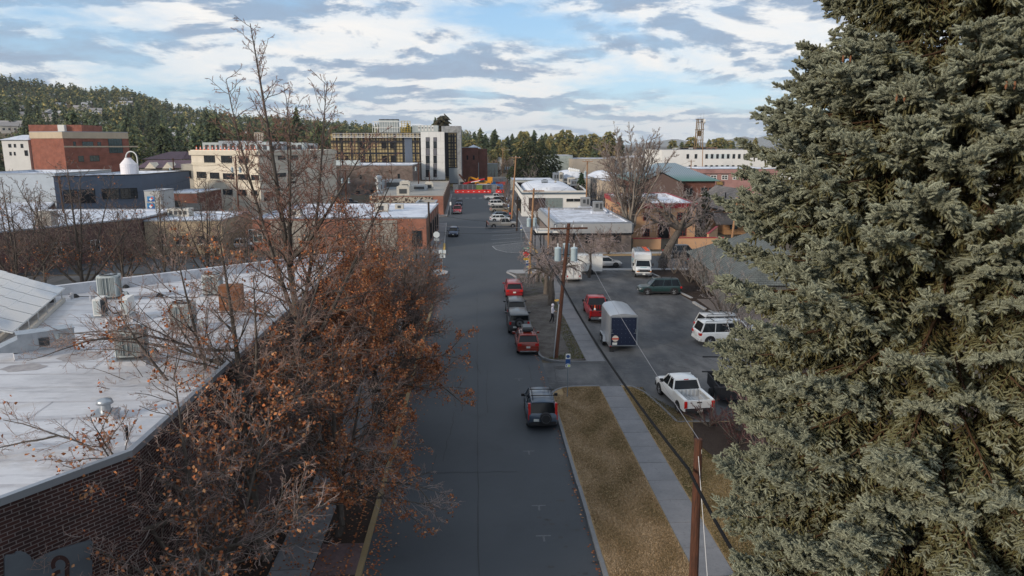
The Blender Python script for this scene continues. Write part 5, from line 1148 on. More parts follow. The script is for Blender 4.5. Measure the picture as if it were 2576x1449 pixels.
    arch(t, W, (yF-.88, yR+.85), r, M_trim)
    wheels(t, W, yF-.88, yR+.85, r, rim)
    b = MB()
    for sx in (-1, 1):
        for f in fs+((.15,) if kind != 'sedan' else ()): b.box((sx*(w*1.0), yb0+(yb1-yb0)*f+.12, belt-.14), (.02, .16, .035))
    b.build('door_handle', p, t)
    if rack:
        for sx in (-1, 1):
            b = MB(); b.path([(sx*wt*.86, yt0-.1, top+.05), (sx*wt*.86, yt0-.25, top+.12), (sx*wt*.86, yt1+.25, top+.12), (sx*wt*.86, yt1+.1, top+.05)], .022, 5); b.build('roof_rail', M_trim, t)
        if rack == 'bars':
            for f in (.3, .75): b = MB(); b.box((0, yt0+(yt1-yt0)*f, top+.15), (wt*1.9, .05, .04)); b.build('crossbar', M_trim, t)
    if spare:
        b = MB(); b.lathe([(0, -.12), (r*.9, -.12), (r*.97, -.08), (r*.97, .10), (r*.9, .12), (0, .12)], (w*.18 if spare != 'mid' else 0, yR-.14, belt-.20), 22, axis='Y'); s_ = b.build('spare_wheel', M_trim if spare == 'cover' else M_tyre, t)
        b = MB(); b.lathe([(r*.70, -.014), (r*.74, -.014), (r*.74, .0), (r*.70, 0), (r*.70, -.014)] if spare == 'cover' else [(r*.2, -.03), (r*.55, -.03), (r*.55, 0), (r*.2, 0), (r*.2, -.03)], (w*.18 if spare != 'mid' else 0, yR-.26, belt-.20), 20, axis='Y', caps=False); b.build('cover_ring' if spare == 'cover' else 'rim', mat('cover_grey', (.10, .105, .11), rough=.4), s_)
    return t
def make_pickup(name, label, p, W=1.95, L=5.4, H=1.82, r=.39, rim=M_rim, liner=M_trim, bumper=M_chrome, plate=True, group=None, cab=2.0, tint=None):
    t = thing(name, label, 'pickup truck', (0, 0, 0), 0, group); w = W/2; z0 = .36; hood = 1.12; belt = 1.16; yF, yR = L/2, -L/2; bonnet = yF-1.35; cabr = bonnet-cab
    S = [(yF, half(w*.8, z0+.1, hood-.3, hood-.2)), (yF-.12, half(w*.92, z0+.02, hood-.18, hood-.1)), (yF-.5, half(w*.99, z0, hood-.08, hood-.01)), (bonnet, half(w, z0, belt-.06, belt)), (cabr+.05, half(w, z0, belt-.05, belt)), (cabr, half(w, z0, belt-.05, belt))]
    autosmooth(loft(S, 0).build('body', p, t), 50)
    B = belt-.02; top = H-.05; wb_, wt = w*.93, w*.76
    A = [Vector(v) for v in ((-wb_, bonnet+.03, B), (wb_, bonnet+.03, B), (wb_, cabr+.04, B), (-wb_, cabr+.04, B), (-wt, bonnet-.62, top), (wt, bonnet-.62, top), (wt, cabr+.30, top), (-wt, cabr+.30, top))]
    for nm, ids in (('windshield', (1, 0, 4, 5)), ('rear_window', (3, 2, 6, 7)), ('side_window', (2, 1, 5, 6)), ('side_window', (0, 3, 7, 4))): b = MB(); b.face([A[i] for i in ids]); b.build(nm, M_cglass, t)
    yt0, yt1 = bonnet-.62, cabr+.30
    rs = [(yt0+.1, [(wt*.9, top-.04), (wt*.8, top), (.001, top+.015)]), (yt0-.06, [(wt+.02, top-.05), (wt*.93, top+.03), (.001, top+.05)]), (yt1+.02, [(wt+.02, top-.05), (wt*.93, top+.03), (.001, top+.05)]), (yt1-.10, [(wt*.95, top-.07), (wt*.8, top-.02), (.001, top)])]
    autosmooth(loft(rs, 0).build('roof', p, t), 60)
    b = MB()
    for i in range(4): b.tube(A[i], A[i+4], .06 if i > 1 else .045, .05, n=4)
    for i0, i1 in ((1, 2), (0, 3)): b.tube(A[i0].lerp(A[i1], .52), A[i0+4].lerp(A[i1+4], .5), .04, n=4)
    b.build('pillar', p, t)
    # open bed: walls, floor, tailgate
    bt = belt+.02; bl = cabr-.03
    b = MB()
    for sx in (-1, 1):
        b.box((sx*(w-.05), (bl+yR)/2, (z0+bt)/2+.06), (.10, bl-yR, bt-z0-.12), 0); b.box((sx*(w-.12), (bl+yR)/2, bt+.01), (.2, bl-yR-.02, .04))
    b.box((0, bl-.04, (z0+bt)/2+.1), (W-.24, .06, bt-z0-.2)); b.build('bed_side', p, t)
    b = MB(); b.box((0, (bl+yR)/2, .72), (W-.2, bl-yR-.1, .08)); 
    for k in range(7): b.box((-.6+k*.2, (bl+yR)/2, .775), (.09, bl-yR-.2, .03))
    for sx in (-1, 1):
        b.box((sx*(W/2-.28), yR+1.02, .88), (.26, .8, .26)); b.box((sx*(w-.115), (bl+yR)/2, .95), (.03, bl-yR-.1, .42))
    for k in range(6): b.box((-.62+k*.25, bl-.09, .98), (.12, .05, .4))
    b.build('bed_floor', liner, t)
    b = MB(); b.box((0, yR+.03, (z0+bt)/2+.15), (W-.22, .08, bt-z0-.32)); b.build('tailgate', p, t)
    b = MB(); b.box((0, yR-.02, bt-.14), (.3, .04, .07)); b.build('tailgate_handle', M_trim, t)
    for sx in (-1, 1):
        b = MB(); b.box((sx*(w-.09), yR+.0, bt-.26), (.17, .12, .42)); b.build('taillight', M_tail, t)
        b = MB(); b.box((sx*w*.72, yF-.12, hood-.30), (w*.4, .2, .2)); b.build('headlight', M_head, t)
        b = MB(); b.box((sx*(w+.15), bonnet-.38, belt+.12), (.2, .12, .22)); b.box((sx*(w+.02), bonnet-.36, belt+.06), (.2, .06, .06)); b.build('side_mirror', M_trim, t)
    b = MB(); b.box((0, yR-.06, z0+.16), (W*.9, .2, .2)); b.build('bumper', bumper, t); b = MB(); b.box((0, yF+.0, z0+.12), (W*.92, .2, .22)); b.build('bumper', bumper, t)
    b = MB(); b.box((0, yF-.02, hood-.36), (W*.5, .1, .26)); b.build('grille', bumper if bumper is not M_trim else M_trim, t)
    if plate: b = MB(); b.box((0, yR-.17, z0+.2), (.31, .02, .15)); b.build('license_plate', M_plate, t)
    b = MB(); b.box((0, yt1-.08, top-.02), (.3, .05, .05)); b.build('brake_light', M_tail, t)
    arch(t, W, (yF-.95, yR+1.02), r); wheels(t, W, yF-.95, yR+1.02, r, rim, .26)
    return t
def place(t, x, y, heading):     # heading 0 looks up the street (+Y), 90 to the right (+X)
    t.location = (x, y, .0); t.rotation_euler = (0, 0, -R_(heading)); return t
G_ST = 'cars parked along the right kerb'; 
def behind(px0, px1, py, L, dz=0):   # centre of a car whose rear lower edge spans px0..px1 at py
    x0, y0 = P(px0, py); x1, y1 = P(px1, py); return (x0+x1)/2, (y0+y1)/2+L/2
# right kerb, near to far
c = place(make_car('parked_suv', 'dark blue grey suv with round spare wheel cover parked nearest on the right kerb', 'suv', paint('blue_grey', (.05, .075, .11)), W=1.80, L=4.5, H=1.70, r=.35, rack='bars', spare='cover', cap_lamp='tall', clad=True), 3.72, 40.8, 1)
lx = [-.42]
c = place(make_car('parked_suv', 'red orange compact suv with black rooftop cargo box', 'suv', paint('burnt_red', (.22, .028, .016)), W=1.76, L=4.15, H=1.62, r=.33, rack='bars', clad=False), 3.92, 55.7, 0)
b = MB(); b.mesh([(-.40, -1.3, 1.72), (.40, -1.3, 1.72), (.40, .2, 1.72), (-.40, .2, 1.72), (-.44, -1.3, 1.90), (.44, -1.3, 1.90), (.42, .35, 1.88), (-.42, .35, 1.88), (-.33, -1.15, 2.03), (.33, -1.15, 2.03), (.30, .05, 2.0), (-.30, .05, 2.0)], [(3, 2, 1, 0), (0, 1, 5, 4), (1, 2, 6, 5), (2, 3, 7, 6), (3, 0, 4, 7), (4, 5, 9, 8), (5, 6, 10, 9), (6, 7, 11, 10), (7, 4, 8, 11), (8, 9, 10, 11)]); o = b.build('cargo_box', mat('box_black', (.03, .033, .036), rough=.3), c)
b = MB(); b.box((0, -2.12, .34), (1.3, .05, .1)); b.build('bumper_strip', M_chrome, c)
place(make_car('parked_jeep', 'dark grey off-road wagon with spare tyre on its tailgate, behind the orange red suv', 'off-roader', paint('dark_slate', (.055, .062, .07), rough=.4), W=1.88, L=4.4, H=1.86, r=.42, kind='jeep', spare='mid', rim=M_drim), 3.58, 61.9, 0)
place(make_car('parked_suv', 'black suv with a pale roof, parked in front of the dark off-road wagon', 'suv', paint('black', (.018, .02, .024)), W=1.85, L=4.6, H=1.72, r=.36), 3.65, 67.6, 0)
place(make_car('parked_suv', 'bright red suv parked alone on the right kerb near the corner', 'suv', paint('cherry', (.21, .012, .016)), W=1.90, L=4.7, H=1.66, r=.37), 3.95, 77.0, 0)
# left side of the far street
place(make_car('parked_car', 'dark blue crossover facing the camera beside the orange brick shop', 'car', paint('navy', (.025, .05, .11)), W=1.8, L=4.45, H=1.6, r=.35, kind='wagon', clad=True, rack=True), -4.3, 129.5, 180)
place(make_pickup('parked_pickup', 'bright red pickup with chrome grille facing the camera on the left far kerb', paint('truck_red', (.42, .012, .03)), W=2.05, L=5.6, H=1.95), -4.7, 173, 180)
place(make_car('parked_car', 'dark blue wagon with roof rack facing the camera behind the red pickup', 'car', paint('ink_blue', (.018, .032, .07)), W=1.85, L=4.7, H=1.62, kind='wagon', rack='bars'), -4.9, 197, 180)
# angled row on the right of the far street
GA = 'cars parked at an angle in front of the coffee building'
def angled(t, px, py, hd=74): x, y = P(px, py); return place(t, x, y, hd)
angled(make_pickup('parked_pickup', 'silver pickup with open tailgate parked at an angle with a man behind it', paint('silver', (.30, .29, .27), metal=.3), W=2.0, L=5.8, H=1.9), 1264, 572, 84)
angled(make_car('parked_car', 'white hatchback half hidden behind the silver pickup', 'car', paint('white', (.62, .64, .65)), kind='wagon', L=4.4, H=1.5), 1258, 557, 84)
angled(make_car('parked_car', 'grey blue crossover parked beside the white hatchback', 'car', paint('steel_blue', (.10, .13, .17)), kind='wagon', L=4.5, H=1.58, rack=True), 1264, 550, 80)
angled(make_car('parked_car', 'beige grey wagon parked at an angle, third from the far crosswalk', 'car', paint('champagne', (.26, .245, .21), metal=.3), kind='suv', L=4.55, H=1.66, rack=True), 1256, 533, 80)
angled(make_car('parked_suv', 'white suv parked between the beige wagon and the black suv', 'suv', paint('white', (.62, .64, .65)), L=4.8, H=1.75), 1252, 519, 80)
angled(make_car('parked_suv', 'black suv squeezed in just behind the white pickup', 'suv', paint('black', (.018, .02, .024)), L=4.8, H=1.7), 1262, 509, 80)
angled(make_pickup('parked_pickup', 'white pickup with a black bed nearest the far crosswalk', paint('white', (.62, .64, .65)), W=2.05, L=5.9, H=1.95), 1243, 502, 84)
# parking lot on the right
wp = place(make_pickup('parked_pickup', 'white pickup with a pale bed liner parked by the curved grass kerb', paint('white', (.62, .64, .65)), W=1.9, L=5.35, H=1.82, liner=mat('pale_liner', (.45, .46, .47), c2=(.36, .37, .38), scale=3), bumper=M_trim), 13.0, 42.6, -5)
rt = place(make_pickup('parked_pickup', 'bright red pickup standing in front of the enclosed trailer in the lot', paint('truck_red2', (.27, .010, .014)), W=2.0, L=5.9, H=1.93), 11.4, 66.4, 2)
k = make_cone('orange traffic cone standing in the bed of the red pickup', (10.95, 64.5, .80), 1.0)
place(make_car('parked_suv', 'long white suv side on in the lot, its nose behind the spruce', 'suv', paint('white', (.62, .64, .65)), W=2.0, L=5.6, H=1.95, r=.40, rack='bars'), 20.9, 56.6, 87)
place(make_car('parked_suv', 'silver white suv mostly hidden behind the long white suv', 'suv', paint('pearl', (.45, .46, .47)), W=1.95, L=4.9, H=1.95, r=.38, rack='bars'), 21.4, 58.9, 87)
place(make_car('parked_suv', 'dark green older suv with roof rack parked side on facing left', 'suv', paint('deep_green', (.012, .035, .035)), W=1.78, L=4.65, H=1.78, r=.40, rack='bars', clad=True), 20.1, 76.5, -88)
place(make_car('parked_suv', 'big black suv on the cross street right of the leaning elm', 'suv', paint('black', (.018, .02, .024)), W=2.0, L=5.2, H=1.9, r=.4), 30.0, 102.2, 90)
place(make_car('parked_car', 'light silver sedan on the cross street behind the white box truck', 'car', paint('light_silver', (.42, .42, .42), metal=.2), kind='sedan', L=4.9, H=1.48, rim=M_drim), 17.0, 94.4, 90)
place(make_car('parked_car', 'dark blue car nose out between the coffee and orange buildings', 'car', paint('ink_blue', (.018, .032, .07)), kind='sedan', L=4.8, H=1.5), *P(1502, 516)[:2], 100)
# far cars
for k, (px, py, cl, hd, lab, kd) in enumerate(((1281, 421, 'white', 0, 'small white van-like car far up the street bend', 'suv'), (1285, 437, 'white', 0, 'white suv far up the street by the site workers', 'suv'), (1292, 447, 'ink_blue', 180, 'dark blue car nearest in the far street queue', 'sedan'), (1272, 411, 'black', 0, 'black car at the top of the far street queue', 'wagon'))):
    x, y = P(px, py); t = place(make_car('parked_car', lab, 'car', MATS['paint_'+cl], kind=kd), x, y, hd)
for k, (px, py, cl, lab) in enumerate(((1423, 418, 'white', 'white car at the left of the far store lot'), (1433, 421, 'pearl', 'second pale car in the far store lot'), (1440, 416, 'white', 'white pickup-like car behind the others in the far lot'), (1446, 425, 'steel_blue', 'grey blue suv nearest in the far store lot'))):
    x, y = P(px, py); place(make_car('parked_car', lab, 'car', MATS['paint_'+cl], kind='suv', W=1.95, L=4.9), x, y, 80+4*k)
for k, (px, py, cl, lab, hd) in enumerate(((478, 622, 'black', 'black car on the cross street below the tan block shop', 90), (538, 529, 'pearl', 'pale van parked below the cream office', 180), (553, 527, 'navy', 'blue car parked below the cream office beside the pale van', 180), (835, 512, 'pearl', 'silver car behind the orange brick shop roof, left one', 90), (880, 514, 'black', 'dark car behind the orange brick shop roof, right one', 90), (612, 625, 'white', 'white car covered in snow at the kerb left of the orange brick shop', 90))):
    x, y = P(px, py); place(make_car('parked_car', lab, 'car', MATS['paint_'+cl], kind='wagon' if k else 'sedan'), x, y, hd)
x, y = P(1723, 665); t = thing('motorbike', 'dark motorbike with red tail light by the grey green house', 'motorbike', (x, y, 0), .3)
b = MB(); 
for yy in (-.7, .7): b.lathe([(.2, -.05), (.3, -.05), (.3, .05), (.2, .05)], (0, yy, .3), 14, axis='X', caps=False)
b.build('wheel', M_tyre, t); b = MB(); b.box((0, 0, .6), (.25, .9, .3)); b.box((0, -.35, .85), (.28, .6, .12)); b.tube((0, .5, .4), (0, .3, 1.05), .04, n=5); b.tube((-.35, .3, 1.05), (.35, .3, 1.05), .03, n=5); b.build('frame', M_trim, t); b = MB(); b.box((0, -.75, .85), (.2, .08, .14)); b.build('taillight', M_tail, t)

# enclosed trailer
t = thing('cargo_trailer', 'tall enclosed trailer with dark navy rear doors and silver roof behind the red pickup', 'trailer', (11.6, 56.7, 0), R_(-1.0)); t.scale = (1.06,)*3
TW, TL, TH, tz = 2.15, 4.6, 2.45, .42
Wm = mat('trailer_silver', (.36, .38, .41), rough=.3, metal=.5); NV = mat('trailer_navy', (.012, .018, .04), rough=.35)
def tsec(y, k=1.): return (y, [(TW/2*k, tz), (TW/2*k, tz+TH-.3), (TW/2*k-.03, tz+TH-.14), (TW/2*k-.16, tz+TH-.04), (.001, tz+TH+.06)])
autosmooth(loft([tsec(-TL/2), tsec(TL/2-.7), tsec(TL/2, .8)], 0).build('body', Wm, t), 40)
b = MB(); b.box((0, -TL/2-.02, tz+TH/2-.06), (TW-.16, .05, TH-.22)); o = b.build('rear_door', NV, t)
b = MB(); 
for sx in (-1, 1): b.box((sx*(TW/2-.10), -TL/2-.06, tz+TH/2-.06), (.05, .04, TH-.3)); b.box((sx*(TW/2-.18), -TL/2-.065, tz+TH*.42), (.22, .03, .03)); b.box((sx*(TW/2-.18), -TL/2-.065, tz+TH*.50), (.03, .03, .22))
b.box((0, -TL/2-.06, tz+TH-.2), (TW-.2, .04, .04)); b.box((0, -TL/2-.06, tz+.07), (TW-.2, .04, .04)); b.build('door_frame', M_galv, o)
b = MB()
for i in range(6):
    for j in range(6): b.box((-.75+i*.3, -TL/2-.05, tz+.35+j*.33), (.02, .015, .02))
b.build('rivet', M_galv, o)
b = MB(); b.lathe([(0, -.015), (.24, -.015), (.24, 0), (0, 0)], (-.62, -TL/2-.05, tz+.62), 16, axis='Y'); b.build('emblem_disc', mat('emblem_white', (.5, .45, .4)), o); b = MB(); b.box((-.62, -TL/2-.072, tz+.60), (.52, .012, .11)); b.build('emblem_band', mat('emblem_red', (.4, .05, .03)), o)
b = MB(); b.box((-.66, -TL/2-.06, tz+.22), (.36, .02, .18)); b.build('license_plate', M_plate, t)
for sx in (-1, 1):
    b = MB(); b.mesh([(sx*(TW/2+.02), -.95, .42), (sx*(TW/2+.24), -.95, .42), (sx*(TW/2+.24), -.75, .85), (sx*(TW/2+.02), -.75, .85), (sx*(TW/2+.24), .75, .85), (sx*(TW/2+.02), .75, .85), (sx*(TW/2+.24), .95, .42), (sx*(TW/2+.02), .95, .42)], [(0, 1, 2, 3), (3, 2, 4, 5), (5, 4, 6, 7)]); b.build('fender', M_galv, t)
    for y in (-.4, .42): b = MB(); b.lathe([(.0, -.1), (.33, -.1), (.33, .1), (0, .1)], (sx*(TW/2+.10), y, .33), 18, axis='X'); w_ = b.build('wheel', M_tyre, t); b = MB(); b.lathe([(0, -.02), (.17, -.02), (.17, .02), (0, .02)], (sx*(TW/2+.2), y, .33), 12, axis='X'); b.build('rim', M_galv, w_)
b = MB(); b.tube((-.5, TL/2, .5), (0, TL/2+.9, .5), .04, n=4); b.tube((.5, TL/2, .5), (0, TL/2+.9, .5), .04, n=4); b.box((-TW/2+.2, -TL/2+.1, .14), (.3, .3, .28)); b.build('hitch', M_dframe, t)
b = MB(); b.box((-TW/2+.12, -TL/2-.04, .46), (.1, .06, .1)); b.build('marker_lamp', M_tail, t)
# two white trailers behind the willow
def wtrailer(label, x, y, rz, W=2.0, L=3.6, H=2.0, doors=True):
    t = thing('white_trailer', label, 'trailer', (x, y, 0), rz)
    def s(yy, k=1.): return (yy, [(W/2*k, .45), (W/2*k, .45+H-.25), (W/2*k-.12, .45+H-.05), (.001, .45+H)])
    autosmooth(loft([s(-L/2), s(L/2-.5), s(L/2, .8)], 0).build('body', M_wst, t), 40)
    if doors:
        b = MB(); 
        for xx in (-W/2+.1, -.02, W/2-.1): b.box((xx, -L/2-.02, .45+H/2-.05), (.04, .03, H-.25))
        b.box((0, -L/2-.02, .55), (W-.2, .03, .04)); b.build('door_frame', M_galv, t)
        for sx in (-1, 1): b = MB(); b.box((sx*(W/2-.25), -L/2-.03, .8), (.13, .04, .2)); b.build('taillight', M_tail, t)
        b = MB(); b.box((-.35, -L/2-.03, .78), (.34, .02, .17)); b.build('license_plate', M_plate, t)
    for sx in (-1, 1): b = MB(); b.lathe([(0, -.1), (.36, -.1), (.36, .1), (0, .1)], (sx*(W/2+.05), -.1, .36), 18, axis='X'); b.build('wheel', M_tyre, t)
    return t
wtrailer('white box trailer with split rear doors and two red lamps by the big pole', P(1441, 712)[0], P(1441, 712)[1]+1.9, R_(3))
wtrailer('white trailer standing side on under the weeping branches', P(1486, 690)[0], P(1486, 690)[1]+.8, R_(80), L=3.2, H=2.0, doors=False)
# white box van with ladders, facing the camera
vx, vy = P(1630, 699); t = thing('work_truck', 'white box work truck with ladders on its roof, facing the camera', 'truck', (vx-.2, vy+2.6, 0), R_(172)); WH = MATS['paint_white']
b = loft([(2.9, half(.80, .5, .95, 1.05)), (2.7, half(.95, .42, 1.02, 1.15)), (1.7, half(1.0, .4, 1.25, 1.32)), (1.55, half(1.0, .4, 1.25, 1.32)), (-.2, half(1.0, .4, 1.25, 1.32))], 0); autosmooth(b.build('cab', WH, t), 45)
A = [Vector(v) for v in ((-.95, 1.8, 1.28), (.95, 1.8, 1.28), (.95, .1, 1.28), (-.95, .1, 1.28), (-.82, 1.25, 1.98), (.82, 1.25, 1.98), (.82, .1, 1.98), (-.82, .1, 1.98))]
for nm, ids in (('windshield', (1, 0, 4, 5)), ('side_window', (2, 1, 5, 6)), ('side_window', (0, 3, 7, 4))): b = MB(); b.face([A[i] for i in ids]); b.build(nm, M_cglass, t)
b = MB()
for i in (0, 1): b.tube(A[i], A[i+4], .05, n=4)
b.box((0, .7, 2.0), (1.7, 1.2, .08)); b.build('pillar', WH, t)
def bs(y, w_, z0, z1): return (y, [(w_, z0), (w_, z1-.2), (w_-.1, z1-.04), (.001, z1)])
autosmooth(loft([bs(-2.9, 1.1, .5, 2.95), bs(.1, 1.1, .5, 2.95), bs(.12, 1.1, 2.0, 2.95), bs(.9, 1.08, 2.02, 2.93), bs(1.25, 1.0, 2.08, 2.75)], 0).build('box_body', WH, t), 45)
b = MB(); r_, tl = b.mi(mat('logo_orange', (.6, .12, .04))), b.mi(mat('logo_teal', (.12, .36, .42)))
for sx in (-1, 1):
    b.lathe([(0, -.006), (.33, -.006), (.33, .006), (0, .006)], (sx*1.106, -.7, 2.25), 14, r_, axis='X'); b.box((sx*1.108, -.75, 1.92), (.02, 1.6, .16), tl); b.box((sx*1.108, -1.0, 1.62), (.02, 1.9, .14), tl)
b.box((0, 2.25, 1.255), (.8, .12, .02), tl, rx=-.1); b.build('logo', None, t)
b = MB()
for i in range(7): b.box((sx*0, -2.7+i*.5, 3.02), (1.9, .05, .05))
for x in (-.95, .95): b.box((x, -1.2, 3.05), (.05, 3.4, .08))
b.build('roof_rack', M_galv, t)
def ladder(label, x, ang, m):
    l = thing('ladder', label, 'ladder', (0, 0, 0)); l.matrix_world = Matrix.Translation((vx-.2, vy+2.6, 3.14)) @ Matrix.Rotation(R_(172+ang), 4, 'Z') @ Matrix.Translation((x, -.9, 0)); b = MB()
    for sx in (-.2, .2): b.box((sx, 0, 0), (.05, 3.6, .09))
    for i in range(11): b.box((0, -1.65+i*.33, 0), (.4, .04, .04))
    b.build('rail', m, l); return l
ladder('orange ladder lying on the roof rack of the white work truck', -.55, 3, mat('ladder_orange', (.6, .12, .06))); ladder('aluminium ladder lying on the roof rack of the white work truck', .3, 0, M_galv)
b = MB(); b.box((0, 2.93, .95), (1.5, .08, .32)); b.build('grille', M_trim, t); b = MB(); b.box((0, 2.96, .95), (1.5, .06, .06)); b.box((0, 2.98, .55), (1.9, .22, .24)); b.build('bumper', M_chrome, t)
for sx in (-1, 1):
    b = MB(); b.box((sx*.72, 2.9, 1.02), (.36, .14, .14)); b.build('headlight', M_head, t); b = MB(); b.box((sx*.72, 2.9, .84), (.36, .14, .1)); b.build('turn_lamp', M_amber, t); b = MB(); b.box((sx*1.2, 1.5, 1.5), (.18, .12, .34)); b.build('side_mirror', M_trim, t)
b = MB(); b.box((0, 3.1, .55), (.32, .02, .16)); b.build('license_plate', M_plate, t); arch(t, 2.0, (1.9,), .37); wheels(t, 2.1, 1.9, -1.9, .37, M_galv)
# black utility trailer with a pipe rack
x, y = P(1835, 1010); t = thing('utility_trailer', 'black open utility trailer with an upright pipe rack by the spruce', 'trailer', (x+.1, y+.6, 0), R_(-4)); b = MB()
for sx in (-1, 1): b.box((sx*.95, 0, .85), (.06, 3.2, .75))
b.box((0, -1.6, .85), (1.9, .06, .75)); b.box((0, 1.6, .85), (1.9, .06, .75)); b.box((0, 0, .5), (1.9, 3.2, .06)); b.build('bed', M_black, t)
b = MB(); b.box((0, 1.68, 1.7), (.09, .09, 2.2)); b.box((0, 1.68, 2.3), (2.7, .08, .08)); b.box((-.1, -1.62, 1.28), (2.5, .08, .08)); b.box((-.1, 1.62, 1.28), (2.5, .08, .08)); b.build('pipe_rack', M_black, t)
for sx in (-1, 1): b = MB(); b.lathe([(0, -.1), (.34, -.1), (.34, .1), (0, .1)], (sx*1.1, 0, .34), 16, axis='X'); b.build('wheel', M_tyre, t)
# ---------------------------------------------------------------- poles, wires, signs
M_pole = two('pole_wood', [((.125, .05, .028), 1.5, .4, .65, .8, (6, 6, .25)), ((.035, .022, .018), 4, .45, .65, .9, (8, 8, .4))], (.078, .034, .022), rough=.9)
M_pole2 = two('pole_wood_pale', [((.34, .20, .11), 1.5, .4, .65, .8, (6, 6, .25)), ((.14, .09, .06), 4, .5, .7, .7, (8, 8, .4))], (.27, .15, .08), rough=.9)
M_pole3 = two('pole_wood_dark', [((.05, .035, .03), 3, .4, .65, .8, (6, 6, .3))], (.035, .025, .022), rough=.9)
M_xf = mat('transformer_grey', (.40, .50, .55), rough=.45, c2=(.34, .43, .48), scale=2); M_ins_w = mat('insulator', (.5, .52, .53), rough=.3)
M_wire = mat('wire_black', (.012, .013, .015), rough=.9, spec=.1); M_wire_w = mat('wire_silver', (.24, .24, .26), rough=.4, metal=.4)
def pole(label, base, top, r=.15, r2=None, m=M_pole, arms=(), xf=(), name='utility_pole', street_light=None, group=None):
    """arms = [(height from top, length, direction deg, n insulators)], xf = [(height from top, side offset x, y)]"""
    bx, by = base; tx, ty, tz_ = top; t = thing(name, label, 'utility pole', (bx, by, 0), 0, group); r2 = r2 or r*.78
    b = MB(); n = 6
    for i in range(n):
        a, c = i/n, (i+1)/n; b.tube(((tx-bx)*a, (ty-by)*a, tz_*a), ((tx-bx)*c, (ty-by)*c, tz_*c), r+(r2-r)*a, r+(r2-r)*c, n=10, cap=(i in (0, n-1)))
    b.build('pole', m, t)
    def at(d): f = (tz_-d)/tz_; return Vector(((tx-bx)*f, (ty-by)*f, tz_-d))
    for d, L_, ang, n in arms:
        c = at(d); e = Vector((math.cos(R_(ang)), math.sin(R_(ang)), 0)); nrm = Vector((-e.y, e.x, 0))*-(r*.9+.05)
        b = MB(); b.box(tuple(c+nrm), (L_, .1, .13), rz=R_(ang)); o = b.build('crossarm', m, t)
        for sg_ in (-1, 1): b = MB(); b.tube(tuple(c+nrm+e*sg_*L_*.3), tuple(c+nrm-Vector((0, 0, L_*.24))), .02, n=4); b.build('brace', M_dframe, o)
        for i in range(n):
            f = (i+.5)/n-.5; f = f*.96 if n > 2 else f*1.7; pz = c+nrm+e*L_*f; b = MB(); b.lathe([(.03, .06), (.07, .1), (.04, .16), (.06, .2), (.0, .28)], tuple(pz), 8); b.build('insulator', M_ins_w, o)
    for d, ox_, oy_ in xf:
        c = at(d)+Vector((ox_, oy_, 0)); s = .26
        b = MB(); b.lathe([(0, 0), (s*.92, .02), (s, .06), (s, .95), (s*1.06, .97), (s*1.06, 1.03), (s*.6, 1.08), (0, 1.10)], (c.x, c.y, c.z-.5), 18); o = b.build('transformer', M_xf, t, smooth=False); autosmooth(o, 40)
        b = MB(); b.lathe([(.05, 0), (.07, .08), (.045, .14), (.06, .2), (.02, .34), (0, .36)], (c.x, c.y, c.z+.56), 8); b.build('bushing', M_ins_w, o); b = MB(); b.tube((c.x, c.y, c.z), tuple(at(d)), .035, n=5); b.build('bracket', M_dframe, o)
    if street_light:
        d, L_, ang = street_light; c = at(d); e = Vector((math.cos(R_(ang)), math.sin(R_(ang)), 0)); b = MB(); b.path([tuple(c), tuple(c+e*L_*.5+Vector((0, 0, .5))), tuple(c+e*L_+Vector((0, 0, .55)))], .04, 6); o = b.build('lamp_arm', M_galv, t); b = MB(); b.box(tuple(c+e*(L_+.25)+Vector((0, 0, .5))), (.6, .26, .14), rz=R_(ang)); b.build('lamp_head', M_wst, o)
    return t
# nearest pole: only its upper part is in view
bx, by = 7.55, 22.3; tp = AY(1757, 1104, 22.7); pole('thick reddish wooden pole nearest the camera at the lower edge', (bx, by), tp, .17, .14, M_pole)
b = MB(); x_, y_, z_ = tp; b.box((x_+.05, y_-.13, z_-.42), (.1, .02, .16)); tag(b.build('pole_tag', mat('tag_tin', (.45, .45, .4), rough=.5)), 'small grey number plate nailed to the nearest pole', 'number plate')
# pole with three transformers
ta = AY(1431, 562, 54.2); P2 = pole('tall leaning pole with crossarm and three grey transformers by the gravel strip', (5.95, 52.4), ta, .17, .13, M_pole, arms=[(.35, 2.9, 4, 4)], xf=[(2.35, -.62, -.05), (2.1, .05, .38), (2.35, .62, -.1)])
b = MB(); b.tube((-.17, -.08, 0), (-.17+(ta[0]-5.95)*4.2/ta[2], -.08+(ta[1]-52.4)*4.2/ta[2], 4.2), .05, n=6); b.build('cable_guard', M_galv, P2); b = MB(); b.lathe([(.175, 0), (.175, .1)], (.03, .06, 4.6), 10, caps=False); b.build('pole_band', M_yel2, P2)
def by_px(px0, py0, px1, py1, zoff=0):      # base at (px0, py0) on the ground, top at (px1, py1) above it
    x, y = P(px0, py0); return (x, y), AY(px1, py1, y)
b_, t_ = by_px(1331, 690, 1343, 474); pole('pale brown pole with a transformer beside the stop sign', b_, t_, .15, .12, M_pole2, arms=[(.3, 2.6, 2, 4)], xf=[(4.3, -.4, -.1), (4.25, .35, .1)], street_light=None)
b = MB(); b.tube((b_[0]+.28, b_[1]-.1, 0), (b_[0]+.10, b_[1], 2.6), .06, n=8); tag(b.build('guy_guard', M_yel2), 'yellow plastic guard on the guy wire beside the pale pole', 'guy guard')
b_, t_ = by_px(1379, 640, 1381, 521); pole('short plain pale pole standing in front of the taupe office', b_, t_, .13, .12, M_pole2)
b_, t_ = by_px(1300, 581, 1302, 494); pole('dark bare pole at the far right sidewalk edge', b_, t_, .17, .15, M_pole3)
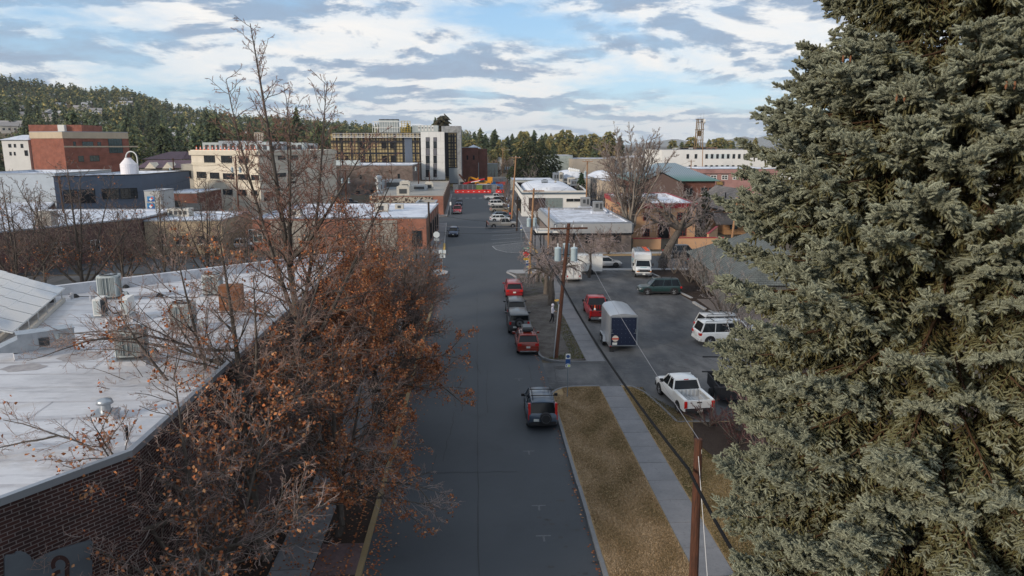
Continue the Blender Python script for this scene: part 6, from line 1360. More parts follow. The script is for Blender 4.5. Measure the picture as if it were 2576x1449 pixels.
b_, t_ = by_px(1287, 551, 1298, 392); pole('tall orange brown pole at the coffee building corner', b_, t_, .19, .15, M_pole2, arms=[(.4, 2.4, 0, 3)], xf=[])
b_, t_ = by_px(1082, 655, 1078, 508); pole('dark brown pole in front of the orange brick shop corner', b_, t_, .16, .14, M_pole3)
b_, t_ = by_px(1097, 545, 1114, 457); 
b_, t_ = (XY(1473, 150, 560)), AY(1478, 402, 150.); pole('red brown pole with one transformer right of the coffee building', b_, t_, .16, .13, M_pole2, arms=[(.3, 2.2, 0, 3)], xf=[(3.0, -.4, 0)])
b_, t_ = (XY(1830, 92, 700)), AY(1855, 496, 92.); pole('orange brown pole with curved conduit beside the tudor house', b_, t_, .16, .13, M_pole2)
for k, (px, Y, py, xf_, lab) in enumerate(((1277, 300, 404, 3, 'far pole carrying three transformers beside the construction site'), (1303, 290, 403, 0, 'far black pole with crossarm beyond the construction fence'), (1371, 330, 407, 1, 'far pole with one transformer beside the dark round conifer'), (1265, 380, 372, 0, 'far thin pole with street lamp near the wooded horizon'), (1250, 340, 402, 0, 'far thin pole left of the three transformer pole'), (1289, 262, 440, 0, 'short pale post at the end of the street'), (1575, 250, 455, 0, 'far pole half hidden by the big bare elm'), (1768, 262, 370, 0, 'far pole rising left of the dish tower'), (1739, 232, 402, 0, 'slim pole before the white block'), (1865, 300, 358, 0, 'far pole beside the spruce edge'))):
    x, y = XY(px, Y); pole(lab, (x, y), AY(px, py, Y), .17, .14, M_pole3 if k in (1, 5) else M_pole2, arms=[(.4, 2.6, 10, 3)] if k in (0, 1, 3, 8) else [], xf=[(3.2, -.9, 0), (3.2, 0, -.5), (3.2, .9, 0)][:xf_] if xf_ else [], street_light=(1.5, 3.2, 0) if k == 3 else None)
for k, (px, Y, py, xf_, lab) in enumerate(((1052, 225, 402, 1, 'pole with transformer before the insulation facade'), (1080, 222, 432, 0, 'slim lamp pole before the white bay'), (592, 150, 392, 2, 'pole with crossarm and pale transformers before the cream office'), (868, 170, 424, 2, 'pole with two transformers before the grey brown warehouse'), (435, 180, 398, 1, 'pole with pale cable guard before the purple roof hall'), (148, 120, 444, 0, 'reddish pole before the slate building'))):
    x, y = XY(px, Y); pole(lab, (x, y), AY(px, py, Y), .17, .14, M_pole, arms=[(.4, 2.8, 5, 3)] if k in (0, 2, 3) else [], xf=[(2.9, -.8, 0), (2.9, .8, 0)][:xf_], street_light=(.3, .6, 40) if k == 1 else None)
def cable(label, a, c, sag, r, m, name='cable', n=24):
    a, c = Vector(a), Vector(c); pts = [a.lerp(c, i/n)-Vector((0, 0, sag*4*(i/n)*(1-i/n))) for i in range(n+1)]
    b = MB(); b.path([tuple(p_) for p_ in pts], r, 6); return tag(b.build(name, m), label, 'cable')
# thick cable bundle along the poles, silver wire, slack drop
near_end = AY(1915, 1500, 15.5); atpole = AY(1732, 1180, 22.45); poleA = AY(1411, 708, 53.2)
cable('thick black bundled cable between the transformer pole and the nearest pole', poleA, atpole, .55, .055, M_wire); cable('thick black bundled cable leaving the nearest pole towards the camera', atpole, near_end, .15, .055, M_wire)
top_near = AY(1757, 1104, 22.7); topA = AY(1437, 566, 54.2)
cable('thin silver wire from the transformer pole top to the nearest pole top', topA, top_near, .45, .010, M_wire_w)
b = MB(); g0 = AY(1757, 1148, 22.5); g1 = AY(1783, 1500, 20.5); b.tube(g0, g1, .012, n=5); tag(b.build('guy_wire', mat('guy_white', (.55, .56, .57), rough=.5)), 'white guy wire running down beside the nearest pole', 'guy wire')
Amid = AY(1411, 708, 53.2); pB = AY(1346, 560, P(1331, 690)[1])
cable('black cable from the pale stop sign pole down to the transformer pole', pB, Amid, .9, .03, M_wire)
cable('black cable running on from the pale pole towards the coffee corner', pB, AY(1296, 470, P(1287, 551)[1]), .8, .03, M_wire)
for k, (a, c, s, w_) in enumerate((((1092, 567, 115), (1440, 569, 54.3), .2, .012), ((1100, 583, 118), (1345, 583, 90), .3, .02), ((1105, 541, 122), (1290, 556, 160), .5, .022), ((1420, 570, 54.2), (1345, 478, 89), 1.0, .012), ((1445, 570, 54.2), (1349, 478, 89), 1.0, .012), ((1470, 572, 54.2), (1352, 478, 89), 1.0, .012), ((1343, 480, 89), (1298, 396, 160), 1.2, .012), ((1349, 480, 89), (1301, 396, 160), 1.2, .012), ((1380, 522, 107), (1345, 480, 89), .3, .012), ((1340, 480, 89), (1478, 408, 150), 2.5, .014), ((1478, 408, 150), (1740, 404, 232), 2.5, .02), ((1600, 578, 100), (1855, 575, 92), .4, .012), ((1450, 600, 60), (1855, 500, 92), 1.0, .012), ((592, 396, 150), (868, 428, 170), 1.5, .02), ((200, 498, 140), (592, 402, 150), 1.8, .016), ((592, 400, 150), (435, 402, 180), 1.5, .016), ((868, 430, 170), (1052, 408, 225), 1.5, .018), ((1298, 404, 160), (1303, 410, 290), 2.5, .02), ((1265, 376, 380), (1500, 374, 420), 3, .03), ((1303, 408, 290), (1371, 410, 330), 1.5, .02))):
    cable(['taut wire crossing the street to the transformer pole', 'dark wire crossing the street below the taut wire', 'wire crossing by the alley mouth', 'left wire from the crossarm to the pale pole', 'middle wire from the crossarm to the pale pole', 'right wire from the crossarm to the pale pole', 'left wire from the pale pole to the coffee corner pole', 'right wire from the pale pole to the coffee corner pole', 'short wire between the two pale poles', 'wire from the pale pole to the red brown pole', 'long wire from the red brown pole towards the white block', 'wire passing low over the orange garden wall', 'wire rising to the pole beside the tudor house', 'wire before the cream office front', 'wire passing over the slate building', 'wire from the cream office pole to the purple hall', 'wire running past the grey brown warehouse', 'wire over the far end of the street', 'far wires along the wooded horizon', 'far wire beside the dark conifer'][k], AY(*a), AY(*c), s, w_, M_wire if k not in (0, 3, 4, 5) else M_wire_w)
# ---- signs
M_post = mat('sign_post', (.22, .26, .29), rough=.5, metal=.5); M_sw = mat('sign_white', (.68, .70, .70), rough=.4); M_sb = mat('sign_blue', (.02, .07, .22), rough=.4); M_sr = mat('sign_red', (.50, .02, .02), rough=.4); M_sg = mat('sign_green', (.01, .22, .17), rough=.4); M_sy = mat('sign_yellow', (.75, .45, .02), rough=.4); M_sl = mat('sign_lime', (.45, .55, .1), rough=.4); M_back = mat('sign_back', (.36, .40, .42), rough=.45, metal=.4)
def txt(text, loc, size, m, parent, name='lettering'):
    o = lettering(text, (loc[0], loc[1]), (loc[0]+1, loc[1]), 0, loc[2], size, m, parent, out=0, name=name); 
    w_ = max(v.co.x for v in o.data.vertices)-min(v.co.x for v in o.data.vertices); o.matrix_local = Matrix.Translation((-w_/2-min(v.co.x for v in o.data.vertices), 0, 0)) @ o.matrix_local; 
    for v in o.data.vertices: v.co.z *= .2
    return o
def psign(label, x, y, H, small=False):
    t = thing('parking_sign', label, 'sign', (x, y, 0)); b = MB(); b.tube((0, 0, 0), (0, 0, H), .03, n=8); b.build('post', M_post, t)
    b = MB(); b.box((0, -.05, H-.17), (.30, .02, .34)); s = b.build('panel', M_sw, t); b = MB(); b.box((0, -.05, H-.52), (.30, .02, .36)); s2 = b.build('panel', M_sb, t); b = MB(); b.box((0, -.05, H-.80), (.30, .02, .17)); s3 = b.build('panel', M_sw, t)
    b = MB(); b.lathe([(0, -.005), (.115, -.005), (.115, .005), (0, .005)], (0, -.066, H-.17), 18, axis='Y'); b.build('disc', M_sb, s); txt('P', (0, -.076, H-.235), .19, M_sw, s); txt('3', (0, -.066, H-.56), .27, M_sw, s2)
    b = MB(); b.box((0, -.066, H-.655), (.19, .01, .02)); b.build('text_line', M_sw, s2); b = MB(); b.box((.07, -.066, H-.80), (.12, .01, .1)); b.build('lime_patch', M_sl, s3); b = MB(); b.box((-.09, -.066, H-.79), (.07, .01, .07)); b.build('icon', M_sb, s3); return t
x, y = P(1427, 1003); psign('blue and white parking zone 3 sign standing on the near grass tip', x, y, 3.05)
x, y = P(1326, 708); psign('small parking zone 3 sign near the stop sign corner', x, y, 2.6)
x, y = P(1279, 545); t = psign('tiny blue parking sign nearest the angled cars', x, y, 2.9); x, y = P(1275, 525); psign('tiny blue parking sign farthest along the right sidewalk', x, y, 2.9); x, y = P(1311, 605); psign('small blue parking sign near the taupe office sidewalk', x, y, 2.7)
def octo(t, z, m, r=.38, y=-.05): 
    b = MB(); V = [(r*math.cos(R_(22.5+45*k)), y, z+r*math.sin(R_(22.5+45*k))) for k in range(8)]; V += [(a, y+.012, c) for a, _, c in V]; b.mesh(V, [tuple(range(8)), tuple(range(15, 7, -1))]+[(k, (k+1) % 8+0, 8+(k+1) % 8, 8+k)[::-1] for k in range(8)]); return b.build('panel', m, t)
x, y = P(1323, 700); y -= .3; t = thing('stop_sign', 'red stop sign with green street name plate above and yellow plate below', 'sign', (x, y, 0)); b = MB(); b.tube((0, 0, 0), (0, 0, 3.6), .035, n=8); b.build('post', M_post, t)
zs = 3.1; o = octo(t, zs, M_sw, .42, -.05); o2 = octo(t, zs, M_sr, .385, -.062); txt('STOP', (0, -.072, zs-.10), .30, M_sw, o2); b = MB(); b.box((0, -.055, zs-.62), (.62, .02, .28)); o = b.build('panel', M_sy, t); b = MB(); b.box((0, -.068, zs-.57), (.48, .01, .05)); b.box((0, -.068, zs-.67), (.5, .01, .05)); b.build('text_line', M_trim, o)
b = MB(); b.box((0, 0, zs+.68), (.78, .03, .19)); o = b.build('street_name_plate', M_sg, t); b = MB(); b.box((0, -.02, zs+.68), (.5, .01, .07)); b.build('text_line', M_sw, o)
x, y = P(1099, 640); t = thing('stop_sign', 'back of an octagonal stop sign at the orange brick shop corner', 'sign', (x, y, 0)); b = MB(); b.tube((0, 0, 0), (0, 0, 3.4), .04, n=8); b.build('post', M_post, t); octo(t, 3.0, mat('sign_back_pale', (.5, .55, .57), rough=.4), .5); b = MB(); b.box((0, -.04, 2.25), (.8, .02, .36)); b.build('panel', M_back, t)
x, y = P(1114, 690); t = thing('sign_post', 'backs of square grey signs on a post at the left kerb bulb', 'sign', (x, y, 0)); b = MB(); b.tube((0, 0, 0), (0, 0, 3.3), .03, n=8); b.build('post', M_post, t)
for z, w_ in ((2.9, .9), (2.35, .7)): b = MB(); b.box((0, .04, z), (w_, .02, .45)); b.build('panel', mat('sign_back_pale', (.5, .55, .57)), t)
x, y = P(1103, 575); t = thing('sign_post', 'slim pale street sign edge on at the left sidewalk beyond the shop', 'sign', (x, y, 0)); b = MB(); b.tube((0, 0, 0), (0, 0, 3.0), .04, n=8); b.build('post', M_post, t); b = MB(); b.box((0, 0, 2.6), (.5, .02, .7)); b.build('panel', M_sw, t)
x, y = P(1168, 542); 
x, y = P(1168, 538); x, y = P(1166.5-66, 603)[0], 0
x, y = P(1168, 541); t = thing('sign_post', 'white narrow sign on the far left kerb by the alley', 'sign', (P(1170-2, 541)[0]-0, P(1168, 541)[1], 0)); t.location = (P(1168, 541)[0]-3.2+.0, P(1168, 541)[1], 0); b = MB(); b.tube((0, 0, 0), (0, 0, 3.0), .04, n=8); b.build('post', M_post, t); b = MB(); b.box((0, -.04, 2.7), (.35, .02, .8)); b.build('panel', M_sw, t)
# benches in front of the coffee building
for k, (px, py) in enumerate(((1271, 540), (1309, 536))):
    x, y = P(px, py); t = thing('park_bench', ('wooden bench by the far right parking signs', 'wooden bench against the coffee building wall')[k], 'bench', (x, y, .13), R_(8)); b = MB(); b.box((0, 0, .45), (1.5, .45, .06)); b.build('seat', M_pole2, t); b = MB(); b.box((0, .25, .75), (1.5, .05, .4)); b.build('backrest', M_pole2, t)
    for sx in (-1, 1): b = MB(); b.box((sx*.65, 0, .21), (.07, .42, .42)); b.build('leg', M_trim, t)
b = MB(); x, y = P(1283, 546); b.box((x, y, .5), (.35, .35, 1.0)); tag(b.build('red_bin', M_red), 'small red box on the sidewalk beside the orange brown pole', 'box')

# ---------------------------------------------------------------- construction site
G_B = 'red water barriers across the far street'
yB = 246.; xs = [XY(1140+i*12.6+6, yB, 486)[0] for i in range(9)]
def barrier(x, y, label=None):
    t = thing('road_barrier', label or 'red plastic water barrier in the row across the far street', 'barrier', (x, y, 0), 0, G_B); b = MB(); b.mesh([(-.98, -.3, 0), (.98, -.3, 0), (.98, .3, 0), (-.98, .3, 0), (-.98, -.12, .55), (.98, -.12, .55), (.98, .12, .55), (-.98, .12, .55), (-.95, -.1, 1.15), (.95, -.1, 1.15), (.95, .1, 1.15), (-.95, .1, 1.15)], [(0, 1, 5, 4), (1, 2, 6, 5), (2, 3, 7, 6), (3, 0, 4, 7), (4, 5, 9, 8), (5, 6, 10, 9), (6, 7, 11, 10), (7, 4, 8, 11), (8, 9, 10, 11)]); b.build('shell', mat('barrier_red', (.62, .03, .025), rough=.5), t); b = MB(); b.box((0, -.23, .5), (.5, .03, .18)); b.build('band', cone_w, t); return t
br = barrier(xs[0]+.6, yB)
xa = XY(1143, yB)[0]; xb = XY(1225, yB)[0]
for i in range(1, 6): dup(br, (xa+1+(xb-xa)*i/6, yB, 0))
dup(br, (xa+1+.0, yB, 0)); br.location = (xb+.4, yB, 0); r2_ = dup(br, (XY(1254, yB)[0], yB, 0)); dup(br, (XY(1262, yB)[0], yB+.3, 0)); r2_['label'] = 'lone red water barrier at the right end of the site fence'; del r2_['group']
def fpanel(x, y, first=[None]):
    if first[0]: return dup(first[0], (x, y, 0))
    t = thing('fence_panel', 'grey mesh site fence panel behind the red barriers', 'fence panel', (x, y, 0), 0, 'site fence panels behind the red barriers'); b = MB()
    for xx in (-1.75, 1.75): b.box((xx, 0, 1.5), (.12, .12, 2.6))
    for zz_ in (.35, 2.75): b.box((0, 0, zz_), (3.5, .1, .12))
    b.build('frame', M_galv, t); b = MB(); b.box((0, 0, 1.55), (3.38, .02, 2.3)); b.build('mesh', mat('fence_cloth', (.12, .13, .14), rough=.9, c2=(.2, .21, .22), scale=1.2), t); first[0] = t; return t
x0, x1_ = XY(1148, 250)[0], XY(1244, 250)[0]
n = 8
for i in range(n): fpanel(x0+(x1_-x0)*(i+.5)/n-.2, 249)
b = MB(); x = XY(1181, 248)[0]; b.box((x, 248.6, 1.7), (2.1, .05, 1.7)); o = tag(b.build('green_banner', mat('banner_green', (.12, .19, .06))), 'green banner hung on the site fence right of its middle', 'banner'); o.location.x = XY(1196, 248)[0]-XY(1181, 248)[0]+1.3
YL = mat('machine_yellow', (.62, .26, .02), rough=.45); RD = mat('machine_red', (.50, .02, .025), rough=.4)
t = thing('telehandler', 'yellow telehandler with its long boom lowered beside the brown brick block', 'telehandler', (0, 0, 0)); Ym = 286.
x0, x1_ = XY(1175, Ym)[0], XY(1240, Ym)[0]; zt_ = HZ(1200, 445, Ym)
b = MB(); b.tube((x0+1.2, Ym, zt_-.1), (x1_-2.5, Ym, zt_-2.2), .42, n=4); b.tube((x0+4, Ym, zt_-.5), (x1_-1.8, Ym, zt_-2.3), .52, n=4); b.build('boom', YL, t); b = MB(); b.tube((x0+.9, Ym, zt_), (x0+.2, Ym, zt_-2.8), .34, n=4); b.build('boom_head', YL, t)
b = MB(); b.box((x1_-4, Ym, 1.5), (6.5, 2.2, 1.4)); b.box((x1_-1.2, Ym, 2.6), (2.0, 1.6, 2.2)); b.build('chassis', YL, t); b = MB(); b.box((x1_-4.6, Ym-1, 2.6), (2.2, 1.2, 1.7)); b.build('cab', M_dframe, t)
for xx in (x1_-6.2, x1_-1.8): b = MB(); b.lathe([(0, -.25), (.75, -.25), (.75, .25), (0, .25)], (xx, Ym-1.1, .75), 16, axis='Y'); b.build('wheel', M_tyre, t)
t = thing('boom_lift', 'red boom lift machine with white lettering band in front of the telehandler', 'boom lift', (0, 0, 0)); Ym = 266.; x0, x1_ = XY(1166, Ym)[0], XY(1226, Ym)[0]
b = MB(); b.tube((x0, Ym, 2.2), (x1_-1, Ym, 3.9), .33, n=4); b.build('boom', RD, t); b = MB(); b.box((x1_-2.5, Ym, 1.3), (4.4, 1.9, 1.3)); b.box((x0+.5, Ym, 1.7), (1.6, 1.2, 1.1)); b.build('chassis', RD, t); b = MB(); b.box(((x0+x1_)/2, Ym-.36, 3.0), (3.4, .03, .24), ry=-.19); b.build('band', cone_w, t)
for xx in (x1_-4, x1_-1): b = MB(); b.lathe([(0, -.2), (.55, -.2), (.55, .2), (0, .2)], (xx, Ym-1, .55), 14, axis='Y'); b.build('wheel', M_tyre, t)
for k, (px, Y, d, m, lab, nm) in enumerate(((1163, 270, (2.6, 2, 3.4), M_beige, 'beige cabinet at the foot of the louvred bay', 'site_box'), (1190, 272, (6, 2, 1.2), mat('cream_beam', (.5, .42, .2)), 'long cream yellow beam stack behind the boom lift', 'beam_stack'), (1235, 262, (6.5, 2.2, 1.2), mat('rust_skip', (.16, .05, .03)), 'rust red rubble skip behind the green banner', 'skip'), (1250, 268, (5, 2, 1.9), mat('tarp_blue', (.03, .16, .42)), 'blue tarpaulin covered pile right of the skip', 'tarp_pile'), (1238, 290, (3.4, 2, 1.6), mat('tarp_blue', (.03, .16, .42)), 'small bright blue bundle behind the skip', 'tarp_pile'), (1216, 258, (4.6, 2.2, 2.4), M_wst, 'white site cabin with dark opening behind the fence', 'site_cabin'), (1243, 305, (14, 3, 2.8), M_offw, 'long white site container beside the brown brick wing', 'container'), (1232, 296, (4, 1.4, 1.3), MATS['barrier_red'], 'red barrier stack before the white container', 'barrier_stack'), (1256, 296, (5, 1.4, 1.3), MATS['barrier_red'], 'longer red barrier stack at the right of the white container', 'barrier_stack'))):
    x, y = XY(px, Y, 470); t = thing(nm, lab, nm.replace('_', ' '), (x, y, 0)); b = MB(); b.box((0, 0, d[2]/2), d, taper=.86 if 'tarp' in nm else 1); b.build('body', m, t)
    b = MB()
    if 'skip' in nm:
        for i in range(40): b.box((rnd.uniform(-3, 3), rnd.uniform(-.9, .9), d[2]+rnd.uniform(-.1, .45)), (rnd.uniform(.2, 1.1), rnd.uniform(.1, .4), rnd.uniform(.08, .3)), rz=rnd.uniform(0, 3), rx=rnd.uniform(-.5, .5))
        b.build('rubble', mat('rubble_pale', (.4, .36, .3), c2=(.15, .12, .1), scale=.6), t)
    else: b.box((0, -d[1]/2-.03, d[2]*.5), (d[0]*.55, .05, d[2]*.55)); b.build('panel', M_unitd if nm in ('site_cabin', 'site_box') else (M_galv if nm == 'container' else m), t)
b = MB(); p0 = AY(1155, 438, 268.); p1 = P(1185-1, 472); b.tube(p0, (XY(1184, 268)[0], 268, .1), .32, n=8); tag(b.build('leaning_log', M_pole), 'thick brown pole leaning against the louvred bay', 'pole')

# ---------------------------------------------------------------- people
def person(label, loc, rz, pose, cl_top, cl_leg, skin=(.42, .24, .17), hood=None, hair=(.03, .02, .015), s=1., shoe=(.35, .34, .33)):
    """one continuous skinned body; pose = dict of joint positions in metres (facing -Y, x to its left)"""
    me = bpy.data.meshes.new('person'); J = pose; names = list(J['pts'].keys()); vs = [J['pts'][k][0] for k in names]; es = [(names.index(a), names.index(c)) for a, c in J['bones']]
    me.from_pydata(vs, es, []); o = bpy.data.objects.new('person', me); col.objects.link(o); o.location = loc; o.rotation_euler = (0, 0, rz)
    md = o.modifiers.new('skin', 'SKIN'); sb = o.modifiers.new('sub', 'SUBSURF'); sb.levels = 1; sb.render_levels = 1
    sk = me.skin_vertices[0].data
    for i, k in enumerate(names): r_ = J['pts'][k][1]; sk[i].radius = (r_, r_*(.75 if k in ('chest', 'belly', 'pelvis') else 1)); sk[i].use_root = (k == 'pelvis')
    dg = bpy.context.evaluated_depsgraph_get(); me2 = bpy.data.meshes.new_from_object(o.evaluated_get(dg)); o.modifiers.clear(); o.data = me2
    ms = [mat('skin_tone', skin, rough=.6), cl_top, cl_leg, mat('shoe', shoe, rough=.7)]
    me2.materials.clear(); [me2.materials.append(m) for m in ms]
    for f in me2.polygons:
        c = f.center; f.use_smooth = True
        f.material_index = 1 if c.z > J['waist'] else 2
        if c.z < .09: f.material_index = 3
        if c.z > J['neck']: f.material_index = 0
        for hk in ('hand_l', 'hand_r'):
            if (Vector(J['pts'][hk][0])-c).length < .085: f.material_index = 0
    o.scale = (s, s, s); tag(o, label, 'person')
    hx, hy, hz = J['pts']['head'][0]
    b = MB()       # face: brow, nose, mouth, ears
    b.box((hx, hy-.105, hz-.01), (.025, .03, .05)); b.box((hx-.095, hy, hz), (.02, .04, .06)); b.box((hx+.095, hy, hz), (.02, .04, .06)); b.build('face', ms[0], o)
    b = MB(); 
    for sx in (-1, 1): b.box((hx+sx*.035, hy-.098, hz+.02), (.022, .01, .012))
    b.box((hx, hy-.092, hz-.055), (.045, .01, .01)); b.build('eyes_and_mouth', mat('eye_dark', (.03, .02, .02)), o)
    b = MB(); 
    if hood: b.lathe([(.085, -.14), (.125, -.04), (.130, .06), (.10, .13), (.0, .155)], (hx, hy+.025, hz), 14); oo = b.build('hood', hood, o, smooth=True)
    else: b.lathe([(.104, .0), (.108, .05), (.085, .10), (.0, .125)], (hx, hy+.012, hz), 14); b.build('hair', mat('hair_dark', hair, rough=.8), o, smooth=True)
    for hk, sg_ in (('hand_l', 1), ('hand_r', -1)):     # fingers
        h = Vector(J['pts'][hk][0]); e = Vector(J['pts'][hk.replace('hand', 'elbow')][0]); d = (h-e).normalized(); s_ = d.cross(Vector((0, 0, 1))); s_ = s_.normalized() if s_.length > .1 else Vector((1, 0, 0)); up = s_.cross(d)
        b = MB()
        for k, (off, ln) in enumerate(((-.028, .062), (-.009, .075), (.010, .07), (.028, .055))):
            a = h+s_*off+d*.03; m1 = a+d*ln*.55; m2 = m1+(d*.7-up*.7)*ln*.45; b.tube(a, m1, .0095, .0085, n=5); b.tube(m1, m2, .0085, .007, n=5)
        a = h+s_*(-.03*sg_)+d*.0; b.tube(a, a+(d*.6-s_*.6*sg_)*.05, .011, .009, n=5); b.build('finger', ms[0], o)
    return o
walk = dict(waist=.93, neck=1.50, pts={'pelvis': ((0, 0, .95), .14), 'belly': ((0, -.01, 1.10), .135), 'chest': ((0, -.02, 1.32), .155), 'neck': ((0, -.04, 1.50), .06), 'head': ((0, -.07, 1.64), .095), 'top': ((0, -.06, 1.72), .07),
    'hip_l': ((.09, 0, .90), .10), 'knee_l': ((.10, -.12, .50), .075), 'ankle_l': ((.10, -.05, .10), .05), 'toe_l': ((.10, -.22, .05), .04), 'hip_r': ((-.09, 0, .90), .10), 'knee_r': ((-.10, .02, .49), .075), 'ankle_r': ((-.10, .20, .12), .05), 'toe_r': ((-.10, .05, .05), .04),
    'sh_l': ((.18, -.01, 1.42), .07), 'elbow_l': ((.25, -.02, 1.15), .055), 'hand_l': ((.17, -.28, 1.08), .035), 'sh_r': ((-.18, -.01, 1.42), .07), 'elbow_r': ((-.25, 0, 1.15), .055), 'hand_r': ((-.13, -.28, 1.10), .035)},
    bones=[('pelvis', 'belly'), ('belly', 'chest'), ('chest', 'neck'), ('neck', 'head'), ('head', 'top'), ('pelvis', 'hip_l'), ('hip_l', 'knee_l'), ('knee_l', 'ankle_l'), ('ankle_l', 'toe_l'), ('pelvis', 'hip_r'), ('hip_r', 'knee_r'), ('knee_r', 'ankle_r'), ('ankle_r', 'toe_r'), ('chest', 'sh_l'), ('sh_l', 'elbow_l'), ('elbow_l', 'hand_l'), ('chest', 'sh_r'), ('sh_r', 'elbow_r'), ('elbow_r', 'hand_r')])
hw = mat('hoodie_white', (.62, .60, .66), rough=.9); dk = mat('trousers_black', (.016, .016, .02), rough=.9)
x, y = P(1389, 816); person('person in a white hoodie and black trousers walking beside the leaning pole', (x, y, .12), R_(70), walk, hw, dk, hood=hw, s=1.03)
x, y = P(1224, 576); person('person in brown jacket standing at the tailgate of the silver pickup', (x, y, .0), R_(80), walk, mat('jacket_brown', (.06, .035, .03), rough=.9), dk)
x, y = P(1283, 571); person('person in dark blue clothes by the side door of the silver pickup', (x, y-.4, .0), R_(200), walk, mat('jacket_navy', (.03, .04, .07), rough=.9), mat('jeans', (.05, .07, .11), rough=.9))
hv = mat('vest_lime', (.45, .62, .05), rough=.8)
for k, (px, Y, m, lab) in enumerate(((1150+1, 262, hv, 'worker in lime vest left of the two behind the site fence'), (1163+1, 262, hv, 'worker in lime vest right of the two behind the site fence'), (1276, 300, mat('vest_orange', (.7, .13, .03), rough=.8), 'person in orange vest walking beside the far queue of cars'), (1290, 250, mat('shirt_maroon', (.2, .03, .04)), 'person in maroon shirt by the far end of the right sidewalk'))):
    x, y = XY(px, Y, 470); person(lab, (x, y, .02), R_(20*k), walk, m, dk, s=1.05)
# ---------------------------------------------------------------- trees
def tubes(segs, n):
    """segs: array (N, 8) = p0, p1, r0, r1 -> verts, quads"""
    p0, p1, r0, r1 = segs[:, 0:3], segs[:, 3:6], segs[:, 6], segs[:, 7]
    d = p1-p0; L_ = np.linalg.norm(d, axis=1, keepdims=True); d = d/np.maximum(L_, 1e-6)
    ref = np.where(np.abs(d[:, 2:3]) > .9, np.array([[1., 0, 0]]), np.array([[0, 0, 1.]]))
    a = np.cross(d, ref); a /= np.linalg.norm(a, axis=1, keepdims=True); b = np.cross(d, a)
    V = np.empty((len(segs), 2, n, 3))
    for k in range(n):
        t = 2*math.pi*k/n; e = a*math.cos(t)+b*math.sin(t)
        V[:, 0, k] = p0+e*r0[:, None]; V[:, 1, k] = p1+e*r1[:, None]+d*.0
    base = (np.arange(len(segs))*2*n)[:, None]; F = []
    for k in range(n): F.append(np.concatenate([base+k, base+(k+1) % n, base+n+(k+1) % n, base+n+k], 1))
    F = np.stack(F, 1).reshape(-1, 4)
    return V.reshape(-1, 3), F
M_bark = two('bark', [((.055, .045, .040), 1.5, .45, .65, .8, (3, 3, .6)), ((.16, .145, .125), 5, .5, .7, .7, (3, 3, .6))], (.105, .09, .078), rough=.95, bump=.4, bscale=14, spec=.1)
M_barkl = two('bark_pale', [((.12, .10, .085), 1.5, .45, .65, .7, (3, 3, .6)), ((.30, .27, .235), 5, .5, .7, .7, (3, 3, .6))], (.21, .185, .16), rough=.95, spec=.1)
M_twig = mat('twigs', (1, 1, 1), rough=.9, attr='col', spec=.1)
M_leaf = mat('withered_leaves', (1, 1, 1), rough=.8, attr='col', spec=.15)
def unit(v): return v/max(1e-9, math.sqrt(v[0]**2+v[1]**2+v[2]**2))
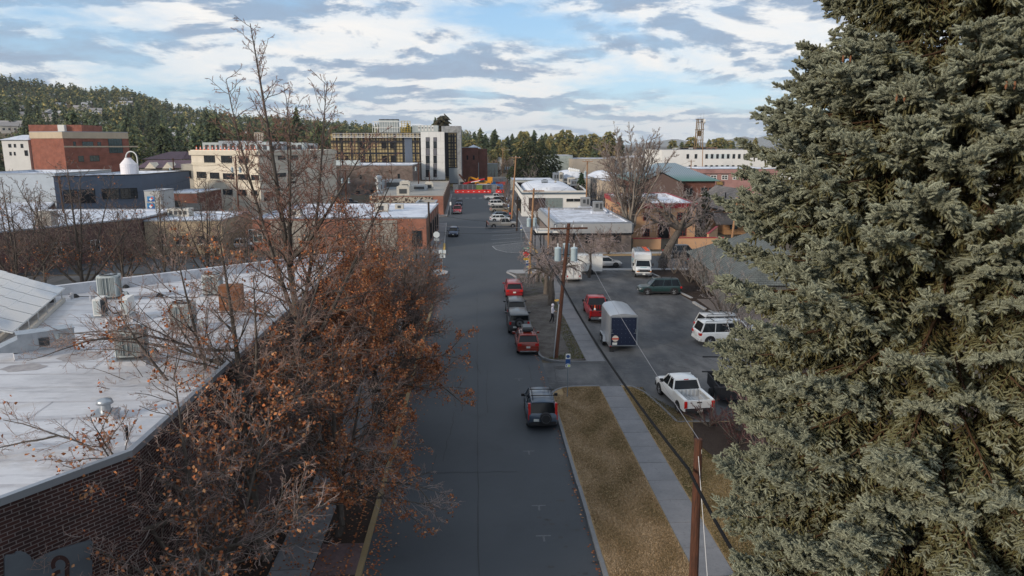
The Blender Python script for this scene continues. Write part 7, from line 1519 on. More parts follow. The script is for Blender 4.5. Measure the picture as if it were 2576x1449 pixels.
class Tree:
    def __init__(s, seed): s.r = random.Random(seed); s.thick = []; s.thin = []; s.tips = []; s.tc = []
    def limb(s, p, d, L_, r0, r1, nseg, wob, up, thin=False, droop=0., lvl=0):
        """a curved limb; returns its points and directions"""
        pts = [np.array(p, float)]; dirs = []; d = unit(np.array(d, float)); st = L_/nseg
        for i in range(nseg):
            g = s.r.gauss
            d = unit(d+np.array([g(0, wob), g(0, wob), g(0, wob)])+np.array([0, 0, up-droop*(i/nseg)]))
            pts.append(pts[-1]+d*st); dirs.append(d)
        out = s.thin if thin else s.thick
        for i in range(nseg):
            a = r0+(r1-r0)*i/nseg; c = r0+(r1-r0)*(i+1)/nseg; out.append([*pts[i], *pts[i+1], a, c])
            if thin: s.tc.append(lvl)
        return pts, dirs
    def side(s, d, ang):
        """direction turned away from d by ang radians at a random azimuth"""
        ref = np.array([0, 0, 1.]) if abs(d[2]) < .9 else np.array([1., 0, 0]); a = unit(np.cross(d, ref)); b = np.cross(d, a); t = s.r.uniform(0, 2*math.pi)
        return unit(d*math.cos(ang)+(a*math.cos(t)+b*math.sin(t))*math.sin(ang))
    def branchlets(s, pts, dirs, L_, r0, n2, n3, ang=.8, flat=.0, up=.05, wob=.13, droop=0., start=.15, n4=0, tw=.010, leafp=1.):
        m = len(dirs)
        for k in range(n2):
            f = start+(1-start)*(k+s.r.random())/n2; i = min(m-1, int(f*m)); q = pts[i]+(pts[i+1]-pts[i])*(f*m-i); d = s.side(dirs[i], ang*s.r.uniform(.75, 1.2)); 
            if flat: d = unit(d*np.array([1, 1, 1-flat]))
            l2 = L_*s.r.uniform(.6, 1.1)*(1-.55*f); P2, D2 = s.limb(q, d, l2, r0*(1-.5*f), tw*.9, 4, wob, up, True, droop, 1)
            for j in range(n3):
                g_ = .2+.8*(j+s.r.random())/n3; i2 = min(3, int(g_*4)); q2 = P2[i2]+(P2[i2+1]-P2[i2])*(g_*4-i2); d3 = s.side(D2[i2], .75*s.r.uniform(.7, 1.3)); l3 = l2*.42*s.r.uniform(.5, 1.15)*(1.1-.4*g_)
                P3, D3 = s.limb(q2, d3, l3, tw*.75, tw*.45, 2, wob*1.4, up*1.2, True, droop*1.5, 2)
                if s.r.random() < leafp: s.tips.append((P3[-1], D3[-1]))
                for _ in range(n4):
                    q3 = P3[1]+(P3[2]-P3[1])*s.r.random()-(P3[1]-P3[0])*s.r.random()*.6; d4 = s.side(D3[0], .8); P4, D4 = s.limb(q3, d4, l3*.5, tw*.5, tw*.35, 1, wob, up, True, droop, 2)
                    if s.r.random() < leafp*.6: s.tips.append((P4[-1], D4[-1]))
            s.tips.append((P2[-1], D2[-1]))
    def leaves(s, keep, per, size, cols, spread=.12):
        tips = [t for t in s.tips if math.sin(t[0][0]*2.3+1)+math.sin(t[0][1]*2.1)+math.sin(t[0][2]*2.7) > -.5+s.r.gauss(0, .5) and keep(t[0])]; 
        if not tips: return None
        rs = np.random.RandomState(s.r.randrange(9999)); T = np.array([t[0] for t in tips]); T = np.repeat(T, per, axis=0); n = len(T)
        C = T+rs.normal(0, spread, (n, 3)); a = rs.normal(0, 1, (n, 3)); a /= np.linalg.norm(a, axis=1, keepdims=True); b = rs.normal(0, 1, (n, 3)); b -= a*(a*b).sum(1, keepdims=True); b /= np.linalg.norm(b, axis=1, keepdims=True); c_ = np.cross(a, b)
        sz = rs.uniform(.6, 1.3, (n, 1))*size
        # a folded, lobed leaf: two bent halves
        V = np.stack([C-a*sz*.5, C-b*sz*.42+a*sz*.05+c_*sz*.18, C-b*sz*.2+a*sz*.42+c_*sz*.1, C+a*sz*.6, C+b*sz*.2+a*sz*.42+c_*sz*.1, C+b*sz*.42+a*sz*.05+c_*sz*.18], 1)
        F0 = np.array([[0, 3, 2, 1], [0, 5, 4, 3]]); F = (np.arange(n)*6)[:, None, None]+F0[None]
        col_ = np.array(cols)[rs.randint(0, len(cols), n)]*rs.uniform(.6, 1.3, (n, 1)); return V.reshape(-1, 3), F.reshape(-1, 4), np.repeat(col_, 6, axis=0)
    def build(s, name, label, cat, loc, bark=M_bark, twc=((.13, .105, .09), (.12, .09, .075), (.15, .085, .065)), leaf=None, group=None, tn=3):
        t = thing(name, label, cat, loc, 0, group)
        V, F = tubes(np.array(s.thick), 8); npmesh('trunk', V, F, bark, t, smooth=True)
        if s.thin:
            V, F = tubes(np.array(s.thin), tn); c = np.array(twc)[np.array(s.tc)]; rs = np.random.RandomState(3); c = c*rs.uniform(.7, 1.3, (len(c), 1)); npmesh('crown', V, F, M_twig, t, colr=np.repeat(c, 2*tn, axis=0))
        if leaf is not None: npmesh('leaves', leaf[0], leaf[1], M_leaf, t, colr=leaf[2])
        return t
ORG = [(.36, .125, .05), (.28, .09, .036), (.40, .17, .075), (.20, .07, .032), (.46, .24, .12), (.31, .125, .06)]
def tall_tree(seed, H, leaders, limbs, trunk_r, n1, n2, n3, L1, n4=0, low=.25, droop=.12, leafp=1., tw=.011, twc=None):
    """trunk, a few steep leaders, long limbs on trunk and leaders, branchlets and twigs on those.
    leaders = [(height fraction where it starts, tip x, y, z)]; limbs = explicit [(z, direction, length, radius)]"""
    T = Tree(seed); 
    main = leaders[0]; base = np.array([0, 0, -.1]); tip = np.array(main[1:]); N = 14; pts = [base]; 
    for i in range(1, N+1):
        f = i/N; pts.append(base+(tip-base)*f+np.array([math.sin(f*3.1+seed)*.25, math.cos(f*2.3+seed)*.2, 0])*(1-.5*f)*min(1, H/12))
    def addpts(pts, r0, r1):
        n_ = len(pts)-1
        for i in range(n_): T.thick.append([*pts[i], *pts[i+1], r0+(r1-r0)*i/n_, r0+(r1-r0)*(i+1)/n_])
        return pts, [unit(pts[i+1]-pts[i]) for i in range(n_)]
    axes = [addpts(pts, trunk_r, .018)+(low, trunk_r)]
    for st, x, y, z in leaders[1:]:
        i = int(st*N); a = pts[i]; tp = np.array([x, y, z]); q = []
        for k in range(11): f = k/10; q.append(a+(tp-a)*np.array([f**.8, f**.8, f])+np.array([math.sin(f*4+x), math.cos(f*3+y), 0])*.15*f)
        axes.append(addpts(q, trunk_r*(1-st)*.75, .015)+(.12, trunk_r*(1-st)*.7))
    for AP, AD, lo, rr in axes:
        m = len(AD); Lx = np.linalg.norm(AP[-1]-AP[0]); k_ = max(6, int(n1*1.25*Lx/H))
        for k in range(k_):
            f = lo+(1-lo)*(k+T.r.random())/k_; i = min(m-1, int(f*m)); q = AP[i]+(AP[i+1]-AP[i])*(f*m-i); d = T.side(AD[i], 1.05*T.r.uniform(.7, 1.15)); l1 = L1*(1.05-f)**.7*T.r.uniform(.65, 1.15)+.55
            r1 = max(.014, rr*.30*(1-f)+.008); P1, D1 = T.limb(q, d, l1, r1, .009, 7, .11, .045, False, droop*(1-f)); T.branchlets(P1, D1, l1*.48, max(tw, r1*.5), max(3, int(n2*(.4+.6*l1/L1))), n3, n4=n4, tw=tw, leafp=leafp)
        T.branchlets(AP[-4:], AD[-3:], L1*.3, .014, 6, n3, n4=n4, tw=tw)
    for z, d, l1, r1 in limbs:
        i = min(N-1, int(z/tip[2]*N)); P1, D1 = T.limb(pts[i], d, l1, r1, .01, 11, .09, .02, False, .10); T.branchlets(P1, D1, l1*.34, max(tw, r1*.35), int(n2*2.2), n3+1, n4=n4, tw=tw, leafp=leafp)
        for k in range(4):
            f = .3+.6*k/4; j = int(f*11); P2, D2 = T.limb(P1[j], T.side(D1[j], .75), l1*.42, r1*.5, .009, 6, .11, .03, False, .06); T.branchlets(P2, D2, l1*.2, tw*1.3, n2, n3, n4=n4, tw=tw, leafp=leafp)
    return T
# main tree nearest the building corner, broad with bare limbs over the roof
T = tall_tree(11, 13.5, [(0, -1.3, .6, 13.2), (.28, -3.0, 1.0, 12.6), (.34, 2.6, 2.2, 12.2), (.42, .6, -.6, 11.5), (.3, -4.2, -1.2, 10.6)], [(5.2, (-1, -.05, .18), 7.8, .10), (6.4, (-1, .3, .25), 7.4, .09), (7.6, (-1, .1, .30), 7.0, .08), (4.4, (1, .1, .05), 5.6, .08), (8.4, (-.7, .8, .3), 5.6, .07), (2.8, (.9, -.4, .05), 4.4, .06), (8.9, (-1, -.3, .2), 5.8, .06)], .23, 34, 8, 7, 3.9, n4=1, low=.2, tw=.0095)
lf = T.leaves(lambda p: (p[2] < 9.2 and p[0] > -3.4-.0*p[2] and T.r.random() < .27-.02*p[2]+.035*p[0]) or T.r.random() < .02, 7, .10, ORG, .075)
T.build('oak_tree', 'large half bare oak with brown leaves, its grey limbs reaching left over the white roof', 'tree', (-8.4, 26.0, .1), leaf=lf, twc=((.22, .19, .175), (.25, .20, .18), (.28, .19, .155)))
# the tallest tree, its bare top against the sky
T = tall_tree(23, 21.5, [(0, -2.5, 0, 21.4), (.42, .9, .8, 19.0), (.36, -3.7, .3, 19.0), (.5, 2.9, -.4, 16.6), (.3, 3.4, 1.5, 14.5), (.55, -.8, -.6, 18.2), (.46, -1.4, 1.0, 17.0)], [(6.5, (1, -.2, .2), 4.6, .08), (8, (-1, .3, .3), 4.6, .07), (5, (.9, .5, .1), 4.6, .07)], .25, 50, 8, 6, 3.2, n4=0, low=.18, tw=.013)
lf = T.leaves(lambda p: p[2] < 11.8 and T.r.random() < .24-.018*(p[2]-3), 7, .105, ORG, .08)
T.build('oak_tree', 'tallest oak, its bare upper twigs standing high against the cloudy sky', 'tree', (-7.6, 33.8, .1), leaf=lf, twc=((.20, .15, .13), (.21, .14, .12), (.24, .13, .10)))
# leafy oak overhanging the street
T = tall_tree(5, 10.5, [(0, -.3, .5, 9.6), (.35, 1.6, -.4, 8.2), (.3, -1.8, 1.0, 8.4)], [(3.6, (1, -.25, .12), 5.4, .08), (4.6, (1, .2, .18), 5.2, .07), (5.6, (1, -.6, .22), 4.4, .06), (3.0, (.9, .5, .06), 4.4, .06), (5, (-1, .2, .2), 4, .06), (3.4, (.75, -.8, .1), 4.6, .06)], .19, 36, 8, 7, 3.0, n4=0, low=.16, tw=.0085)
lf = T.leaves(lambda p: T.r.random() < .42-.012*p[2]-.02*abs(p[0]-1.5), 8, .105, ORG, .085)
T.build('oak_tree', 'oak thick with orange brown leaves spreading over the left edge of the street', 'tree', (-5.6, 37.6, .1), leaf=lf, twc=((.19, .155, .14), (.21, .15, .13), (.24, .15, .11)))
T = tall_tree(8, 9.5, [(0, .4, -.3, 8.8), (.35, -1.6, .4, 7.6), (.3, 1.5, .9, 7.2)], [(3.0, (1, -.3, .06), 4.6, .06), (3.8, (-1, -.3, .15), 4.2, .06), (4.8, (.6, -.8, .12), 4.0, .05), (2.6, (.8, .4, .0), 4.2, .06), (2.4, (.9, -.1, -.05), 4.6, .05)], .16, 32, 8, 7, 2.7, n4=0, low=.14, tw=.0085)
lf = T.leaves(lambda p: T.r.random() < .26-.012*p[2], 7, .095, ORG, .075)
T.build('oak_tree', 'small oak with brown leaves at the bottom edge over the yellow kerb', 'tree', (-6.0, 27.6, .1), leaf=lf, twc=((.29, .27, .265), (.29, .245, .225), (.30, .21, .18)))
T = tall_tree(9, 9.6, [(0, -.6, -.4, 9.4), (.3, -2.4, -1.8, 8.4), (.35, 1.8, .8, 8.2), (.3, .4, 1.8, 8.6)], [(4.4, (-.55, -1, .2), 5.6, .08), (5.6, (-.8, -.75, .3), 5.8, .07), (3.4, (-.45, -1, .15), 5.0, .07), (6.6, (-1, -.35, .45), 5.4, .06), (4.2, (1, -.2, .1), 4.4, .06), (5.0, (.3, -1, .2), 4.4, .06)], .17, 30, 8, 7, 2.9, n4=1, low=.25, tw=.008)
lf = T.leaves(lambda p: T.r.random() < .16+.015*p[0], 3, .10, ORG, .10)
T.build('oak_tree', 'nearest oak, pale grey twigs crossing the dark brick corner at the lower left', 'tree', (-8.0, 20.2, .1), leaf=lf, twc=((.28, .26, .26), (.29, .25, .235), (.31, .22, .19)))
# fine twigged grey trees farther along the kerb
for k, (x, y, h, sd, lab) in enumerate(((-5.6, 50.5, 9.6, 31, 'dense grey twigged street tree with dry tips beyond the leafy oak'), (-5.7, 62.0, 9.0, 37, 'dense leafless street tree by the left kerb before the cross street'), (-8.4, 56, 12.2, 41, 'slender reddish twigged tree standing between building and left sidewalk'), (-8.6, 43.5, 12.5, 43, 'slender oak with sparse amber leaves beside the long brick wall'))):
    T = tall_tree(sd, h, [(0, .3, .2, h), (.2, 2.0, -.5, h*.86), (.18, -1.6, .6, h*.9), (.25, .8, 1.6, h*.84), (.22, -1.2, -1.4, h*.8), (.15, 2.2, 1.0, h*.75)], [(2.4, (1, -.3, .35), 3.6, .05), (2.6, (1, .4, .3), 3.6, .05), (2.2, (-1, .2, .4), 3., .05)] if k < 2 else [], .15, 40, 8, 7, 2.5 if k < 2 else 2.1, n4=1 if k < 2 else 0, low=.08, tw=.010 if k < 2 else .011)
    lf = T.leaves(lambda p: T.r.random() < (.05, .02, .06, .30)[k], 3, .12, ORG, .12) if k != 9 else None
    T.build('street_tree', lab, 'tree', (x, y, .1), leaf=lf, twc=((.17, .15, .145), (.19, .165, .16), (.21, .15, .13)) if k < 2 else ((.18, .125, .105), (.20, .125, .10), (.23, .125, .095)))
# bare trees behind the near building on the left
for k, (px, Y, h, sp, sd, lab, lp) in enumerate(((185, 73, 12.8, 7.5, 51, 'wide bare dark tree behind the solar panels', .05), (408, 74, 10.5, 4.2, 53, 'slim bare tree in front of the tan block shop', .01), (20, 70, 11.5, 6, 57, 'bare tree at the left frame edge behind the solar panels', .02), (300, 80, 9, 5, 59, 'bushy bare tree before the maroon brick wall', .02), (520, 78, 11.5, 4.5, 61, 'bare tree with red brown twigs behind the white roof', .03), (95, 84, 10, 6, 63, 'low spreading bare tree at the foot of the maroon brick shop', .04), (610, 70, 9, 4, 67, 'bare tree seen through the near oaks beside the west lot', .03), (855, 68, 10, 3.5, 71, 'red brown twigged tree beside the back corner of the white roof', .05))):
    x, y = XY(px, Y, 600); 
    h *= 1.14; T = tall_tree(sd, h, [(0, sp*.05, 0, h), (.2, sp*.55, .5, h*.9), (.22, -sp*.6, -.5, h*.88), (.3, sp*.3, -1.5, h*.95), (.25, -sp*.25, 1.5, h*.97), (.16, sp*.85, 1, h*.7), (.17, -sp*.9, 0, h*.72)], [], .22 if k in (0,) else .17, 26, 6, 5, sp*.45, n4=0, low=.2, droop=.05, tw=.016)
    lf = T.leaves(lambda p: (p[2] < h*.45 and T.r.random() < lp*4) or T.r.random() < lp*.15, 3, .16, ORG, .15)
    T.build('bare_tree', lab, 'tree', (x, y, 0), leaf=lf, twc=((.15, .12, .11), (.18, .14, .125), (.20, .145, .125)))
# the big vase shaped elm
def vase(seed, H, R, trunks, rr, n1, n2, n3, tw, L1):
    T = Tree(seed)
    for k in range(trunks):
        a = 2*math.pi*(k+.3*T.r.random())/trunks; rad = R*T.r.uniform(.3, 1.0); h = H*T.r.uniform(.86, 1.)*math.sqrt(max(.1, 1-(rad/R)**2*.35)); q = []
        for i in range(13): f = i/12; q.append(np.array([math.cos(a)*(rad*f**1.3+.15*min(1, f*8)), math.sin(a)*(rad*f**1.3+.15*min(1, f*8)), h*f**.92])+np.array([T.r.gauss(0, .12), T.r.gauss(0, .12), 0])*min(1, f*4))
        for i in range(12): T.thick.append([*q[i], *q[i+1], rr*(1-i/12)**.9+.02, rr*(1-(i+1)/12)**.9+.02])
        D = [unit(q[i+1]-q[i]) for i in range(12)]
        for j in range(n1):
            f = .28+.70*(j+T.r.random())/n1; i = min(11, int(f*12)); d = T.side(D[i], .85*T.r.uniform(.6, 1.3)); l1 = L1*(1.25-f)*T.r.uniform(.7, 1.2); P1, D1 = T.limb(q[i], d, l1, max(.04, rr*.3*(1-f)), .022, 6, .10, .05, False, .0)
            T.branchlets(P1, D1, l1*.42, .024, n2, n3, ang=.62, tw=tw, up=.08)
        T.branchlets(q[-6:], D[-5:], 2.4, .03, 14, 7, ang=.7, tw=tw, up=.06, start=.0)
    return T
T = vase(77, 20.0, 9.2, 16, .21, 17, 8, 7, .033, 3.9)
x, y = XY(1583, 119, 560); T.build('elm_tree', 'very big bare vase shaped elm rising between the taupe and orange buildings', 'tree', (x, y, 0), bark=M_barkl, twc=((.19, .155, .135), (.20, .155, .135), (.21, .16, .14)))
# weeping trees: twisted trunk, arching limbs, hanging twigs
def weeping(seed, trunkpts, rr, arms, n2, n3, hang, tw=.02):
    T = Tree(seed); tp = [np.array(p_, float) for p_ in trunkpts]; n = len(tp)-1
    for i in range(n): T.thick.append([*tp[i], *tp[i+1], rr*(1-.45*i/n), rr*(1-.45*(i+1)/n)])
    for k, (d, l, up_) in enumerate(arms):
        P1, D1 = T.limb(tp[-1], (d[0], d[1], up_), l, rr*.5, .03, 9, .16, .05, False, .28)
        for j in range(3): P2, D2 = T.limb(P1[3+j*2], T.side(D1[3+j*2], .7), l*.5, rr*.22, .02, 6, .15, .03, False, .3); T.branchlets(P2, D2, hang, .02, n2, n3, ang=1.0, up=-.02, droop=.5, tw=tw)
        T.branchlets(P1, D1, hang, .022, int(n2*1.6), n3, ang=1.0, up=-.02, droop=.5, tw=tw)
    return T
TWP = ((.24, .19, .185), (.27, .22, .21), (.31, .25, .24))
x, y = P(1668, 675); T = weeping(81, [(0, 0, 0), (.1, 0, 1.4), (.7, 0, 2.8), (1.5, .1, 4.2), (2.0, 0, 5.2)], .72, [((-1, -.2), 6.0, .9), ((-.5, .5), 5.5, 1.3), ((1, -.1), 7.0, .35), ((.9, .4), 6, .9), ((.1, -.8), 4.5, 1.0), ((-1, .4), 5, .5)], 9, 5, 2.2, .026)
T.build('leaning_elm', 'thick leaning elm trunk with drooping pale twigs between the lot and the cross street', 'tree', (x, y, 0), twc=TWP)
for k, (px, py, sc_, lab) in enumerate(((1386, 770, 1., 'gnarled weeping tree behind the transformer pole'), (1374, 742, .8, 'second gnarled trunk just behind the weeping tree'), (1352, 712, .9, 'twisted bare tree beside the pale stop sign pole'))):
    x, y = P(px, py); s = sc_; T = weeping(91+k, [(0, 0, 0), (.05, 0, 1.2), (.0, .1, 2.3), (.1, 0, 3.0*s)], (.40, .34, .22)[k], [((-1, -.3), 3.2*s, .7), ((1, -.2), 4.2*s, .7), ((1, .7), 4.4*s, .8), ((-.4, .9), 3.2*s, .9), ((.5, -.8), 3*s, .9)], 8, 6, 1.3, .017)
    T.build('weeping_tree', lab, 'tree', (x, y, .1), twc=TWP)
x, y = P(1475, 705); T = weeping(97, [(0, 0, 0), (.2, 0, 1.6), (.1, 0, 2.9)], .2, [((-1, -.3), 4, .8), ((1, -.2), 4, .8), ((.4, .7), 3.4, .8), ((0, -1), 3.6, .7)], 10, 6, 1.9, .018); T.build('weeping_tree', 'broad weeping tree whose twigs hang over the white trailers', 'tree', (x+.6, y+1.8, 0), twc=TWP)
# small bare trees and shrubs: a few prototypes, then copies
def shrub_proto(seed, h, stems, name, label, cat, group, loc, spread=.55, tw=.02, twc=None, sc_=1.):
    T = Tree(seed)
    for k in range(stems):
        a = 2*math.pi*k/stems+T.r.random(); P1, D1 = T.limb((.1*math.cos(a), .1*math.sin(a), 0), (math.cos(a)*spread, math.sin(a)*spread, 1), h*T.r.uniform(.7, 1.), .03+h*.006, .01, 7, .10, .03); T.branchlets(P1, D1, h*.32, .016, 9, 5, ang=.6, tw=tw, up=.06)
    return T.build(name, label, cat, loc, twc=twc or ((.19, .165, .16), (.22, .195, .19), (.25, .22, .21)), group=group)
s0 = shrub_proto(101, 3.6, 7, 'bare_shrub', 'grey bare shrub at the left of the shingled house planting bed', 'shrub', None, (*P(1697, 690), .1))
for px, py, sc_, lab in ((1735, 712, 1.2, 'grey bare shrub before the shingled house wall, left of two'), (1775, 738, 1.35, 'grey bare shrub before the shingled house wall, right of two'), (1835, 760, 1.5, 'tall grey bare shrub in front of the shingle roof slope'), (1668, 684, .8, 'low bare shrub at the foot of the leaning elm'), (1752, 704, 1.3, 'grey bare shrub tight against the left corner of the shingled house'), (1790, 722, 1.5, 'tall grey bare shrub screening the middle of the shingled house wall'), (1822, 800, 1.5, 'wide bare shrub between the long white suv and the shingled house'), (1865, 850, 1.1, 'bare shrub at the nose of the long white suv'), (1905, 900, 1.4, 'bare shrub beside the spruce above the utility trailer')):
    dup(s0, (*P(px, py), .1), sc_*2, label=lab, scale=(sc_,)*3)
s1 = shrub_proto(103, 1.9, 12, 'red_shrub', 'low dark red brown shrub behind the white pickup tailgate', 'shrub', None, (13.4, 38.4, .15), .9, .011, ((.075, .035, .035), (.09, .042, .042), (.11, .05, .05)))
dup(s1, (15.0, 37.6, .15), 1, label='second dark red brown shrub right of the pickup', scale=(1.1,)*3); dup(s1, (14.2, 35.9, .15), 2.3, label='dark red brown shrub nearest the camera in the mulch bed', scale=(.9,)*3)
s2 = shrub_proto(107, 3.4, 5, 'bare_sapling', 'thin pinkish bare sapling before the mulch bed spruce', 'sapling', None, (14.9, 34.0, .15), .5, .008, ((.22, .13, .12), (.25, .15, .14), (.28, .18, .17))); dup(s2, (16.2, 38.8, .15), 2, label='thin bare sapling in front of the utility trailer', scale=(1.1,)*3)
t0 = shrub_proto(109, 6.5, 9, 'pollard_tree', 'dense reddish twigged street tree nearest the white pickup far on the right sidewalk', 'tree', None, (*P(1276, 505), .1), .42, .034, ((.20, .14, .12), (.18, .13, .115), (.20, .14, .12)))
for px, py, sc_, lab in ((1268, 492, .95, 'dense reddish twigged street tree, farthest in the right sidewalk row'), (1282, 535, .9, 'reddish twigged street tree by the wooden bench'), (1347, 560, .95, 'fine twigged tree in front of the coffee building wall, left one'), (1372, 560, .8, 'fine twigged tree in front of the coffee building wall, right one'), (1432, 640, .8, 'small bare tree before the taupe office, left one'), (1530, 641, .75, 'small bare tree before the taupe office, right one'), (1322, 425, 1.1, 'grey twig mass beyond the low white roofed shed')):
    dup(t0, (*P(px, py), .1), sc_*3, label=lab, scale=(sc_,)*3)
t1 = shrub_proto(113, 9.0, 7, 'bare_tree', 'grey bare tree behind the taupe office roof, left of the elm', 'tree', 'grey bare trees among the buildings', (*XY(1490, 170, 500), 0), .5, .05)
gb = 'grey bare trees among the buildings'
for px, Y, sc_, lab in ((1510, 182, 1.0, 'bare tree just left of the big elm by the beige shop'), (1545, 150, .8, 'bare tree under the left side of the big elm'), (1640, 160, .9, 'bare tree before the green roof building, left'), (1690, 150, .9, 'bare tree before the green roof building, middle'), (1735, 155, 1.0, 'pale upright bare tree before the green roof building, right'), (1755, 140, .9, 'bare tree between the orange building and tudor house'), (1770, 118, .7, 'bare tree behind the orange garden wall'), (1335, 270, 1.0, 'bare tree beyond the arched warehouse'), (1520, 250, 1.1, 'bare tree by the second arched shed'), (1240, 310, .8, 'bare round tree above the green retaining wall'), (1285, 350, 1.1, 'forked bare tree at the street bend'), (330, 200, 1.0, 'rust twigged tree beside the white tank'), (290, 215, 1.2, 'bare tree before the red brick office'), (60, 190, 1.2, 'bare tree before the white house'), (430, 155, .7, 'bare tree before the rust brick shop'), (540, 140, .8, 'bare tree below the cream office'), (700, 160, .8, 'bare tree by the cream office corner'), (790, 165, .8, 'bare tree in the lot before the warehouse'), (1085, 262, .7, 'low bare tree under the white bay')):
    o = dup(t1, (*XY(px, Y, 480), 0), px*.7, label=lab, scale=(sc_,)*3); 
rs = np.random.RandomState(4); n = 9000; X = np.where(rs.rand(n) < .62, rs.uniform(-9.3, -4.8, n), np.where(rs.rand(n) < .6, -4.5+np.abs(rs.normal(0, .5, n)), np.where(rs.rand(n) < .3, 4.62-np.abs(rs.normal(0, .1, n)), -5.2))); Y = rs.uniform(19, 88, n); C = np.stack([X, Y, np.where(X < -4.7, .16, .012)+rs.uniform(0, .02, n)], 1); a = rs.uniform(0, 6.28, n); e = np.stack([np.cos(a), np.sin(a), rs.normal(0, .3, n)], 1)*.05; f = np.stack([-np.sin(a), np.cos(a), rs.normal(0, .3, n)], 1)*.04
tag(npmesh('leaf_litter', np.stack([C-e, C+f, C+e*1.2, C-f], 1).reshape(-1, 3), np.arange(4*n).reshape(-1, 4), M_leaf, colr=np.repeat(np.array(ORG)[rs.randint(0, 6, n)]*rs.uniform(.5, 1.2, (n, 1)), 4, axis=0)), 'fallen brown oak leaves lying along the left kerb and planting bed', 'leaves', kind='stuff')
# ---- conifers
M_fir = mat('conifer_foliage', (1, 1, 1), rough=.9, attr='col', spec=.1)
def conifer_mesh(seed, H, R, n, cols, kind='fir', leafs=1.0):
    rs = np.random.RandomState(seed); f = rs.beta(1.1, 1.5, n); z = H*(.12+.88*f)
    if kind == 'fir': rad = R*(1-f)**.85*(.55+.45*np.abs(np.sin(f*19+rs.uniform(0, 1, n)*.6)))+.08
    elif kind == 'pine': rad = R*np.sqrt(np.clip(1-((f-.45)/.58)**2, .02, 1))*(.6+.4*np.abs(np.sin(f*11)))
    else: rad = R*np.sqrt(np.clip(1-((f-.38)/.64)**2, .03, 1))
    a = rs.uniform(0, 6.283, n); lob = 1+.22*np.sin(a*3+f*9+seed); rr = rad*lob*rs.uniform(.35, 1, n)**.5
    C = np.stack([np.cos(a)*rr, np.sin(a)*rr, z-rr*.22], 1); s = (H*.055*leafs)*rs.uniform(.5, 1.3, n)
    out = np.stack([np.cos(a), np.sin(a), np.full(n, -.25)], 1); out /= np.linalg.norm(out, axis=1, keepdims=True); sd = np.stack([-np.sin(a), np.cos(a), np.zeros(n)], 1); up = np.array([[0, 0, 1.]])
    j = lambda k: rs.normal(0, .25, (n, 3))*s[:, None]*k
    V = np.stack([C-sd*s[:, None]*.5+j(.5), C+out*s[:, None]*1.3+j(.6), C+sd*s[:, None]*.5+j(.5), C-out*s[:, None]*.35+up*s[:, None]*.75+j(.5)], 1)
    F0 = np.array([[0, 1, 3], [1, 2, 3], [2, 0, 3]]); F = ((np.arange(n)*4)[:, None, None]+F0[None]).reshape(-1, 3)
    c = np.array(cols)[rs.randint(0, len(cols), n)]*rs.uniform(.6, 1.35, (n, 1)); return V.reshape(-1, 3), F, np.repeat(c, 4, axis=0)
GR = [(.075, .10, .055), (.10, .115, .055), (.06, .08, .048)]; GY = [(.20, .175, .065), (.25, .20, .075), (.15, .15, .065)]
def conifer(name, label, loc, H, R, n, cols, kind, seed, group=None, leafs=1.):
    t = thing(name, label, 'tree', loc, 0, group); b = MB(); b.tube((0, 0, -1), (0, 0, H*.9), R*.07+.08, .05, n=7); b.build('trunk', M_bark, t); V, F, c = conifer_mesh(seed, H, R, n, cols, kind, leafs); npmesh('crown', V, F, M_fir, t, colr=c); return t
gf = 'conifers along the horizon beyond the town'
protos = [conifer('conifer_tree', 'dark evergreen conifer on the horizon beyond the town', (*XY(1165+30, 480), 0), 24, 5, 900, GR, 'fir', 1, gf), conifer('conifer_tree', 'dark evergreen conifer on the horizon beyond the town', (*XY(1240, 500), 0), 24, 4.6, 900, GR+GY[2:], 'fir', 2, gf), conifer('pine_tree', 'golden green pine on the horizon beyond the town', (*XY(1320, 470), 0), 25, 5.4, 900, GY+GR[1:2], 'pine', 3, gf), conifer('pine_tree', 'golden green pine on the horizon beyond the town', (*XY(1385, 480), 0), 23, 5, 900, GY, 'fir', 4, gf)]
def cdup(px, Y, topy, k, z0=None):
    x, y = XY(px, Y); z = 0 if z0 is None else z0; h = max(7, HZ(px, topy, Y)-z); bh = (24, 24, 25, 23)[k]; s = h/bh; return dup(protos[k], (x, y, z), rnd.uniform(0, 6), scale=(s*rnd.uniform(.85, 1.15), s, s))
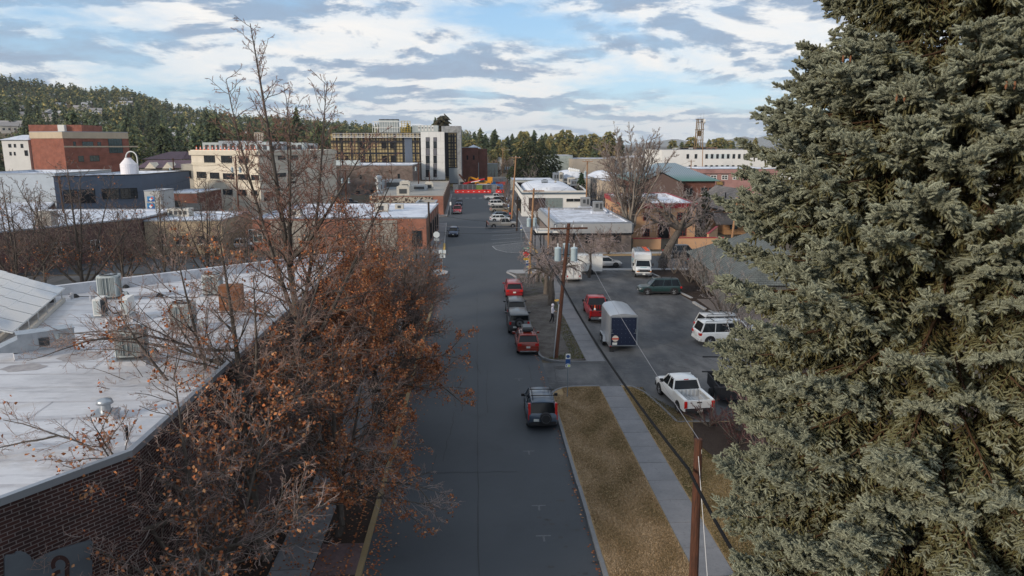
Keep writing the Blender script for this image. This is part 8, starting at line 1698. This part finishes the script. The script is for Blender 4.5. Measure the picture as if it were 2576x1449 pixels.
for px, tp, k, Y in ((1168, 347, 1, 450), (1180, 344, 0, 470), (1186, 350, 2, 440), (1209, 326, 1, 430), (1222, 340, 0, 470), (1245, 329, 0, 440), (1262, 350, 2, 430), (1277, 345, 0, 450), (1289, 340, 0, 470), (1299, 348, 1, 450), (1303, 345, 0, 440), (1315, 329, 2, 430), (1329, 342, 3, 440), (1343, 331, 0, 480), (1356, 350, 3, 450), (1372, 338, 1, 470), (1380, 345, 3, 430), (1362, 342, 0, 450), (1402, 335, 2, 460), (1420, 325, 2, 430), (1434, 330, 3, 440), (1449, 343, 0, 470), (1466, 338, 2, 450), (1477, 350, 3, 430), (1489, 335, 2, 460), (1500, 346, 3, 440), (1512, 343, 2, 450), (1524, 347, 0, 470), (1410, 360, 3, 400), (1430, 368, 3, 390), (1495, 365, 0, 400), (1470, 372, 2, 380), (1240, 375, 2, 400), (1270, 372, 3, 410), (1310, 370, 2, 400), (1350, 372, 0, 400), (1392, 362, 0, 400), (1200, 365, 2, 410), (1540, 350, 3, 500), (1558, 344, 0, 430), (1530, 330, 2, 430), (1690, 352, 2, 480), (1712, 358, 0, 520), (1738, 343, 2, 380), (1745, 356, 3, 420), (1730, 358, 1, 450), (1778, 357, 3, 460), (1797, 348, 2, 400), (1809, 345, 2, 400), (1780, 352, 0, 500), (1826, 352, 2, 480), (1862, 350, 0, 470), (1872, 352, 0, 520), (1895, 348, 3, 460), (1840, 356, 0, 560), (1215, 352, 3, 500), (1255, 352, 1, 520), (1337, 352, 2, 520), (1440, 352, 0, 520)): cdup(px, Y, tp, k)
x, y = XY(1346, 290); conifer('juniper_tree', 'big round dark juniper by the far street lot', (x, y, 0), HZ(1346, 355, 290), 9.5, 2600, [(.028, .038, .018), (.045, .05, .022), (.035, .045, .02)], 'round', 9, leafs=.8)
x, y = XY(1462, 185, 470); conifer('spruce_sapling', 'small dark green spruce beside the arched warehouse', (x, y, 0), HZ(1462, 436, 185), 1.9, 900, [(.03, .05, .025)], 'fir', 10)
x, y = XY(1114, 335); conifer('pine_tree', 'dark ragged pine rising behind the construction block roof', (x, y, 0), HZ(1114, 293, 335), 4.6, 1300, [(.05, .045, .03), (.07, .06, .035)], 'pine', 12)
x, y = XY(1782, 130, 520); conifer('column_cypress', 'narrow dark green column cypress between the orange building and tudor house', (x-.6, y, 0), 8.2, .9, 900, [(.035, .045, .02)], 'round', 13, leafs=.5); x, y = P(1577, 600); 
# far bare trees and town behind: brownish crowns
fb = shrub_proto(131, 11, 9, 'bare_tree', 'brown leafless tree in the flat town before the horizon', 'tree', 'leafless trees in the flat town', (*XY(1255, 370), 0), .5, .09, ((.22, .16, .12), (.24, .18, .14), (.26, .20, .155)))
for i in range(88):
    px = rnd.choice([rnd.uniform(1160, 1345), rnd.uniform(1160, 1560), rnd.uniform(1680, 1960), rnd.uniform(1225, 1340)]); Y = rnd.choice([rnd.uniform(360, 480), rnd.uniform(440, 700)]); s = rnd.uniform(.7, 1.25)
    dup(fb, (*XY(px, Y), 0), rnd.uniform(0, 6), scale=(s, s, s*rnd.uniform(.85, 1.1)))
hs = []
def house_proto(c, rc, label, loc):
    t = thing('far_house', label, 'house', loc, 0, 'small houses scattered far beyond the town'); b = MB(); b.box((0, 0, 2), (11, 8, 4.4)); b.build('wall', mat('hw_%g' % c[0], c, rough=.9), t); b = MB(); b.mesh([(-6, -4.6, 4.1), (6, -4.6, 4.1), (6, 4.6, 4.1), (-6, 4.6, 4.1), (-6, 0, 6.4), (6, 0, 6.4)], [(0, 1, 5, 4), (2, 3, 4, 5), (1, 2, 5), (3, 0, 4), (3, 2, 1, 0)]); b.build('roof', mat('hr_%g' % rc[0], rc, rough=.8), t)
    b = MB(); 
    for x in (-3.4, 0, 3.4): b.box((x, -4.02, 2.2), (1.5, .1, 1.3))
    b.build('window', M_glass, t); return t
hs = [house_proto((.55, .52, .47), (.5, .5, .52), 'small pale house with whitish roof far beyond the town', (*XY(1610, 520), 0)), house_proto((.30, .27, .24), (.16, .15, .15), 'small brown grey house with dark roof far beyond the town', (*XY(1650, 560), 0)), house_proto((.42, .33, .26), (.62, .63, .66), 'small tan house with snowy roof far beyond the town', (*XY(1700, 600), 0))]
for i in range(46):
    px = rnd.choice([rnd.uniform(1160, 1600), rnd.uniform(1680, 1960), rnd.uniform(1160, 1960)]); Y = rnd.uniform(480, 1100); dup(rnd.choice(hs), (*XY(px, Y), 0), rnd.uniform(-.6, .6), scale=(rnd.uniform(.8, 2.2), 1, rnd.uniform(.8, 1.1)))
# ---- the wooded hill on the left
prof = [(-900, 190), (-300, 196), (0, 214), (60, 222), (120, 232), (200, 240), (270, 248), (325, 248), (370, 258), (400, 272), (470, 293), (560, 308), (640, 318), (760, 324), (850, 331), (950, 340), (1060, 350), (1180, 360), (1320, 366)]
def ridge(px):
    for (a, c), (e, f) in zip(prof, prof[1:]):
        if a <= px <= e: return c+(f-c)*(px-a)/(e-a)
    return 366
YR, Y0 = 1250., 300.
def hillz(px, Y):
    h = max(0., HZ(px, ridge(px), YR)); t = (Y-Y0)/(YR-Y0)
    if t <= 0: return 0.
    if t > 1: return h*max(0, 1-(t-1)*1.5)
    return h*(t**1.35)*(1+.06*math.sin(px*.02+Y*.011)*(1-t))
pxs = np.linspace(-900, 1320, 90); Ys = list(np.linspace(Y0, YR, 26))+[1400, 1700, 2100]; V = []
for Y in Ys:
    for px in pxs: x, y = XY(px, Y, 365); V.append((x, y, hillz(px, Y)-.04))
W_ = len(pxs); b = MB(); b.mesh(V, [(j*W_+i, j*W_+i+1, (j+1)*W_+i+1, (j+1)*W_+i) for j in range(len(Ys)-1) for i in range(W_-1)]); tag(b.build('hill', two('hill_ground', [((.22, .17, .13), .02, .4, .6, .8), ((.10, .09, .06), .06, .45, .65, .7)], (.16, .13, .10), rough=1, spec=.05), smooth=True), kind='structure')
GH = 'conifers on the wooded hill'
hp = [conifer('conifer_tree', 'dark green conifer standing on the wooded hill', (*XY(40, 700, 365), hillz(40, 700)), 21, 5.2, 420, GR, 'fir', 21, GH), conifer('conifer_tree', 'dark green conifer standing on the wooded hill', (*XY(250, 620, 365), hillz(250, 620)), 20, 5.2, 420, GR+[(.06, .07, .035)], 'fir', 22, GH), conifer('pine_tree', 'olive green pine standing on the wooded hill', (*XY(420, 560, 365), hillz(420, 560)), 19, 5.4, 420, GY[2:]+GR, 'pine', 23, GH)]
for i in range(285):
    px = rnd.uniform(-30, 1130); t_ = rnd.random()**1.25; Y = 285+t_*520 if px < 850 else 330+t_*400; z = hillz(px, Y) if Y > Y0 else 0
    s = rnd.uniform(.6, 1.2)*(1.12 if rnd.random() < .2 else 1); dup(rnd.choice(hp), (*XY(px, Y, 365), z), rnd.uniform(0, 6), scale=(s, s, s*rnd.uniform(.9, 1.25)))
VV, FF, CC = [], [], []; off = 0
tm = [conifer_mesh(40+k, 18, 4.6, 60, (GR+[(.05, .062, .03)], GR+GY, GY+GR, GR)[k], ('fir', 'fir', 'pine', 'fir')[k], 1.9) for k in range(4)]
for i in range(4300):
    px = rnd.uniform(-120, 1180); Y = 520+rnd.random()**.8*780; z = hillz(px, Y)
    dens = math.sin(px*.031+Y*.02)+math.sin(px*.013-Y*.013)+rnd.uniform(-1.1, 1.3)
    if dens < .0 and Y < 1150: continue
    x, y = XY(px, Y, 365); v, f, c = tm[rnd.randrange(4)]; s = rnd.uniform(.55, 1.15); a = rnd.uniform(0, 6.28); R2 = np.array([[math.cos(a), -math.sin(a), 0], [math.sin(a), math.cos(a), 0], [0, 0, rnd.uniform(.9, 1.2)]])
    VV.append((v*s)@R2.T+np.array([x, y, z])); FF.append(f+off); CC.append(c*rnd.uniform(.75, 1.25)); off += len(v)
tag(npmesh('hill_forest', np.concatenate(VV), np.concatenate(FF), M_fir, colr=np.concatenate(CC)), 'dense far conifer forest covering the upper slopes of the hill', 'forest', kind='stuff')
hh2 = [house_proto((.50, .47, .42), (.26, .25, .25), 'pale house with grey roof among the trees on the hill', (*XY(60, 900, 365), hillz(60, 900))), house_proto((.20, .17, .15), (.34, .34, .35), 'dark house with light roof among the trees on the hill', (*XY(300, 820, 365), hillz(300, 820)))]
for h_ in hh2: h_['group'] = 'houses on the wooded hill'
for i in range(130):
    px = rnd.uniform(-10, 1000); Y = rnd.uniform(420, 1180); dup(rnd.choice(hh2), (*XY(px, Y, 365), hillz(px, Y)+6), rnd.uniform(-1, 1), scale=(rnd.uniform(.8, 1.6), rnd.uniform(.8, 1.2), rnd.uniform(.9, 1.4)))
gt = [(.22, .18, .15), (.25, .20, .17)]
for i in range(130):
    px = rnd.uniform(0, 1000); Y = rnd.uniform(300, 1000); s = rnd.uniform(.9, 1.6); o = dup(fb, (*XY(px, Y, 365), hillz(px, Y)), rnd.uniform(0, 6), scale=(s, s, s), label='brown grey leafless tree between conifers at the foot of the hill', group='leafless trees at the foot of the hill')
# condominium blocks on the lower slope
for k, (px0, px1, Y, y0, y1) in enumerate(((645, 662, 500, 333, 357), (665, 690, 490, 332, 358))):
    t, pl = building('condominium', ('tan narrow block on the lower hill slope, left of two', 'tan ribbed block on the lower hill slope, right of two')[k], 'building', [XY(px0, Y), XY(px1, Y), (XY(px1, Y)[0], Y+10), (XY(px0, Y)[0], Y+10)], HZ(px0, y0, Y), M_stucco('condo_tan', (.42, .33, .24)), M_groof, par=.3)
    b = MB(); 
    for i in range(4): strip(b, pl[0], pl[1], .6+i*1.5, 1.1+i*1.5, 2, HZ(px0, y0, Y)-.6, -.02, .6, 0)
    b.build('balcony_fin', M_offw, t)
# far mountains
def mountain(name, label, Y, pts, m):
    V = []; 
    for px, py in pts: a = AY(px, py, Y); V.append((a[0], a[1], a[2]))
    n = len(V); base = [(x, y-900, -.04) for x, y, z in V]; back_ = [(x, y+1500, -.04) for x, y, z in V]; mid = [(x+random.Random(i).uniform(-60, 60), y-450, z*random.Random(i*3).uniform(.35, .62)) for i, (x, y, z) in enumerate(V)]
    b = MB(); b.mesh(V+base+back_+mid, [(i+n*3, i+1+n*3, i+1, i) for i in range(n-1)]+[(n+i, n+i+1, i+1+n*3, i+n*3) for i in range(n-1)]+[(i, i+1, 2*n+i+1, 2*n+i) for i in range(n-1)]); o = b.build(name, m, smooth=True); return tag(o, kind='structure')
Mm = two('mountain_rock', [((.14, .13, .10), .0006, .4, .6, .8), ((.26, .22, .18), .002, .5, .65, .6)], (.10, .11, .09), rough=1)
mountain('mountains', '', 9000, [(1560, 366), (1600, 362), (1640, 357), (1665, 354), (1690, 350), (1706, 350), (1720, 356), (1738, 361), (1760, 358), (1790, 360), (1812, 359), (1826, 350), (1840, 352), (1855, 346), (1872, 343), (1885, 346), (1900, 348), (1920, 343), (1960, 335), (2000, 345), (2080, 352), (2200, 356), (2300, 366)], Mm)
mountain('mountains', '', 8200, [(1120, 366), (1190, 360), (1214, 350), (1226, 346), (1236, 345), (1248, 348), (1262, 356), (1300, 359), (1360, 356), (1430, 352), (1470, 349), (1490, 352), (1520, 358), (1560, 366)], Mm)
# ---------------------------------------------------------------- the big blue spruce on the right
def spruce():
    rs = np.random.RandomState(5); X0, Y0_, H = 8.75, 12.6, 24.0
    t = thing('spruce_tree', 'huge blue spruce filling the right side of the view beside the sidewalk', 'tree', (X0, Y0_, .1))
    zs = [-0.1, 4, 9, 14, 19, 23.6]; rr = [.34, .30, .24, .17, .09, .02]
    V, F = tubes(np.array([[0, 0, zs[i], 0, 0, zs[i+1], rr[i], rr[i+1]] for i in range(5)]), 10); npmesh('trunk', V, F, M_bark, t, smooth=True)
    prof_z = [0.8, 3, 6, 9, 12, 14, 15.5, 16.5, 17.5, 18.5, 19.6, 21, 23.8]; prof_r = [2.9, 3.0, 3.15, 3.4, 3.8, 3.9, 3.7, 3.3, 2.85, 2.4, 1.95, 1.3, .1]
    B = []; TIPS = []; FP, FD, FS, FC = [], [], [], []      # woody segments; shoots: position, direction, size, age
    def nrm(v): return v/np.linalg.norm(v)
    up = np.array([0, 0, 1.])
    z = 1.0; k = 0
    cdir = math.atan2(-Y0_, -X0)
    while z < 23.6:
        R = np.interp(z, prof_z, prof_r); nb = 8 if R > 1 else 6; a0 = rs.uniform(0, 6.28)
        for j in range(nb):
            a = a0+2*math.pi*j/nb+rs.normal(0, .12); facing = math.cos(a-cdir); L_ = R*(rs.uniform(.80, 1.10) if z < 15 else rs.uniform(.93, 1.08))
            if facing < -.35 and rs.rand() < .5: continue
            h = np.array([math.cos(a), math.sin(a), 0]); tilt = .42 if z > 18 else (.12 if z > 13 else -.02); n = 12; P_ = [np.array([0, 0, z+rs.normal(0, .08)])]; D_ = []
            for i in range(n):
                f = i/n; sl = tilt-.42*math.sin(f*2.6)+.75*f**3; d = nrm(h+up*sl+rs.normal(0, .03, 3)); P_.append(P_[-1]+d*L_/n*1.05); D_.append(d)
            for i in range(n): B.append([*P_[i], *P_[i+1], .03*(1-i/n)+.006, .03*(1-(i+1)/n)+.006])
            sidev = np.cross(D_[5], up); sidev = nrm(sidev)
            # side branchlets: outer part dense
            m = int(9+L_*5.6) if facing > -.35 else int(4+L_*3)
            for q in range(m):
                f = 1-.74*((q+rs.rand())/m)**1.0; i = min(n-1, int(f*n)); p0 = P_[i]+(P_[i+1]-P_[i])*(f*n-i); sg = 1 if q % 2 else -1
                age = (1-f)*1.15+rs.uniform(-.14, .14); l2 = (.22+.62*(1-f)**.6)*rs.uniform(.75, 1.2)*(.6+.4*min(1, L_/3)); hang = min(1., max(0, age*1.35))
                d2 = nrm(D_[i]*.75+sidev*sg*rs.uniform(.6, .95)-up*(.10+.85*hang)+rs.normal(0, .08, 3)); ns = 5; pp = p0.copy(); dd = d2
                for s in range(ns):
                    dd = nrm(dd+up*(.06-.16*hang)+rs.normal(0, .04, 3)); p1 = pp+dd*l2/ns; B.append([*pp, *p1, .009-.001*s, .008-.001*s])
                    sv = nrm(np.cross(dd, up)+1e-6)
                    for s2 in (1, -1):
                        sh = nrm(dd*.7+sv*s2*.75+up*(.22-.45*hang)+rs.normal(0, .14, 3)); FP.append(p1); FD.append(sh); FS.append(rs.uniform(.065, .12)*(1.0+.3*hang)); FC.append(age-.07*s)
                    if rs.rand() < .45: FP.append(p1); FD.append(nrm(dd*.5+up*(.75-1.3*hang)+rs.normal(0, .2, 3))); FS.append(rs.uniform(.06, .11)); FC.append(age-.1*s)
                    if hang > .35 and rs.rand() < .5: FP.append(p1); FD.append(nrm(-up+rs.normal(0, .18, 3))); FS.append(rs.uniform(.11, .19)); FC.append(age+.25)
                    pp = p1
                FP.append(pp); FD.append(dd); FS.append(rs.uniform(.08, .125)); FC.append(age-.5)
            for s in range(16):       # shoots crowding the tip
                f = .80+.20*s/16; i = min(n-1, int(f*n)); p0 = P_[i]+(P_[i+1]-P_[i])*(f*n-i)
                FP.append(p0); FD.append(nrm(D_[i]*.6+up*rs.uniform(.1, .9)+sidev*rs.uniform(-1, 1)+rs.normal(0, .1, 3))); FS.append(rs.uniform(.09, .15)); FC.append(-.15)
            TIPS.append(P_[-1]); FP.append(P_[-1]); FD.append(D_[-1]); FS.append(.17); FC.append(-.2)
        z += .125 if z > 16.2 else (.19 if z > 6.5 else .27); k += 1
    FP, FD, FS, FC = np.array(FP), np.array(FD), np.array(FS), np.array(FC); kk = rs.rand(len(FP)) < .9; J = rs.normal(0, .035, (kk.sum(), 3)); D2 = FD[kk]+rs.normal(0, .33, (kk.sum(), 3)); D2 /= np.linalg.norm(D2, axis=1, keepdims=True)
    FP, FD, FS, FC = np.concatenate([FP, FP[kk]+J]), np.concatenate([FD, D2]), np.concatenate([FS, FS[kk]*.9]), np.concatenate([FC, FC[kk]]); N = len(FP)
    V, F = tubes(np.array(B), 4); npmesh('branches', V, F, mat('spruce_twig', (.10, .055, .028), c2=(.06, .035, .02), scale=2, rough=.9), t)
    # one shoot: a slim core bristling with needles
    nv = []; nf = []; nr = random.Random(2)
    for i in range(4):
        a = math.pi/2*i; nv += [(.115*math.cos(a), .115*math.sin(a), 0), (.10*math.cos(a), .10*math.sin(a), .93)]
    for i in range(4): nf.append((2*i, (2*i+2) % 8, (2*i+3) % 8)); nf.append((2*i, (2*i+3) % 8, 2*i+1))
    nn_ = 24
    for i in range(nn_):
        h = .02+.93*i/nn_; a = i*2.4; ln = .22*(1-.2*h); c, s = math.cos(a), math.sin(a); o = len(nv); w_ = .05
        nv += [(c*.04-s*w_, s*.04+c*w_, h-.02), (c*.04+s*w_, s*.04-c*w_, h-.02), (c*(.04+ln*.86), s*(.04+ln*.86), h+ln*.62)]; nf.append((o, o+1, o+2))
    nv += [(-.05, 0, .88), (.05, 0, .88), (0, 0, 1.1)]; o = len(nv)-3; nf.append((o, o+1, o+2))
    T_ = np.array(nv); TF = np.array(nf); A_ = np.cross(FD, np.array([.13, .21, 1.])); A_ /= np.linalg.norm(A_, axis=1, keepdims=True); Bv = np.cross(FD, A_); roll = rs.uniform(0, 6.28, N)[:, None]; A2 = A_*np.cos(roll)+Bv*np.sin(roll); B2 = -A_*np.sin(roll)+Bv*np.cos(roll)
    th = (.138*np.clip(1.08-.25*np.clip(FC, 0, 1), .7, 1.1))[:, None, None]   # thickness in metres, independent of the length
    V = FP[:, None]+A2[:, None]*T_[None, :, 0:1]*th+B2[:, None]*T_[None, :, 1:2]*th+FD[:, None]*T_[None, :, 2:3]*FS[:, None, None]
    F = (np.arange(N)*len(T_))[:, None, None]+TF[None]
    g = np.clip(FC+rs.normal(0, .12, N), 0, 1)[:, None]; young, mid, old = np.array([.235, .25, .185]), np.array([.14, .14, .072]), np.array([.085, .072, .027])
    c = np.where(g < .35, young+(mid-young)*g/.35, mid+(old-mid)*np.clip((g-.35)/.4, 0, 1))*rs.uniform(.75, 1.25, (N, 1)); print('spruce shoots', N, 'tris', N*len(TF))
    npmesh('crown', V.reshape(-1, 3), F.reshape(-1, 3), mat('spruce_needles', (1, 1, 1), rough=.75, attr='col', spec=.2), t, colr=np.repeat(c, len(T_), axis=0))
    # cones hanging near the top
    tp = [p_ for p_ in TIPS if 16.9 < p_[2] < 18.2 and p_[0] < -1.1 and p_[1] < .8]
    for i in range(6):
        q = tp[(i*5) % len(tp)]; b = MB(); b.lathe([(0, -.10), (.014, -.07), (.018, -.03), (.012, .015), (0, .02)], (0, 0, 0), 8); b.build('cone', mat('cone_brown', (.20, .09, .045), rough=.8), t, loc=(q[0]+.04*i-.1, q[1]-.03, q[2]-.10))
spruce()
# ---------------------------------------------------------------- equipment on the near white roof
def roofP(px, py): x, y = P(px, py, DK); return x, y
GA_ = 'tall round cornered condensers on the near white roof'
def condenser(label, px, py, s=1., rz=.2, hgt=1.0):
    x, y = roofP(px, py); t = thing('air_conditioner', label, 'air conditioner', (x, y, DK), rz); w_ = .46*s; b = MB(); b.box((0, 0, .10), (1.25*s, 1.25*s, .2)); b.build('curb', M_sheet, t); b = MB(); b.box((0, 0, .215), (1.3*s, 1.3*s, .03)); b.build('pan', M_galv, t)
    def rsq(r, n=24): return [(w_*r*math.copysign(abs(math.cos(2*math.pi*k/n))**.5, math.cos(2*math.pi*k/n)), w_*r*math.copysign(abs(math.sin(2*math.pi*k/n))**.5, math.sin(2*math.pi*k/n))) for k in range(n)]
    b = MB(); b.prism(rsq(1.02), .23, .31, 0); b.build('base', M_unitd, t)
    H = hgt; b = MB(); b.prism(rsq(.955), .31, .31+H, 0); b.build('coil', mat('coil_grey', (.16, .185, .19), rough=.6), t)
    b = MB(); pr = rsq(1.0, 56)
    for k in range(56): b.box((pr[k][0], pr[k][1], .31+H/2), (.022, .022, H-.06), rz=0)
    for k in range(0, 56, 14):
        kk = k+7; b.box((pr[kk % 56][0], pr[kk % 56][1], .31+H/2), (.09, .09, H-.04), rz=.78)
    b.prism(rsq(1.03), .31+H-.07, .31+H+.03, 0); b.prism(rsq(1.02), .31, .36, 0); b.build('louvre', M_unit, t)
    b = MB(); b.lathe([(w_*.86, .0), (w_*.84, .05), (w_*.72, .06), (w_*.70, .012), (0, .012)], (0, 0, .31+H+.03), 22, caps=False); b.build('fan_ring', M_unitd, t)
    b = MB(); 
    for k in range(5): a = k*1.257; b.box((math.cos(a)*w_*.34, math.sin(a)*w_*.34, .31+H+.055), (w_*.6, .10, .01), rz=a, rx=.25)
    b.lathe([(0, 0), (.09, 0), (.09, .02), (0, .02)], (0, 0, .31+H+.06), 10); b.build('fan', M_galv, t)
    b = MB(); b.path([(w_*.9, .2, .5), (w_+.25, .25, .42), (w_+.42, .3, .1)], .025, 6); b.build('hose', M_trim, t); b = MB(); b.box((w_+.32, -.2, .28), (.14, .16, .55)); b.build('disconnect_box', M_unit, t); return t
condenser('grey louvred condenser standing at the back edge of the near white roof', 280, 757, 1.12, .15, 1.12)
condenser('grey louvred condenser nearest the camera on the near white roof', 336, 908, 1.12, .1, 1.02)
condenser('grey louvred condenser right of the nearest one, behind thin branches', 464, 832, 1.1, .1, 1.0)
condenser('grey louvred condenser farthest to the right behind the oak trunks', 538, 748, 1.05, .1, 1.0)
x, y = roofP(290, 806); t = thing('mini_split', 'pair of white slim condensers facing each other on one curb', 'air conditioner', (x, y, DK), .12); b = MB(); b.box((0, 0, .14), (1.9, .9, .28)); b.build('curb', M_sheet, t); b = MB(); b.box((0, 0, .30), (2.0, 1.0, .05)); b.build('pan', M_galv, t)
for sx in (-1, 1):
    b = MB(); b.box((sx*.62, .05, .75), (.34, .95, .82)); o = b.build('body', M_wst, t); b = MB(); b.box((sx*.44, .05, .75), (.03, .8, .7)); b.build('grille', M_unitd, o); b = MB(); b.box((sx*.62, -.44, .75), (.24, .02, .66)); b.build('side_panel', M_unit, o)
b = MB(); b.path([(-.4, 0, .9), (-.1, -.2, .55), (.1, -.3, .4), (.4, 0, .45)], .035, 6); b.build('hose', M_trim, t)
# long galvanised make-up air unit with a sloped hood
x, y = roofP(108, 893); t = thing('air_handler', 'long galvanised rooftop air handler with a sloping intake hood at its left end', 'air handler', (x, y, DK), .62); t.scale = (.72,)*3; b = MB(); b.box((.1, 0, .2), (2.9, .9, .4)); b.build('curb', M_sheet, t); b = MB(); b.box((.25, 0, .93), (2.7, 1.0, 1.0)); b.box((.25, 0, 1.45), (2.8, 1.1, .04)); b.build('body', M_galv, t)
b = MB(); b.mesh([(-1.1, -.5, .45), (-1.1, .5, .45), (-1.1, .5, 1.2), (-1.1, -.5, 1.2), (-2.3, -.5, .62), (-2.3, .5, .62), (-2.3, .5, .72), (-2.3, -.5, .72)], [(3, 7, 6, 2), (0, 4, 7, 3), (1, 2, 6, 5), (4, 5, 6, 7), (0, 1, 5, 4)]); b.build('intake_hood', M_galv, t)
b = MB(); b.box((.1, -.56, .95), (.5, .12, .3)); b.box((.1, -.6, .72), (.5, .1, .14)); b.build('louvre', M_unitd, t); b = MB(); b.box((.75, -.54, .95), (.16, .08, .5)); b.box((.95, -.54, 1.1), (.14, .08, .22)); b.build('switch_box', M_unit, t)
b = MB(); b.box((.25, -.52, .45), (2.75, .04, .06)); b.box((-.42, -.505, .95), (.02, .02, .95)); b.box((.55, -.505, .95), (.02, .02, .95)); b.box((1.1, -.505, .95), (.02, .02, .95)); b.build('seam', M_cap, t)
# round vent, short pipes, tie-down pads, crate
x, y = roofP(268, 1052); t = thing('roof_vent', 'shiny round capped vent on a square metal curb in front on the near white roof', 'vent', (x, y, DK), .1); b = MB(); b.box((0, 0, .08), (.62, .5, .16)); b.build('curb', M_sheet, t); b = MB(); b.box((0, 0, .20), (.68, .56, .08)); b.lathe([(.17, .24), (.15, .5)], (0, 0, 0), 18, caps=False); b.build('flashing', M_galv, t); b = MB(); b.lathe([(.15, .48), (.25, .50), (.21, .62), (.0, .68)], (0, 0, 0), 18, caps=False); b.build('cap', M_galv, t, smooth=True)
x, y = roofP(322, 1117); b = MB(); b.lathe([(.09, 0), (.045, .12), (.045, .14)], (x, y, DK), 12); b.tube((x, y, DK+.12), (x, y+.02, DK+.55), .04, n=10, m=1); tag(b.build('vent_pipe', [M_sheet, M_black]), 'short black vent pipe near the near roof corner', 'pipe')
for k, (px, py, lab) in enumerate(((317, 724, 'black pipe pad at the back edge right of the condenser'), (402, 745, 'black pipe pad in the middle behind the condensers'), (449, 705, 'black pipe pad farthest along the back edge'), (190, 748, 'black cable lump by the solar panels'))):
    x, y = roofP(px, py); b = MB(); b.lathe([(.22, 0), (.16, .10), (.05, .2), (0, .21)], (x, y, DK), 9); tag(b.build('pipe_pad', M_trim), lab, 'roof pad')
for k, (px, py, h_, lab) in enumerate(((182, 752, .35, 'short white stub pipe beside the solar panels'), (230, 757, .3, 'white bracket pipe left of the back condenser'), (272, 822, .4, 'white stub pipe in front of the paired condensers'), (127, 760, .5, 'dark square vent box under the solar panel edge'))):
    x, y = roofP(px, py); b = MB(); b.lathe([(.08, 0), (.08, h_), (.0, h_)] if k < 3 else [(.24, 0), (.24, h_), (.3, h_), (0, h_+.05)], (x, y, DK), 10); tag(b.build('stub_pipe', M_sheet if k < 3 else M_unitd), lab, 'pipe')
a_, c_ = roofP(175, 749), roofP(520, 751); b = MB(); b.tube((a_[0], a_[1], DK+.07), (c_[0], c_[1], DK+.07), .022, n=6); tag(b.build('conduit', M_trim), 'thin dark conduit running across the back of the near white roof', 'conduit')
x, y = roofP(585, 778); boxthing('plywood_box', 'brown plywood sided box behind the oak trunks on the near white roof', 'box', (x, y, DK), (1.1, .8, 1.3), mat('plywood', (.22, .095, .045), rough=.9, c2=(.16, .07, .035), scale=3), rz=.1)
# rows of tilted solar panels
def pvmat():
    m = bpy.data.materials.new('solar_glass'); m.use_nodes = True; b_ = m.node_tree.nodes['Principled BSDF']; b_.inputs['Base Color'].default_value = (.03, .035, .06, 1); b_.inputs['Roughness'].default_value = .04; b_.inputs['Specular IOR Level'].default_value = 1.0; b_.inputs['Coat Weight'].default_value = 1.; b_.inputs['Coat Roughness'].default_value = .02; b_.inputs['Coat IOR'].default_value = 2.2; return m
PV = pvmat(); hz = DK+.75
tips = [(164, 725), (132, 717), (101, 709), (73, 700), (44, 692), (19, 684), (-6, 677)]
A0 = Vector((*P(164, 725, hz), hz)); E0 = Vector((*P(-60, 915, hz-.0), hz)); dl = (E0-A0).normalized()
for k, tp in enumerate(tips):
    A = Vector((*P(*tp, hz), hz)); t = thing('solar_row', ['tilted solar panel row nearest the camera on the near white roof', 'second tilted solar panel row', 'third tilted solar panel row', 'fourth tilted solar panel row', 'fifth tilted solar panel row', 'sixth tilted solar panel row, small tip in view', 'last tilted solar panel row at the frame edge'][k], 'solar panels', (0, 0, 0))
    side = Vector((-dl.y, dl.x, 0)); 
    if side.x > 0: side = -side
    lowv = side*1.02+Vector((0, 0, .40)); nn = dl.cross(lowv).normalized(); nn = nn if nn.z > 0 else -nn
    for j in range(6):
        a = A+dl*(j*1.68); c = a+dl*1.66; b = MB(); q4 = [a, c, c+lowv, a+lowv]
        if (q4[1]-q4[0]).cross(q4[2]-q4[0]).z < 0: q4 = q4[::-1]
        ins = [v+((q4[0]+q4[2])/2-v)*.05+nn*.012 for v in q4]; b.mesh(q4+[v-nn*.05 for v in q4], [(0, 1, 2, 3), (7, 6, 5, 4), (0, 4, 5, 1), (1, 5, 6, 2), (2, 6, 7, 3), (3, 7, 4, 0)]); o = b.build('panel_frame', M_wframe, t); b = MB(); b.face(ins); b.build('glass', PV, o)
    b = MB()
    for j in range(6):
        f_ = A+dl*(.5+j*1.68); b.tube(tuple(f_+lowv*.1-Vector((0, 0, .05))), (f_.x+lowv.x*.1, f_.y+lowv.y*.1, DK+.16), .025, n=4); b.tube(tuple(f_+lowv*.9-Vector((0, 0, .05))), (f_.x+lowv.x*.9, f_.y+lowv.y*.9, DK+.16), .025, n=4)
    b.build('leg', M_galv, t)
    b = MB(); e_ = A+dl*5; m_ = e_+lowv*.15; b.box((m_.x, m_.y, DK+.12), (10.2, .16, .2), rz=math.atan2(dl.y, dl.x)); b.build('rail', M_offw, t)
# ---------------------------------------------------------------- the air between here and the mountains
b = MB(); b.box((0, 6000, 205), (26000, 15000, 412)); hz_ = b.build('haze', [])
m = bpy.data.materials.new('haze_air'); m.use_nodes = True; nt = m.node_tree; nt.nodes.clear(); o_ = nt.nodes.new('ShaderNodeOutputMaterial'); v_ = nt.nodes.new('ShaderNodeVolumePrincipled'); v_.inputs['Color'].default_value = (.80, .88, 1, 1); v_.inputs['Density'].default_value = .00006; nt.links.new(v_.outputs[0], o_.inputs['Volume'])
hz_.data.materials.append(m); tag(hz_, kind='stuff'); hz_['label'] = 'thin pale air haze over the whole town'
